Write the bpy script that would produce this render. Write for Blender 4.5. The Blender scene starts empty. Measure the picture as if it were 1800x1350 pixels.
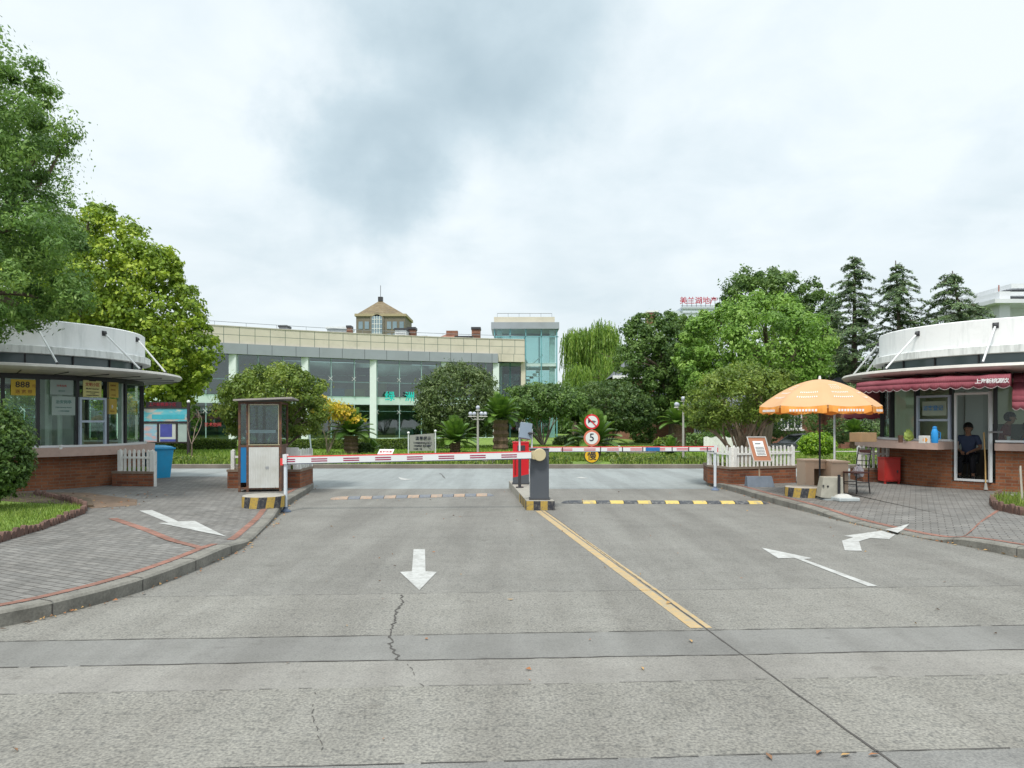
import bpy, bmesh, math, random
import numpy as np
from mathutils import Vector, Matrix
R_ = math.radians
S = bpy.context.scene
C = S.collection
# ------------------------------------------------------------------ camera, sky, sun, exposure
F, HZ, EYE = 1300.0, 742.0, 1.65
cd = bpy.data.cameras.new('camera'); cam = bpy.data.objects.new('camera', cd); C.objects.link(cam)
cam.location = (0, 0, EYE); cam.rotation_euler = (R_(90), 0, 0)
cd.sensor_width = 36; cd.lens = 26.0; cd.shift_y = (HZ - 675) / 1800; cd.clip_end = 2000; cd.clip_start = .1
S.camera = cam
SUN_EL, SUN_AZ = 58, 200
W = bpy.data.worlds.new('World'); S.world = W; W.use_nodes = True
nt = W.node_tree; N = nt.nodes; N.clear(); L = nt.links
def nd(t, **k):
    n = N.new(t)
    for a, b in k.items(): setattr(n, a, b)
    return n
def vm(op, a, b=None):
    n = nd('ShaderNodeVectorMath', operation=op)
    for i, v in enumerate((a, b)):
        if v is None: continue
        if hasattr(v, 'links'): L.new(v, n.inputs[i])
        else: n.inputs[i].default_value = v
    return n
def ma(op, a, b=None, c=None):
    n = nd('ShaderNodeMath', operation=op)
    for i, v in enumerate((a, b, c)):
        if v is None: continue
        if hasattr(v, 'links'): L.new(v, n.inputs[i])
        else: n.inputs[i].default_value = v
    return n.outputs[0]
tc = nd('ShaderNodeTexCoord'); sp = nd('ShaderNodeSeparateXYZ'); L.new(tc.outputs['Generated'], sp.inputs[0])
zz = ma('MAXIMUM', sp.outputs[2], 0.0)
inv = ma('DIVIDE', 1.0, ma('ADD', zz, .22))
pl = nd('ShaderNodeCombineXYZ'); L.new(ma('MULTIPLY', sp.outputs[0], inv), pl.inputs[0]); L.new(ma('MULTIPLY', sp.outputs[1], inv), pl.inputs[1])
def noise(vec, sc, det, rough=.5, dist=0):
    n = nd('ShaderNodeTexNoise'); L.new(vec, n.inputs['Vector'])
    n.inputs['Scale'].default_value = sc; n.inputs['Detail'].default_value = det
    n.inputs['Roughness'].default_value = rough; n.inputs['Distortion'].default_value = dist
    return n
n1 = noise(pl.outputs[0], 1.1, 5, .5, .3); n2 = noise(pl.outputs[0], 3.2, 6, .55, .3); n3 = noise(tc.outputs['Generated'], 4.5, 6, .55)
wob = vm('SCALE', vm('SUBTRACT', n3.outputs['Color'], (.5, .5, .5)).outputs[0]); wob.inputs['Scale'].default_value = .34
dirw = vm('ADD', tc.outputs['Generated'], wob.outputs[0]).outputs[0]
def blob(px, py, r, amt):
    d = Vector(((px - 900) / F, 1, (HZ - py) / F)).normalized()
    dist = vm('DISTANCE', dirw, tuple(d)).outputs['Value']
    m = nd('ShaderNodeMapRange', interpolation_type='SMOOTHSTEP'); L.new(dist, m.inputs[0])
    m.inputs[1].default_value = r; m.inputs[2].default_value = r * .1; m.inputs[3].default_value = 0; m.inputs[4].default_value = amt
    return m.outputs[0]
dark = None
for b in ((850, 70, .25, .5), (740, 120, .17, .28), (1000, 110, .13, .18), (640, 330, .16, .42), (560, 250, .10, .25), (700, 400, .10, .3), (165, 270, .08, .55), (1240, 350, .16, .22), (340, 300, .05, .2), (1790, 330, .1, .2), (1050, 450, .16, .2), (480, 380, .1, .15)):
    o = blob(*b); dark = o if dark is None else ma('ADD', dark, o)
soft = ma('MULTIPLY', ma('SUBTRACT', n1.outputs[0], .42), .55)
soft2 = ma('MULTIPLY', ma('SUBTRACT', n2.outputs[0], .47), .62)
fac = ma('MINIMUM', ma('MAXIMUM', ma('ADD', ma('ADD', dark, soft), soft2), 0.0), 1.0)
rp = nd('ShaderNodeValToRGB'); L.new(fac, rp.inputs[0])
rp.color_ramp.elements[0].color = (.78, .85, .885, 1); rp.color_ramp.elements[1].color = (.37, .48, .545, 1)
e = rp.color_ramp.elements.new(.5); e.color = (.54, .65, .71, 1)
hz = nd('ShaderNodeMapRange'); L.new(zz, hz.inputs[0]); hz.inputs[1].default_value = 0; hz.inputs[2].default_value = .3; hz.inputs[3].default_value = .55; hz.inputs[4].default_value = 0
mx = nd('ShaderNodeMixRGB'); L.new(hz.outputs[0], mx.inputs[0]); L.new(rp.outputs[0], mx.inputs[1]); mx.inputs[2].default_value = (.67, .725, .74, 1)
bg = nd('ShaderNodeBackground'); L.new(mx.outputs[0], bg.inputs[0])
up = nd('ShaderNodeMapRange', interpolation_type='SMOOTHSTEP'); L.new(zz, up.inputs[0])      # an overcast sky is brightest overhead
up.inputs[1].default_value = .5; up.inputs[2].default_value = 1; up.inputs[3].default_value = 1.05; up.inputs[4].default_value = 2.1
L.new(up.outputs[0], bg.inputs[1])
sky = nd('ShaderNodeTexSky', sky_type='NISHITA'); sky.sun_disc = False; sky.sun_elevation = R_(SUN_EL); sky.sun_rotation = R_(SUN_AZ)
bs = nd('ShaderNodeBackground'); L.new(sky.outputs[0], bs.inputs[0]); bs.inputs[1].default_value = .08
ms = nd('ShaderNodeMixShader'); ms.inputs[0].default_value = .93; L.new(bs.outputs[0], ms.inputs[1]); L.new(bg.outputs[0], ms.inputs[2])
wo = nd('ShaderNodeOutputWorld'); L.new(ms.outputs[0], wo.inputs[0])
sl = bpy.data.lights.new('sun', 'SUN'); sl.energy = 2.7; sl.angle = R_(12); sl.color = (1, .95, .87)
so = bpy.data.objects.new('sun', sl); C.objects.link(so)
sd = Vector((math.sin(R_(SUN_AZ)) * math.cos(R_(SUN_EL)), math.cos(R_(SUN_AZ)) * math.cos(R_(SUN_EL)), math.sin(R_(SUN_EL))))
so.rotation_euler = sd.to_track_quat('Z', 'Y').to_euler(); so.location = (0, -20, 40)
S.view_settings.view_transform = 'Standard'; S.view_settings.look = 'None'; S.view_settings.exposure = 0.24; S.view_settings.gamma = 1
S.cycles.max_bounces = 8; S.cycles.transparent_max_bounces = 16
# ------------------------------------------------------------------ helpers
def gp(px, py, z=0.0):                      # a point of the ground seen in the photograph
    D = F * (EYE - z) / (py - HZ); return Vector(((px - 900) / F * D, D, z))
def pp(px, py, D): return Vector(((px - 900) / F * D, D, EYE - (py - HZ) / F * D))
def wloc(o):
    v = Vector((0, 0, 0))
    while o is not None: v = v + o.location; o = o.parent
    return v
def tag(o, label=None, cat=None, group=None, kind=None):
    if label: o['label'] = label
    if cat: o['category'] = cat
    if group: o['group'] = group
    if kind: o['kind'] = kind
    return o
def thing(name, loc, label, cat, group=None, rz=0):
    o = bpy.data.objects.new(name, None); C.objects.link(o); o.location = loc; o.rotation_euler = (0, 0, rz); o.empty_display_size = .2
    return tag(o, label, cat, group)
def copy_tree(o, parent=None):
    c = o.copy(); C.objects.link(c); c.parent = parent
    for ch in list(o.children): copy_tree(ch, c)
    return c
def finish(name, me, mat, parent, sm=False):
    o = bpy.data.objects.new(name, me); C.objects.link(o)
    if mat is not None:
        mat = getattr(mat, 'm', mat)
        for m in (mat if isinstance(mat, (list, tuple)) else [mat]): me.materials.append(m)
    if parent is not None: o.parent = parent
    if sm:
        me.polygons.foreach_set('use_smooth', [True] * len(me.polygons)); me.set_sharp_from_angle(angle=R_(40))
    return o
class MB:
    def __init__(s): s.v = []; s.f = []; s.m = []
    def add(s, vs, fs, mi=0):
        b = len(s.v); s.v += [Vector(v) for v in vs]; s.f += [tuple(b + i for i in f) for f in fs]; s.m += [mi] * len(fs); return s
    def box(s, c, d, rz=0, mi=0, tilt=None):
        M = Matrix.Rotation(rz, 3, 'Z')
        if tilt is not None: M = M @ tilt
        vs = [Vector(c) + M @ Vector((x * d[0] / 2, y * d[1] / 2, z * d[2] / 2)) for z in (-1, 1) for y in (-1, 1) for x in (-1, 1)]
        return s.add(vs, [(0, 2, 3, 1), (4, 5, 7, 6), (0, 1, 5, 4), (1, 3, 7, 5), (3, 2, 6, 7), (2, 0, 4, 6)], mi)
    def bx(s, x0, x1, y0, y1, z0, z1, mi=0): return s.box(((x0 + x1) / 2, (y0 + y1) / 2, (z0 + z1) / 2), (x1 - x0, y1 - y0, z1 - z0), 0, mi)
    def tube(s, pts, rs, n=8, mi=0, cap=True):
        pts = [Vector(p) for p in pts]
        if not isinstance(rs, (list, tuple)): rs = [rs] * len(pts)
        b = []; u = None
        for i, p in enumerate(pts):
            t = (pts[min(i + 1, len(pts) - 1)] - pts[max(i - 1, 0)]).normalized()
            if u is None: u = t.orthogonal().normalized()
            u = (u - t * u.dot(t)).normalized(); w = t.cross(u)
            b.append([p + (u * math.cos(a) + w * math.sin(a)) * rs[i] for a in [2 * math.pi * k / n for k in range(n)]])
        vs = [q for r in b for q in r]; fs = []
        for i in range(len(pts) - 1):
            for k in range(n):
                k2 = (k + 1) % n; fs.append((i * n + k, i * n + k2, (i + 1) * n + k2, (i + 1) * n + k))
        if cap: fs += [tuple(range(n))[::-1], tuple((len(pts) - 1) * n + k for k in range(n))]
        return s.add(vs, fs, mi)
    def prism(s, poly, z0, z1, mi=0):
        n = len(poly); vs = [(p[0], p[1], z0) for p in poly] + [(p[0], p[1], z1) for p in poly]
        ar = sum(poly[i][0] * poly[(i + 1) % n][1] - poly[(i + 1) % n][0] * poly[i][1] for i in range(n))
        fs = [(i, (i + 1) % n, n + (i + 1) % n, n + i) for i in range(n)] + [tuple(range(n))[::-1], tuple(range(n, 2 * n))]
        if ar < 0: fs = [f[::-1] for f in fs]
        return s.add(vs, fs, mi)
    def lathe(s, prof, c=(0, 0, 0), n=32, a0=0, a1=2 * math.pi, mi=0, closed=False):
        full = abs(a1 - a0 - 2 * math.pi) < 1e-6; k = n if full else n + 1
        vs = [(c[0] + r * math.cos(a0 + (a1 - a0) * i / n), c[1] + r * math.sin(a0 + (a1 - a0) * i / n), c[2] + z) for i in range(k) for r, z in prof]
        m = len(prof); fs = []
        for i in range(n):
            j = (i + 1) % k
            for q in range(m if closed else m - 1):
                q2 = (q + 1) % m; fs.append((i * m + q, j * m + q, j * m + q2, i * m + q2))
        if closed and not full: fs += [tuple(range(m)), tuple((k - 1) * m + q for q in range(m))[::-1]]
        return s.add(vs, fs, mi)
    def ring(s, c, r0, r1, z0, z1, a0=0, a1=2 * math.pi, n=48, mi=0):
        return s.lathe([(r0, z0), (r1, z0), (r1, z1), (r0, z1)], c, n, a0, a1, mi, True)
    def ball(s, c, r, n=12, m=8, mi=0, sc=(1, 1, 1)):
        vs = []; fs = []
        for i in range(m + 1):
            t = math.pi * i / m
            for k in range(n):
                a = 2 * math.pi * k / n; vs.append((c[0] + r * sc[0] * math.sin(t) * math.cos(a), c[1] + r * sc[1] * math.sin(t) * math.sin(a), c[2] + r * sc[2] * math.cos(t)))
        for i in range(m):
            for k in range(n): k2 = (k + 1) % n; fs.append((i * n + k, (i + 1) * n + k, (i + 1) * n + k2, i * n + k2))
        return s.add(vs, fs, mi)
    def disc(s, c, nrm, r, t, n=28, mi=0):
        nrm = Vector(nrm).normalized(); return s.tube([Vector(c) - nrm * t / 2, Vector(c) + nrm * t / 2], r, n, mi)
    def build(s, name, mat, parent=None, world=True, sm=False, bevel=0, weld=False):
        off = wloc(parent) if (world and parent is not None) else Vector((0, 0, 0))
        me = bpy.data.meshes.new(name); me.from_pydata([v - off for v in s.v], [], s.f)
        me.polygons.foreach_set('material_index', s.m); me.update()
        if weld: bm = bmesh.new(); bm.from_mesh(me); bmesh.ops.remove_doubles(bm, verts=bm.verts, dist=1e-4); bm.to_mesh(me); bm.free()
        o = finish(name, me, mat, parent, sm)
        if bevel:
            b = o.modifiers.new('b', 'BEVEL'); b.width = bevel; b.segments = 2; b.limit_method = 'ANGLE'
        return o
def npmesh(name, v, k, mat, parent=None, rnd=None, off=None):
    # v: (n*k,3) array of n faces with k own vertices each
    v = np.asarray(v, dtype=np.float32).reshape(-1, 3)
    if parent is not None: v = v - np.array(wloc(parent), dtype=np.float32)
    n = len(v) // k; me = bpy.data.meshes.new(name)
    me.vertices.add(len(v)); me.vertices.foreach_set('co', v.ravel())
    me.loops.add(n * k); me.loops.foreach_set('vertex_index', np.arange(n * k, dtype=np.int32))
    me.polygons.add(n); me.polygons.foreach_set('loop_start', np.arange(0, n * k, k, dtype=np.int32))
    me.update(calc_edges=True)
    if rnd is not None:
        a = me.attributes.new('rnd', 'FLOAT', 'FACE'); a.data.foreach_set('value', np.asarray(rnd, dtype=np.float32))
    return finish(name, me, mat, parent)
# ------------------------------------------------------------------ materials
class Mt:
    def __init__(s, name):
        s.m = bpy.data.materials.new(name); s.m.use_nodes = True; s.t = s.m.node_tree; s.n = s.t.nodes; s.l = s.t.links
        s.b = s.n['Principled BSDF']; s.tc = s.n.new('ShaderNodeTexCoord'); s.co = s.tc.outputs['Object']
    def new(s, t, **k):
        n = s.n.new(t)
        for a, b in k.items(): setattr(n, a, b)
        return n
    def noise(s, sc, det=4, rough=.55, vec=None):
        n = s.new('ShaderNodeTexNoise'); s.l.new(vec or s.co, n.inputs['Vector']); n.inputs['Scale'].default_value = sc; n.inputs['Detail'].default_value = det; n.inputs['Roughness'].default_value = rough
        return n.outputs[0]
    def ramp(s, f, stops):
        r = s.new('ShaderNodeValToRGB'); s.l.new(f, r.inputs[0]); el = r.color_ramp.elements
        while len(el) < len(stops): el.new(.5)
        for e, (p, c) in zip(el, stops): e.position = p; e.color = (*c, 1) if len(c) == 3 else c
        return r.outputs[0]
    def mix(s, f, a, b, mode='MIX'):
        n = s.new('ShaderNodeMixRGB', blend_type=mode)
        for i, v in enumerate((f, a, b)):
            if hasattr(v, 'links'): s.l.new(v, n.inputs[i])
            elif i == 0: n.inputs[0].default_value = v
            else: n.inputs[i].default_value = (*v, 1)
        return n.outputs[0]
    def bump(s, h, st=.3, d=.01):
        n = s.new('ShaderNodeBump'); s.l.new(h, n.inputs['Height']); n.inputs['Strength'].default_value = st; n.inputs['Distance'].default_value = d; s.l.new(n.outputs[0], s.b.inputs['Normal'])
    def col(s, c):
        if hasattr(c, 'links'): s.l.new(c, s.b.inputs['Base Color'])
        else: s.b.inputs['Base Color'].default_value = (*c, 1)
    def set(s, **k):
        for a, b in k.items(): s.b.inputs[a.replace('_', ' ')].default_value = b
        return s
def sc3(c, k): return tuple(min(1, x * k) for x in c)
_pm = {}
def paint(c, rough=.5, var=.18, scale=3.0, metal=0.0, dirt=0.0, spec=.4):
    key = (c, rough, var, scale, metal, dirt)
    if key in _pm: return _pm[key]
    m = Mt('paint'); f = m.noise(scale, 6, .6); col = m.ramp(f, [(.25, sc3(c, 1 - var)), (.75, sc3(c, 1 + var * .6))])
    if dirt:
        g = m.noise(1.3 * scale, 8, .7); d = m.ramp(g, [(.5, (0, 0, 0)), (.75, (dirt,) * 3)]); col = m.mix(d, col, (.16, .14, .11))
    m.col(col); m.set(Roughness=rough, Metallic=metal); m.b.inputs['Specular IOR Level'].default_value = spec
    m.bump(m.noise(scale * 14, 3), .12, .004); _pm[key] = m.m; return m.m
def leafmat(name, dk, md, lt, rough=.45, tr=.35):
    m = Mt(name); a = m.new('ShaderNodeAttribute', attribute_name='rnd')
    col = m.ramp(a.outputs['Fac'], [(.08, dk), (.5, md), (.95, lt)]); m.col(col); m.set(Roughness=rough); m.b.inputs['Specular IOR Level'].default_value = .35
    t = m.new('ShaderNodeBsdfTranslucent'); m.l.new(m.mix(1.0, col, (1.0, 1.0, .55), 'MULTIPLY'), t.inputs[0])
    x = m.new('ShaderNodeMixShader'); x.inputs[0].default_value = tr; m.l.new(m.b.outputs[0], x.inputs[1]); m.l.new(t.outputs[0], x.inputs[2])
    m.l.new(x.outputs[0], m.n['Material Output'].inputs[0]); return m.m
def glassmat(name, tint=(.72, .86, .84), refl=.1, rough=.01, ior=1.45):
    m = Mt(name); m.n.remove(m.b); t = m.new('ShaderNodeBsdfTransparent'); t.inputs[0].default_value = (*tint, 1)
    g = m.new('ShaderNodeBsdfGlossy'); g.inputs['Roughness'].default_value = rough; g.inputs[0].default_value = (.9, .95, .95, 1)
    fr = m.new('ShaderNodeFresnel'); fr.inputs[0].default_value = ior; ad = m.new('ShaderNodeMath', operation='ADD'); m.l.new(fr.outputs[0], ad.inputs[0]); ad.inputs[1].default_value = refl; ge = m.new('ShaderNodeNewGeometry'); bf = m.new('ShaderNodeMath', operation='SUBTRACT'); bf.inputs[0].default_value = 1; m.l.new(ge.outputs['Backfacing'], bf.inputs[1]); mu_ = m.new('ShaderNodeMath', operation='MULTIPLY'); m.l.new(ad.outputs[0], mu_.inputs[0]); m.l.new(bf.outputs[0], mu_.inputs[1]); ad = mu_
    x = m.new('ShaderNodeMixShader'); m.l.new(ad.outputs[0], x.inputs[0]); m.l.new(t.outputs[0], x.inputs[1]); m.l.new(g.outputs[0], x.inputs[2])
    m.l.new(x.outputs[0], m.n['Material Output'].inputs[0]); return m.m
def roadmat(name, c, speck=.5, big=.15, bumpst=.5, fine=70):
    m = Mt(name); f1 = m.noise(.55, 6, .6); f2 = m.noise(fine, 3, .6); f3 = m.noise(3.2, 7, .65); f4 = m.noise(fine * .35, 2, .5)
    mp = m.new('ShaderNodeMapping'); m.l.new(m.co, mp.inputs[0]); mp.inputs['Scale'].default_value = (.6, 7, 1); f5 = m.noise(.8, 5, .6, mp.outputs[0])
    col = m.ramp(f1, [(.3, sc3(c, 1 - big)), (.7, sc3(c, 1 + big))])
    col = m.mix(1.0, col, m.ramp(f3, [(.3, (.86, .86, .85)), (.7, (1, 1, 1))]), 'MULTIPLY')
    col = m.mix(1.0, col, m.ramp(f5, [(.35, (.96, .96, .96)), (.65, (1, 1, 1))]), 'MULTIPLY')
    col = m.mix(speck, col, m.ramp(f2, [(.34, (.3, .3, .3)), (.5, (.95, .95, .93)), (.66, (1.5, 1.48, 1.4))]), 'MULTIPLY')
    col = m.mix(speck * .8, col, m.ramp(f4, [(.36, (.5, .52, .55)), (.46, (1, 1, 1))]), 'MULTIPLY')
    mq = m.new('ShaderNodeMapping'); m.l.new(m.co, mq.inputs[0]); mq.inputs['Scale'].default_value = (1.5, .12, 1); col = m.mix(1.0, col, m.ramp(m.noise(1.0, 5, .6, mq.outputs[0]), [(.38, (.84, .83, .82)), (.6, (1.03, 1.03, 1.02))]), 'MULTIPLY')
    col = m.mix(1.0, col, m.ramp(m.noise(1.7, 8, .75), [(.30, (.72, .71, .7)), (.40, (1, 1, 1))]), 'MULTIPLY')
    v = m.new('ShaderNodeTexVoronoi'); m.l.new(m.co, v.inputs['Vector']); v.inputs['Scale'].default_value = 1.1
    st = m.ramp(v.outputs['Distance'], [(.015, (.6, .6, .6)), (.04, (1, 1, 1))]); col = m.mix(.8, col, st, 'MULTIPLY')
    m.col(col); m.set(Roughness=.85); m.b.inputs['Specular IOR Level'].default_value = .25; m.bump(f2, bumpst, .006); return m.m
def brickmat(name, c1, c2, mortar, sx=.24, sy=.075, ms=.012, cyl=None, top=False, rot=0, gain=.35, var=.7):
    m = Mt(name); vec = m.co
    if cyl is not None:      # bricks laid round a drum of this radius
        s = m.new('ShaderNodeSeparateXYZ'); m.l.new(vec, s.inputs[0]); a = m.new('ShaderNodeMath', operation='ARCTAN2'); m.l.new(s.outputs[1], a.inputs[0]); m.l.new(s.outputs[0], a.inputs[1])
        k = m.new('ShaderNodeMath', operation='MULTIPLY'); m.l.new(a.outputs[0], k.inputs[0]); k.inputs[1].default_value = cyl
        cb = m.new('ShaderNodeCombineXYZ'); m.l.new(k.outputs[0], cb.inputs[0]); m.l.new(s.outputs[2], cb.inputs[1]); vec = cb.outputs[0]
    elif not top:
        s = m.new('ShaderNodeSeparateXYZ'); m.l.new(vec, s.inputs[0]); k = m.new('ShaderNodeMath', operation='ADD'); m.l.new(s.outputs[0], k.inputs[0]); m.l.new(s.outputs[1], k.inputs[1])
        cb = m.new('ShaderNodeCombineXYZ'); m.l.new(k.outputs[0], cb.inputs[0]); m.l.new(s.outputs[2], cb.inputs[1]); vec = cb.outputs[0]
    elif rot:
        mp = m.new('ShaderNodeMapping'); m.l.new(vec, mp.inputs[0]); mp.inputs['Rotation'].default_value = (0, 0, rot); vec = mp.outputs[0]
    wn = m.new('ShaderNodeTexNoise'); m.l.new(vec, wn.inputs['Vector']); wn.inputs['Scale'].default_value = 2.5; wn.inputs['Detail'].default_value = 3
    wv = m.new('ShaderNodeVectorMath', operation='SCALE'); m.l.new(wn.outputs['Color'], wv.inputs[0]); wv.inputs['Scale'].default_value = .012
    wa = m.new('ShaderNodeVectorMath', operation='ADD'); m.l.new(vec, wa.inputs[0]); m.l.new(wv.outputs[0], wa.inputs[1]); vec = wa.outputs[0]
    b = m.new('ShaderNodeTexBrick'); m.l.new(vec, b.inputs['Vector']); b.inputs['Scale'].default_value = 1; b.inputs['Brick Width'].default_value = sx; b.inputs['Row Height'].default_value = sy
    b.inputs['Mortar Size'].default_value = ms; b.inputs['Mortar Smooth'].default_value = .3; b.inputs['Bias'].default_value = 0
    b.inputs['Color1'].default_value = (*c1, 1); b.inputs['Color2'].default_value = (*c2, 1); b.inputs['Mortar'].default_value = (*mortar, 1)
    col = m.mix(var, b.outputs['Color'], m.ramp(m.noise(1.6, 7, .65), [(.3, (.6, .58, .56)), (.7, (1.2, 1.2, 1.2))]), 'MULTIPLY')
    col = m.mix(.6, col, m.ramp(m.noise(30, 4), [(.3, (.75, .75, .75)), (.7, (1.15, 1.15, 1.15))]), 'MULTIPLY')
    m.col(col); m.set(Roughness=.88); m.b.inputs['Specular IOR Level'].default_value = .2
    iv = m.new('ShaderNodeMath', operation='SUBTRACT'); iv.inputs[0].default_value = 1; m.l.new(b.outputs['Fac'], iv.inputs[1]); m.bump(iv.outputs[0], gain, .008); return m.m
def wornmat(name, c, under, th=.5, sc=9, rough=.7, wear=.9):
    m = Mt(name); f = m.noise(sc, 8, .75); k = m.ramp(f, [(th - .07, (wear,) * 3), (th + .09, (0, 0, 0))]); g = m.ramp(m.noise(2.2, 4), [(.3, sc3(c, .85)), (.7, c)])
    m.col(m.mix(k, g, under)); m.set(Roughness=rough); m.bump(f, .15, .003); return m.m
white = paint((.74, .75, .74), .55, .1, 2.5, 0, .15)
wmetal = paint((.66, .68, .69), .4, .08, 2.0, .1, .1)
chrome = paint((.45, .46, .47), .35, .15, 2.0, .7, .1)
black = paint((.022, .022, .026), .45, .3)
dark = paint((.045, .045, .05), .5, .2)
slate = paint((.075, .085, .1), .42, .08, 1.2, 0, .12)
alum = paint((.42, .48, .58), .4, .1, 3, .2, .1)
glass = glassmat('glass_clear', (.80, .87, .84), .04)
glassB = glassmat('glass_building', (.60, .74, .72), .11, .02, 1.42); glassT = glassmat('glass_tower', (.74, .86, .85), .05, .02, 1.42)
brick = brickmat('brick_kiosk', (.29, .115, .055), (.20, .075, .04), (.20, .15, .11), .24, .072, .008, cyl=3.2)
brickp = brickmat('brick_planter', (.27, .10, .05), (.14, .055, .035), (.16, .12, .09), .24, .072, .008)
brickh = brickmat('brick_house', (.30, .12, .07), (.22, .09, .06), (.25, .19, .15), .24, .075, .01)
textwhite = paint((.8, .8, .8), .6, .05)
red = paint((.55, .012, .02), .35, .08, 2, 0, .1)
paper = paint((.72, .73, .72), .7, .06, 6)
def txt(parent, name, s, size, mat, loc, right=(1, 0, 0), up=(0, 0, 1), depth=.004, bold=.0, align='CENTER', world=True):
    cu = bpy.data.curves.new('t', 'FONT'); cu.body = s; cu.size = size; cu.align_x = align; cu.align_y = 'CENTER'; cu.extrude = depth / 2; cu.offset = bold * .25; cu.resolution_u = 2
    o = bpy.data.objects.new('t', cu); C.objects.link(o); dg = bpy.context.evaluated_depsgraph_get(); me = bpy.data.meshes.new_from_object(o.evaluated_get(dg)); bpy.data.objects.remove(o)
    r = Vector(right).normalized(); u = Vector(up).normalized(); n = r.cross(u); me.materials.clear()
    l = Vector(loc) - (wloc(parent) if (world and parent is not None) else Vector((0, 0, 0)))
    me.transform(Matrix.Translation(l) @ Matrix((r, u, n)).transposed().to_4x4()); me.name = name
    return finish(name, me, mat, parent)
# ------------------------------------------------------------------ ground, roads, kerbs, markings
SL = .056
def band(name, d0, d1, mat, x0=-30, x1=30, s0=SL, s1=SL, nseg=1):
    m = MB(); m.add([(x0, d0 + s0 * x0, 0), (x1, d0 + s0 * x1, 0), (x1, d1 + s1 * x1, 0), (x0, d1 + s1 * x0, 0)], [(0, 1, 2, 3)])
    return tag(m.build(name, mat), kind='structure')
gm = Mt('soil'); gm.col(gm.ramp(gm.noise(.3, 8), [(.3, (.05, .07, .03)), (.7, (.1, .12, .05))])); gm.set(Roughness=.95)
m = MB(); m.add([(-900, -60, -.9), (900, -60, -.9), (900, 1400, -.9), (-900, 1400, -.9)], [(0, 1, 2, 3)]); tag(m.build('ground', gm.m), kind='structure')
band('road', -12, 3.6, roadmat('concrete_smooth', (0.221, 0.219, 0.213), .35, .1, .3), s0=0)
band('road', 3.6, 4.65, roadmat('concrete_coarse', (0.243, 0.236, 0.218), .55, .12, .9, 55))
band('road', 4.65, 5.16, roadmat('concrete_light', (0.246, 0.238, 0.223), .3, .13, .3))
band('road', 5.16, 5.77, roadmat('concrete_grey', (0.209, 0.207, 0.199), .22, .1, .2))
band('road', 5.77, 7.17, roadmat('concrete_mid', (0.234, 0.228, 0.212), .5, .1, .8, 60))
band('road', 7.17, 18.3, roadmat('concrete_far', (0.215, 0.210, 0.197), .45, .1, .6, 55), s1=0)
asph = roadmat('asphalt_pale', (0.279, 0.302, 0.307), .2, .05, .2, 40)
m = MB(); m.add([(-90, 18.3, 0), (90, 18.3, 0), (90, 26.3, 0), (-90, 26.3, 0)], [(0, 1, 2, 3)]); tag(m.build('road', asph), kind='structure')
crk = paint((.075, .07, .065), .9, .2)
rng = random.Random(5)
def crack(pts, w, jit=.01, step=.06, name='road_crack', gaps=0.0):
    m = MB(); P = []
    for a, b in zip(pts, pts[1:]):
        a, b = Vector(a), Vector(b); n = max(1, int((b - a).length / step))
        for i in range(n): P.append(a.lerp(b, i / n))
    P.append(Vector(pts[-1])); pr = None; off = 0
    for i, p in enumerate(P):
        t = (P[min(i + 1, len(P) - 1)] - P[max(0, i - 1)]).normalized(); s = Vector((-t.y, t.x, 0)); off = off * .7 + rng.uniform(-jit, jit)
        ww = w * rng.uniform(.25, .9); q = (p + s * (off - ww / 2), p + s * (off + ww / 2))
        if pr is not None and rng.random() >= gaps: m.add([(v.x, v.y, .004) for v in (pr[0], pr[1], q[1], q[0])], [(0, 3, 2, 1)])
        pr = q
    return tag(m.build(name, crk), kind='structure')
for d, w, j, g in ((3.6, .012, .004, .15), (4.65, .008, .003, .45), (5.16, .02, .006, .03), (5.77, .016, .005, .05), (7.17, .009, .003, .15)):
    crack([(-9, d - 9 * SL, 0), (9, d + 9 * SL, 0)], w, j, .08, 'road_joint', g)
for d in (10.6, 12.9): crack([(-3.7, d, 0), (.4, d, 0)], .006, .002, .15, 'road_joint', .3)
crack([(1.83 + .2, 2.1, 0), (1.83, 3.66, 0), (1.545, 5.91, 0), (.62, 13.8, 0)], .018, .004, .1, 'road_joint')
crack([gp(*p) for p in ((704, 1046), (707, 1060), (700, 1078), (690, 1095), (688, 1110), (690, 1122), (682, 1132), (694, 1150), (697, 1160))], .022, .018, .025)
crack([gp(*p) for p in ((716, 1168), (735, 1190), (745, 1207))], .008, .01, .03, gaps=.3)
crack([gp(*p) for p in ((552, 1214), (550, 1235), (556, 1262), (554, 1290), (562, 1320))], .008, .012, .03, gaps=.35)
crack([gp(*p) for p in ((773, 832), (778, 836), (782, 841))], .05, .02, .1)
wpaint = wornmat('road_paint_white', (.47, .475, .46), (.27, .265, .25), .47, 8, .7, .75); ypaint = wornmat('road_paint_yellow', (.47, .32, .14), (.29, .26, .19), .49, 9, .7, .75)
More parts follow.
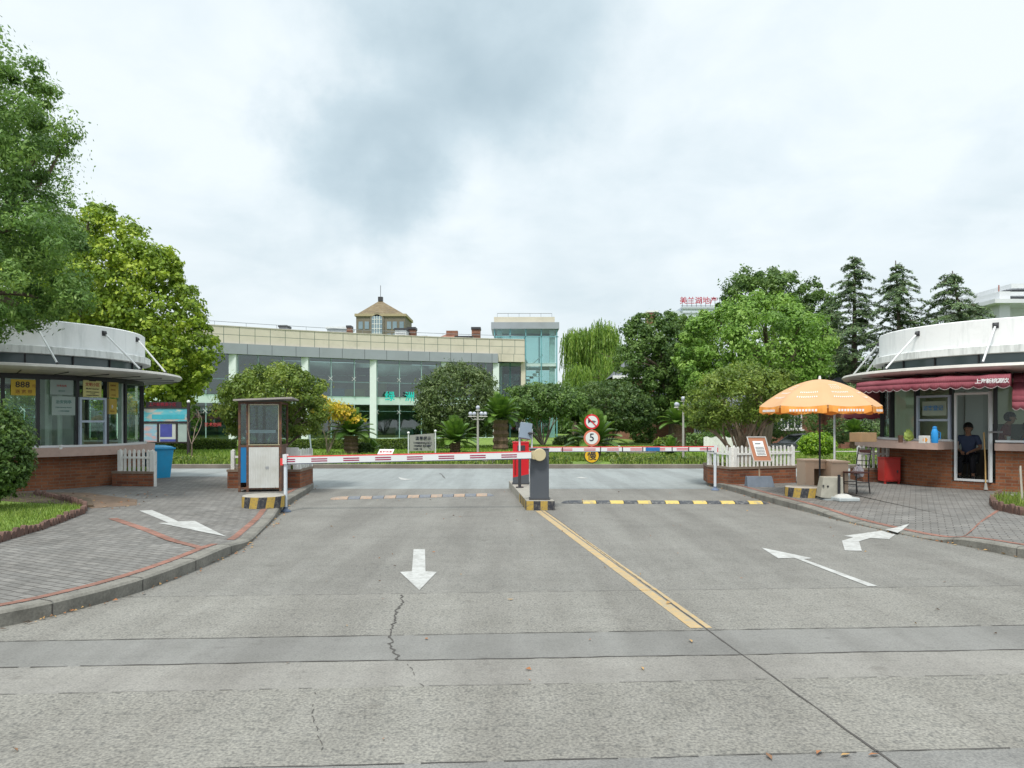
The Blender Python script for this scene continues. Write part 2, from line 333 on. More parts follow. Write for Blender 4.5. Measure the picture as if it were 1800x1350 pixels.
def marking(pts, z, mat=wpaint, name='road_marking', zs=None):
    vs = []
    for px, py in pts:
        zz_ = z
        for _ in range(6 if z else 0): v = gp(px, py, zz_); zz_ = surf_z(v.x, v.y)
        vs.append(gp(px, py, zz_))
    bm = bmesh.new(); f = bm.faces.new([bm.verts.new(v) for v in vs])
    if f.calc_area() and (f.normal_update() or f.normal.z < 0): f.normal_flip()
    bmesh.ops.triangulate(bm, faces=bm.faces[:])
    if z:
        for _ in range(3): bmesh.ops.subdivide_edges(bm, edges=bm.edges[:], cuts=1, use_grid_fill=True)
    for v in bm.verts: v.co.z = (surf_z(v.co.x, v.co.y) if z else 0) + .005
    me = bpy.data.meshes.new(name); bm.to_mesh(me); bm.free(); return tag(finish(name, me, mat, None), kind='structure')
marking([(727, 966), (747, 966), (748, 1005), (768, 1006), (737, 1038), (703, 1006), (724, 1005)], 0)
marking([(1338, 963), (1368, 982), (1396, 981), (1526, 1031), (1543, 1031), (1413, 983.5), (1429, 982)], 0)
marking([(1480, 951), (1485, 968), (1515, 969), (1510, 952), (1530, 946), (1563, 948), (1574, 940), (1549, 933.5), (1483, 942.5), (1500, 945)], 0)
for P in ([(700, 839), (716, 842), (730, 842.5), (712, 844), (704, 843)], [(1012, 839.5), (1022, 838.5), (1034, 841), (1022, 841.2)]): marking(P, 0)
marking([(376, 840), (392, 838.5), (408, 838.2), (408, 840.5), (396, 841.2), (410, 846), (402, 848), (376, 846.8), (376, 845.3), (398, 845.6), (388, 842)], 0)
def yl(o0, o1, d0, d1):
    m = MB(); x = lambda d: .57 + (13.57 - d) * .1273
    n = 40
    for i in range(n):
        a, b = d0 + (d1 - d0) * i / n, d0 + (d1 - d0) * (i + 1) / n
        m.add([(x(a) + o0, a, .003), (x(a) + o1, a, .003), (x(b) + o1, b, .003), (x(b) + o0, b, .003)], [(0, 1, 2, 3)])
    tag(m.build('road_marking', ypaint), kind='structure')
yl(-.115, -.012, 5.92, 13.75); yl(.012, .06, 5.92, 13.75)
# kerb paths: (x, y, height)
KL = [(-30, 2.6, .13), (-14, 3.2, .13), (-7, 4.1, .13), (-5, 5.0, .13), (-4.11, 5.94, .13), (-3.78, 6.6, .13), (-3.6, 7.3, .13), (-3.52, 8.2, .13), (-3.5, 9.1, .13), (-3.56, 10, .06), (-3.76, 11.1, .05), (-3.98, 12.3, .07), (-4.2, 13.4, .13), (-4.45, 14.8, .13), (-4.7, 16.8, .13), (-4.95, 18.4, .13), (-5.2, 19.2, .13), (-5.8, 20.1, .09), (-7, 20.9, .02), (-9, 21.3, .012), (-30, 21.4, .012)]
KR = [(30, 4.9, .13), (16, 5.6, .13), (9.5, 6.4, .13), (7.6, 7.3, .13), (6.6, 8.2, .13), (6.19, 8.94, .13), (6.02, 9.84, .1), (5.85, 10.3, .04), (5.68, 11.1, .03), (5.5, 12.3, .05), (5.42, 13.4, .1), (5.3, 14.6, .13), (5.25, 15.8, .13), (5.25, 17.4, .13), (5.15, 18.8, .13), (5.15, 19.6, .13), (5.6, 20.3, .09), (7, 20.9, .02), (9, 21.3, .012), (30, 21.4, .012)]
def surf_z(x, y):
    P = SPL if x < 0 else SPR; p = Vector((x, y)); b = (9, 0)
    for a, c in zip(P, P[1:]):
        A, B = Vector(a[:2]), Vector(c[:2]); t = max(0, min(1, (p - A).dot(B - A) / max(1e-9, (B - A).length_squared))); d = (p - A.lerp(B, t)).length
        if d < b[0]: b = (d, a[2] + (c[2] - a[2]) * t)
    mg = 1.3 if y < 17.5 else max(.3, 1.3 - (y - 17.5) * 1.2)
    return b[1] + (.12 - b[1]) * max(0, min(1, (b[0] - .16) / (mg)))
def smooth(P, k=4):
    out = []
    for i in range(len(P) - 1):
        p0, p1, p2, p3 = P[max(0, i - 1)], P[i], P[i + 1], P[min(len(P) - 1, i + 2)]
        for j in range(k):
            t = j / k; out.append(tuple(.5 * (2 * b + (c - a) * t + (2 * a - 5 * b + 4 * c - d) * t * t + (3 * b - a - 3 * c + d) * t ** 3) for a, b, c, d in zip(p0, p1, p2, p3)))
    out.append(P[-1]); return out
kerbm = Mt('kerb_concrete'); kc = kerbm.ramp(kerbm.noise(2.5, 8, .7), [(.3, (.11, .105, .09)), (.7, (.25, .24, .21))]); kc = kerbm.mix(.6, kc, kerbm.ramp(kerbm.noise(45, 3), [(.3, (.6, .6, .6)), (.7, (1.1, 1.1, 1.1))]), 'MULTIPLY')
kerbm.col(kc); kerbm.set(Roughness=.9); kerbm.bump(kerbm.noise(20, 5), .5, .01)
paving = brickmat('paving_blocks', (.215, .208, .196), (.16, .157, .15), (.095, .09, .083), .2, .1, .009, top=True, rot=.5, gain=.5, var=.6)
redpave = brickmat('paving_red', (.30, .15, .115), (.22, .12, .095), (.17, .12, .1), .2, .1, .006, top=True, rot=.2)
SPL, SPR = smooth(KL), smooth(KR)
def walk(K, side):
    P = smooth(K); n = len(P); cen = Vector((side * 14, 13))
    def off(i, d):
        a, b = P[max(0, i - 1)], P[min(n - 1, i + 1)]; t = Vector((b[0] - a[0], b[1] - a[1])).normalized(); s = Vector((-t.y, t.x)) * (1 if side < 0 else -1); return Vector((P[i][0], P[i][1])) + s * d
    KW = .16; km = MB(); dist = 0; seg0 = 0; base = 0
    for i in range(n - 1):
        h0, h1 = P[i][2], P[i + 1][2]; a0, a1 = off(i, 0), off(i + 1, 0); t0, t1 = off(i, .025), off(i + 1, .025); b0, b1 = off(i, KW), off(i + 1, KW)
        km.add([(a0.x, a0.y, -.02), (a1.x, a1.y, -.02), (a1.x, a1.y, h1 - .02), (a0.x, a0.y, h0 - .02), (t0.x, t0.y, h0), (t1.x, t1.y, h1), (b1.x, b1.y, h1), (b0.x, b0.y, h0)], [(0, 1, 2, 3), (3, 2, 5, 4), (4, 5, 6, 7)] if side > 0 else [(3, 2, 1, 0), (4, 5, 2, 3), (7, 6, 5, 4)])
    tag(km.build('kerb', kerbm.m), kind='structure')
    jm = MB(); acc = 0
    for i in range(1, n):            # joints between the kerb stones
        a, b = Vector(P[i - 1][:2]), Vector(P[i][:2]); ln = (b - a).length; q = 1.0 - acc
        while q < ln:
            f = q / ln; o0 = off(i - 1, 0).lerp(off(i, 0), f); o1 = off(i - 1, KW).lerp(off(i, KW), f); h = P[i - 1][2] * (1 - f) + P[i][2] * f; t = (b - a).normalized() * .006; out = (o0 - o1).normalized() * .003
            jm.add([(*(o0 + out - t), 0), (*(o0 + out + t), 0), (*(o0 + out + t), h - .02), (*(o0 + out - t), h - .02), (*(o1 - t), h + .003), (*(o1 + t), h + .003), (*(o0 + t), h + .003), (*(o0 - t), h + .003)], [(0, 1, 2, 3), (7, 6, 5, 4)]); q += 1.0
        acc = (acc + ln) % 1.0
    tag(jm.build('kerb_joint', crk), kind='structure')
    pm = MB(); rows = []
    for i in range(n):
        h = P[i][2]; a = off(i, KW); w = off(i, KW + (1.3 if P[i][1] < 17.5 else max(.3, 1.3 - (P[i][1] - 17.5) * 1.2))); inner = Vector((cen.x, cen.y)) ; flat = max(h, .12) if 20.5 > P[i][1] else .12
        rows.append([(a.x, a.y, h - .002), (w.x, w.y, .12)])
    # sloped margin
    for i in range(n - 1): pm.add([rows[i][0], rows[i + 1][0], rows[i + 1][1], rows[i][1]], [(0, 1, 2, 3)[::1 if side > 0 else -1]])
    poly = [r[1] for r in rows]; poly = poly if side > 0 else poly
    pm.add(poly, [tuple(range(len(poly)))[::1 if side > 0 else -1]])
    tag(pm.build('pavement', paving), kind='structure')
    rm = MB(); 
    for i in range(n - 1):
        if 5.0 < P[i][1] < 19.6 and not (side < 0 and 9.3 < P[i][1] < 9.8):
            hs = [(off(j, KW + .03), P[j][2] + .003 + (.12 - P[j][2]) * .02) for j in (i, i + 1)]; he = [(off(j, KW + .13), P[j][2] + .003 + (.12 - P[j][2]) * .10) for j in (i, i + 1)]
            vs = [(*hs[0][0], hs[0][1]), (*hs[1][0], hs[1][1]), (*he[1][0], he[1][1]), (*he[0][0], he[0][1])]; rm.add(vs, [(0, 1, 2, 3)[::1 if side > 0 else -1]])
    tag(rm.build('paving_strip', redpave), kind='structure')
walk(KL, -1); walk(KR, 1)
marking([(245, 898), (267, 897), (313, 917), (342, 916), (398, 943.5), (278, 920), (296, 919.5)], .121)
marking([(1556, 931), (1599, 921), (1578, 937)], .05)
for pts, sd in ((((190, 912), (206, 911), (300, 945), (362, 963), (352, 966), (290, 949)), -1), (((1757, 893), (1765, 893), (1700, 940), (1686, 946)), 1)): marking(pts, .121, redpave, 'paving_strip')
# far kerb and lawn
m = MB(); m.bx(-90, 90, 26.3, 26.46, -.02, .15); tag(m.build('kerb', paint((.2, .175, .15), .9, .3, 1.5), None, bevel=.02), kind='structure')
def lawn_z(x, y):
    s = lambda a, b, v: (lambda t: t * t * (3 - 2 * t))(min(1, max(0, (v - a) / (b - a))))
    return .13 + .12 * s(27, 34, y) * (1 - s(8, 12, x)) - .75 * s(41, 46, y) * s(10, 14, x) + .03 * math.sin(x * .7) * math.sin(y * .5) * s(27, 29, y)
lm = Mt('lawn'); lc = lm.ramp(lm.noise(.45, 7, .65), [(.3, (.11, .165, .03)), (.55, (.17, .27, .045)), (.75, (.24, .28, .065))]); lc = lm.mix(.7, lc, lm.ramp(lm.noise(14, 5, .7), [(.3, (.45, .45, .45)), (.7, (1.3, 1.3, 1.1))]), 'MULTIPLY'); lm.col(lc); lm.set(Roughness=.95); lm.bump(lm.noise(25, 4), .8, .05)
m = MB(); xs = [-90, -60, -40] + [-30 + i for i in range(0, 71)] + [60, 90]; ys = [26.46 + i * .9 for i in range(28)] + [55, 60, 70, 90, 140, 300]
m.add([(x, y, lawn_z(x, y)) for y in ys for x in xs], [(j * len(xs) + i, j * len(xs) + i + 1, (j + 1) * len(xs) + i + 1, (j + 1) * len(xs) + i) for j in range(len(ys) - 1) for i in range(len(xs) - 1)])
tag(m.build('lawn', lm.m, sm=True), kind='structure')
# garden path with stone edging across the lawn on the right
pth = roadmat('path_stone', (.36, .34, .31), .4, .15, .5, 30); m = MB(); P = [(2.5, 36.2), (5, 36.6), (8, 37.4), (11, 37.2), (16, 36.8), (24, 36.8)]; P = smooth([(a, b, 0) for a, b in P], 6)
for a, b in zip(P, P[1:]): m.add([(a[0], a[1], lawn_z(a[0], a[1]) + .03), (b[0], b[1], lawn_z(b[0], b[1]) + .03), (b[0], b[1] + 1.5, lawn_z(b[0], b[1] + 1.5) + .03), (a[0], a[1] + 1.5, lawn_z(a[0], a[1] + 1.5) + .03)], [(0, 1, 2, 3)])
tag(m.build('path', pth), kind='structure')
m = MB(); m.bx(9, 60, 45.5, 56, -.6, -.55); tag(m.build('driveway', asph), kind='structure')
# ------------------------------------------------------------------ foliage
def leaves_np(rg, pos, out, size, up=.3, asp=.5, rand=.5):
    n = len(pos); nr = out * .9 + rg.normal(size=(n, 3)) * rand; nr[:, 2] += up; nr /= np.linalg.norm(nr, axis=1, keepdims=True) + 1e-9
    t = np.cross(nr, rg.normal(size=(n, 3))); t /= np.linalg.norm(t, axis=1, keepdims=True) + 1e-9; b = np.cross(nr, t)
    s = size * rg.uniform(.6, 1.35, (n, 1)); w = s * asp
    return np.stack([pos - t * s * .5, pos + b * w * .5 - nr * s * .08, pos + t * s * .5, pos - b * w * .5 - nr * s * .08], 1).reshape(-1, 3)
def crown_np(seed, blobs, n, size, clump=.2, up=.3, asp=.5, per=55, fill=.5, flat=1.0, zmin=None, thr=.78):
    rg = np.random.default_rng(seed); B = np.array([[*c, *r] for c, r in blobs], dtype=float); w = (B[:, 3] * B[:, 5]) ** 1.0; w /= w.sum()
    K = max(8, n // per); cc = []; cu = []; cr = []
    while len(cc) < K:
        i = rg.choice(len(B), p=w); u = rg.normal(size=3); u /= np.linalg.norm(u); f = 1 - fill * rg.random() ** 2.2 + (.16 * rg.random() if rg.random() < .3 else 0)
        p = B[i, :3] + u * B[i, 3:] * f
        if zmin is not None and p[2] < zmin + rg.normal() * .1: continue
        q = np.min([np.linalg.norm((p - b[:3]) / b[3:]) for j, b in enumerate(B) if j != i] + [9])
        if q < thr and rg.random() < .85: continue
        cc.append(p); cu.append(u); cr.append(clump * B[i, 3:].mean() * rg.uniform(.4, 1.5) * (.6 if f > 1.02 else 1))
    cc, cu, cr = np.array(cc), np.array(cu), np.array(cr); idx = rg.integers(0, K, n); d = rg.normal(size=(n, 3)) * np.array([.6, .6, .45 * flat])
    ln = np.linalg.norm(d, axis=1, keepdims=True); d = d / np.maximum(ln, 1e-6) * np.minimum(ln, 1.5)
    d = np.where(rg.random((n, 1)) < .65, d / np.maximum(np.linalg.norm(d, axis=1, keepdims=True), .05) * rg.uniform(.75, 1.05, (n, 1)) * np.array([1, 1, .8]), d); pos = cc[idx] + d * cr[idx][:, None]; out = cu[idx] * .25 + d
    crn = rg.random(K); rnd = np.clip(.62 * crn[idx] + .38 * rg.random(n), 0, 1)
    return leaves_np(rg, pos, out, size, up, asp), rnd, cc
def limb(m, a, b, r0, r1, rg, sag=.12, n=5):
    a, b = Vector(a), Vector(b); L_ = (b - a).length; k = Vector((rg.uniform(-1, 1), rg.uniform(-1, 1), rg.uniform(.2, 1))) * L_ * sag
    m.tube([a.lerp(b, i / n) + k * math.sin(math.pi * i / n) for i in range(n + 1)], [r0 + (r1 - r0) * i / n for i in range(n + 1)], 7)
barkm = {}
def bark(c):
    if c not in barkm:
        m = Mt('bark'); mp = m.new('ShaderNodeMapping'); m.l.new(m.co, mp.inputs[0]); mp.inputs['Scale'].default_value = (1, 1, .25); f = m.noise(9, 6, .65, mp.outputs[0])
        m.col(m.ramp(f, [(.3, sc3(c, .5)), (.7, sc3(c, 1.4))])); m.set(Roughness=.95); m.bump(f, .8, .03); barkm[c] = m.m
    return barkm[c]
def tree(name, base, label, cat, blobs, n, size, mat, seed, trunk_r=.15, fork=None, nl=12, group=None, bk=(.16, .12, .09), stems=1, **kw):
    base = Vector(base); t = thing(name, base, label, cat, group); v, r, cc = crown_np(seed, blobs, n, size, **kw); npmesh('crown', v, 4, mat, t, r)
    rg = random.Random(seed); m = MB(); fork = Vector(fork) if fork is not None else Vector((base.x, base.y, base.z + .35 * (blobs[0][0][2] - base.z)))
    if stems == 1: m.tube([base - Vector((0, 0, .1)), base + Vector((0, 0, .15)), base.lerp(fork, .5) + Vector((trunk_r * .3, 0, 0)), fork], [trunk_r * 1.4, trunk_r * 1.1, trunk_r, trunk_r * .85], 10)
    bz = base if stems > 1 else fork
    for i in range(nl):
        c = Vector(cc[rg.randrange(len(cc))]); mid = bz.lerp(c, .45) + Vector((rg.uniform(-.1, .1), rg.uniform(-.1, .1), .1)) * (c - bz).length
        r0 = trunk_r * (.55 if stems == 1 else .5); limb(m, bz + Vector((rg.uniform(-.5, .5), rg.uniform(-.5, .5), 0)) * trunk_r * (1 if stems == 1 else 1.2), mid, r0, r0 * .55, rg, .08)
        limb(m, mid, c, r0 * .55, r0 * .12, rg, .1)
        for _ in range(2): limb(m, mid, Vector(cc[min(range(len(cc)), key=lambda q: (Vector(cc[q]) - c).length + rg.random() * 2)]), r0 * .4, r0 * .1, rg, .1)
    m.build('trunk', bark(bk), t, sm=True); return t
hx = lambda px, D: (px - 900) / F * D
lf_camphor = leafmat('leaf_camphor', (0.065, 0.13, 0.035), (0.15, 0.28, 0.065), (0.3, 0.45, 0.12))
lf_plane = leafmat('leaf_plane', (0.09, 0.16, 0.02), (0.24, 0.36, 0.035), (0.46, 0.55, 0.07))
lf_osm = leafmat('leaf_osmanthus', (0.06, 0.11, 0.02), (0.155, 0.24, 0.035), (0.32, 0.39, 0.08))
lf_dark = leafmat('leaf_dark', (0.04, 0.085, 0.028), (0.09, 0.155, 0.045), (0.17, 0.25, 0.075))
lf_grey = leafmat('leaf_greygreen', (0.055, 0.09, 0.035), (0.115, 0.175, 0.06), (0.21, 0.27, 0.1))
lf_bright = leafmat('leaf_bright', (0.075, 0.16, 0.03), (0.19, 0.35, 0.055), (0.34, 0.5, 0.12))
lf_mid = leafmat('leaf_mid', (0.045, 0.095, 0.028), (0.105, 0.19, 0.045), (0.2, 0.31, 0.08))
lf_yel = leafmat('leaf_yellow', (0.234, 0.260, 0.026), (0.585, 0.468, 0.039), (0.715, 0.468, 0.065))
lf_willow = leafmat('leaf_willow', (0.078, 0.156, 0.026), (0.182, 0.312, 0.052), (0.338, 0.468, 0.091))
lf_cedar = leafmat('leaf_cedar', (0.05, 0.09, 0.045), (0.11, 0.18, 0.075), (0.19, 0.28, 0.11), tr=.1)
lf_cycad = leafmat('leaf_cycad', (0.039, 0.091, 0.019), (0.091, 0.182, 0.033), (0.208, 0.338, 0.065), .35, .2)
lf_hedge = leafmat('leaf_hedge', (0.039, 0.078, 0.016), (0.098, 0.156, 0.026), (0.260, 0.351, 0.052))
lf_grass = leafmat('leaf_grass', (0.091, 0.143, 0.026), (0.169, 0.273, 0.039), (0.312, 0.390, 0.091), .6, .3)
def bl(px, py, rx, ry, D, dd=0, k=1.0):       # a crown lobe by where it shows, at distance D
    c = pp(px, py, D + dd); s = (D + dd) / F; return (tuple(c), (rx * s, max(rx, ry) * s * k, ry * s))
# A, the camphor that leans in from the left; B, the plane tree behind it
tree('camphor_tree', (-10.6, 13.2, .12), 'tall green camphor tree leaning in over the white kiosk roof at the left edge', 'tree',
     [bl(-60, 190, 150, 135, 13.4), bl(10, 250, 78, 85, 13.2), bl(-20, 380, 115, 115, 13.2, .3), bl(60, 440, 82, 72, 13.0), bl(-60, 500, 150, 85, 13.2), bl(10, 505, 120, 62, 12.8), bl(88, 500, 58, 52, 13.0, .2), bl(45, 160, 45, 50, 13.3), bl(-100, 330, 170, 200, 13.8, .5), bl(5, 560, 45, 34, 12.6)],
     100000, .08, lf_camphor, 11, .28, (-10.7, 13.4, 4.0), 16, clump=.24, per=210, fill=.55, asp=.42)
tree('plane_tree', (-20.3, 34.5, .2), 'yellow-green plane tree standing behind the left kiosk and notice board', 'tree',
     [bl(180, 440, 66, 75, 33), bl(228, 500, 84, 85, 33), bl(285, 560, 68, 80, 33), bl(300, 610, 68, 75, 33), bl(150, 520, 90, 110, 33.5), bl(230, 640, 115, 75, 33.5), bl(330, 640, 40, 45, 32.5), bl(165, 400, 34, 40, 33), bl(60, 560, 120, 150, 35, 1), bl(290, 480, 30, 36, 33), bl(260, 690, 80, 38, 33.5)],
     90000, .18, lf_plane, 12, .28, (-20, 34.5, 3), 16, clump=.2, per=70, asp=.65, fill=.5)
tree('small_shrub_tree', gp(337, 806, .2), 'slender light green sapling beside the notice board post', 'tree', [bl(338, 735, 14, 22, 33), bl(334, 760, 10, 14, 33)], 1400, .16, lf_bright, 13, .03, nl=4)
# C, L: trees growing out of the brick planters
tree('osmanthus_tree', (-6.0, 18.0, .5), 'round green tree growing behind the rusty guard booth', 'tree',
     [bl(470, 700, 78, 45, 18.4), bl(430, 715, 48, 42, 18.2), bl(515, 690, 55, 45, 18.2), bl(540, 720, 36, 36, 18.2), bl(480, 672, 62, 28, 18.4), bl(445, 745, 44, 28, 18.6), bl(520, 745, 45, 25, 18.4)],
     30000, .085, lf_osm, 14, .09, nl=16, clump=.26, per=90, asp=.42, stems=3, zmin=1.35)
tree('osmanthus_tree', (5.95, 18.9, .5), 'spreading green tree with many pale stems in the right picket planter', 'tree',
     [bl(1300, 695, 80, 45, 19.2), bl(1250, 712, 46, 42, 19.0), bl(1350, 692, 46, 42, 19.0), bl(1300, 668, 52, 30, 19.2), bl(1240, 735, 32, 24, 19.2), bl(1370, 672, 28, 24, 19.0), bl(1290, 725, 70, 28, 19.5)],
     27000, .085, lf_osm, 15, .10, nl=18, clump=.27, per=90, asp=.42, stems=3, bk=(.28, .21, .15), zmin=1.5, fork=(5.95, 18.9, 1.1))
tree('maple_tree', (hx(576, 33.2), 33.2, .2), 'thin-stemmed young tree turning yellow in front of the glass building', 'tree',
     [bl(590, 716, 30, 15, 33), bl(565, 712, 20, 14, 33), bl(628, 738, 22, 6, 33), bl(602, 732, 30, 7, 33)], 1900, .13, lf_yel, 16, .04, nl=8, bk=(.24, .19, .15), clump=.35, per=20, asp=.7, stems=2, fill=.9)
tree('round_tree', (hx(805, 41), 41, .2), 'dense dome-shaped grey-green tree in front of the glass building', 'tree',
     [bl(806, 700, 66, 56, 41), bl(780, 722, 44, 42, 40.6), bl(836, 722, 42, 42, 40.6), bl(806, 670, 40, 28, 41), bl(800, 745, 52, 24, 41)], 30000, .16, lf_grey, 17, .12, nl=5, clump=.2, per=30, asp=.45, fill=.3)
tree('spreading_tree', (hx(955, 44.3), 44.3, .2), 'broad dark tree with bare forking stems right of the round tree', 'tree',
     [bl(955, 708, 72, 30, 44), bl(910, 725, 34, 22, 44), bl(1000, 722, 34, 26, 44), bl(950, 692, 46, 16, 44)], 24000, .17, lf_mid, 18, .09, nl=12, clump=.22, per=80, stems=3, bk=(.26, .21, .17), zmin=2.0)
tree('spreading_tree', (hx(1070, 46.3), 46.3, .2), 'broad dark tree behind the round traffic signs', 'tree',
     [bl(1068, 708, 64, 36, 46), bl(1105, 722, 46, 34, 46), bl(1028, 716, 30, 30, 46), bl(1075, 735, 60, 20, 46)], 24000, .18, lf_dark, 19, .1, nl=8, clump=.16, per=30, stems=3)
tree('camphor_tree', (10.9, 50, .1), 'dark green tall tree left of the bright rounded one', 'tree',
     [bl(1150, 600, 55, 48, 50), bl(1130, 640, 45, 55, 50), bl(1185, 630, 55, 70, 50), bl(1150, 690, 60, 45, 50), bl(1200, 590, 40, 38, 50), bl(1130, 575, 26, 22, 50), bl(1175, 570, 26, 22, 50)], 40000, .22, lf_mid, 20, .35, (10.8, 50, 3.2), 14, clump=.24, per=120, fill=.45)
tree('camphor_tree', (15.65, 46, .1), 'big bright green tree with a rounded lumpy crown', 'tree',
     [bl(1330, 610, 110, 80, 46), bl(1260, 600, 58, 50, 45), bl(1290, 570, 48, 40, 45), bl(1340, 548, 44, 34, 45), bl(1390, 580, 46, 44, 45), bl(1420, 630, 38, 50, 45), bl(1250, 655, 50, 45, 45), bl(1390, 640, 50, 50, 45.5), bl(1225, 625, 36, 38, 45.5), bl(1370, 550, 36, 30, 45.5)], 60000, .2, lf_bright, 21, .38, (15.9, 46, 3), 16, clump=.22, per=150, fill=.35)
tree('camphor_tree', (23.5, 64, 0), 'dark tree rising behind the bright rounded one', 'tree',
     [bl(1340, 520, 62, 44, 64), bl(1390, 520, 50, 38, 64), bl(1430, 550, 38, 50, 64), bl(1300, 540, 38, 36, 64), bl(1360, 500, 40, 22, 64), bl(1420, 600, 50, 70, 64), bl(1440, 680, 60, 60, 64)], 42000, .27, lf_mid, 22, .5, nl=10, clump=.23, per=120)
# low planting round the houses
def bush(name, px, py, rx, ry, D, mat, label, seed, n=5000, size=.12, cat='bush', group=None, clump=.18, kk=1.0):
    c = pp(px, py, D); s = D / F; rg = np.random.default_rng(seed); t = thing(name, (c.x, c.y, max(-.6, c.z - ry * s)), label, cat, group)
    v, r, cc = crown_np(seed, [bl(px, py, rx, ry, D, 0, kk), bl(px - rx * .3, py + ry * .1, rx * .7, ry * .8, D - rx * s * .2), bl(px + rx * .3, py + ry * .15, rx * .7, ry * .75, D)], n, size, clump=clump, per=18, fill=.35, asp=.5); npmesh('foliage', v, 4, mat, t, r)
    m = MB(); rr = random.Random(seed)
    for i in range(7): limb(m, (c.x + rr.uniform(-.05, .05), c.y, c.z - ry * s * 1.02), Vector(cc[rr.randrange(len(cc))]), .02, .006, rr)
    m.build('stem', bark((.14, .1, .07)), t); return t
bush('clipped_bush', 1436, 781, 29, 20, 32.5, leafmat('leaf_clipped', (0.078, 0.169, 0.013), (0.195, 0.351, 0.026), (0.390, 0.546, 0.052)), 'bright lime green round clipped bush behind the orange umbrella pole', 31, 9000, .11)
bush('leafy_bush', -8, 795, 44, 76, 12.6, lf_mid, 'glossy dark green bush at the left edge in front of the left kiosk', 32, 16000, .075)
for i, a in enumerate([('clipped_bush', 1168, 780, 16, 11, 40, lf_osm, 'small dome bush beside the brick house wall'), ('flowering_bush', 1395, 742, 40, 30, 52, lf_mid, 'loose bush with pink blossom above the parked car'),
        ('leafy_bush', 1475, 757, 26, 22, 50, lf_dark, 'dark bush right of the parked car'), ('leafy_bush', 1530, 768, 30, 24, 46, lf_dark, 'dark bush under the maroon awning'), ('leafy_bush', 1268, 757, 14, 12, 46, lf_bright, 'small bright bush below the air conditioner unit'),
        ('leafy_bush', 1130, 760, 22, 20, 50, lf_mid, 'wispy bush between the dark trees and the brick house'), ('leafy_bush', 640, 792, 14, 13, 34, lf_dark, 'dark spiky low bush right of the thick-trunked cycad'), ('leafy_bush', 290, 770, 26, 24, 34, lf_osm, 'olive shrub below the notice board'),
        ('leafy_bush', 735, 783, 16, 14, 42, lf_dark, 'low dark shrub under the dome-shaped tree'), ('leafy_bush', 1015, 776, 40, 12, 46, lf_dark, 'low dark shrub row behind the no-horn sign'), ('leafy_bush', 1345, 760, 22, 20, 54, lf_mid, 'green bush at the foot of the big trunk near the car'), ('leafy_bush', 905, 785, 26, 14, 40, lf_dark, 'low dark shrub beneath the thick-trunked palm cycad'), ('leafy_bush', 1235, 775, 60, 14, 44, lf_mid, 'low green shrubs along the far picket fence')]):
    bush(*a, 40 + i, 3800, .15)
# pink blossom on the flowering bush
def hedge(x0, x1, y0, y1, z0, z1, label, seed, n):
    t = thing('hedge', ((x0 + x1) / 2, (y0 + y1) / 2, z0), label, 'hedge'); rg = np.random.default_rng(seed)
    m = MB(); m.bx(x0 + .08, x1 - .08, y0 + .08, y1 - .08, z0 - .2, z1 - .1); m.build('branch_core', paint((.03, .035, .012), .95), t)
    p = np.stack([rg.uniform(x0, x1, n), rg.uniform(y0, y1, n), rg.uniform(z0, z1, n)], 1); k = rg.random(n); out = np.zeros((n, 3))
    f = k < .55; p[f, 1] = y0 + np.abs(rg.normal(0, .05, f.sum())); out[f, 1] = -1; f = (k >= .55) & (k < .9); p[f, 2] = z1 - np.abs(rg.normal(0, .05, f.sum())) + .04 * np.sin(p[f, 0] * 3.1); out[f, 2] = 1
    f = k >= .95; p[f, 0] = x1 - np.abs(rg.normal(0, .05, f.sum())); out[f, 0] = 1
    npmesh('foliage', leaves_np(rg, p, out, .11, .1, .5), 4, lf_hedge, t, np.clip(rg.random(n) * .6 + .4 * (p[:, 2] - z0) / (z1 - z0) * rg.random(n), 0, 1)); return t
hedge(-26, -14.4, 37.6, 38.8, .2, .78, 'clipped olive hedge left of the rusty booth in front of the glass building', 61, 16000)
hedge(-13.9, -3.1, 37.6, 38.8, .2, .78, 'clipped olive hedge between the rusty booth and the dome-shaped tree', 62, 15000)
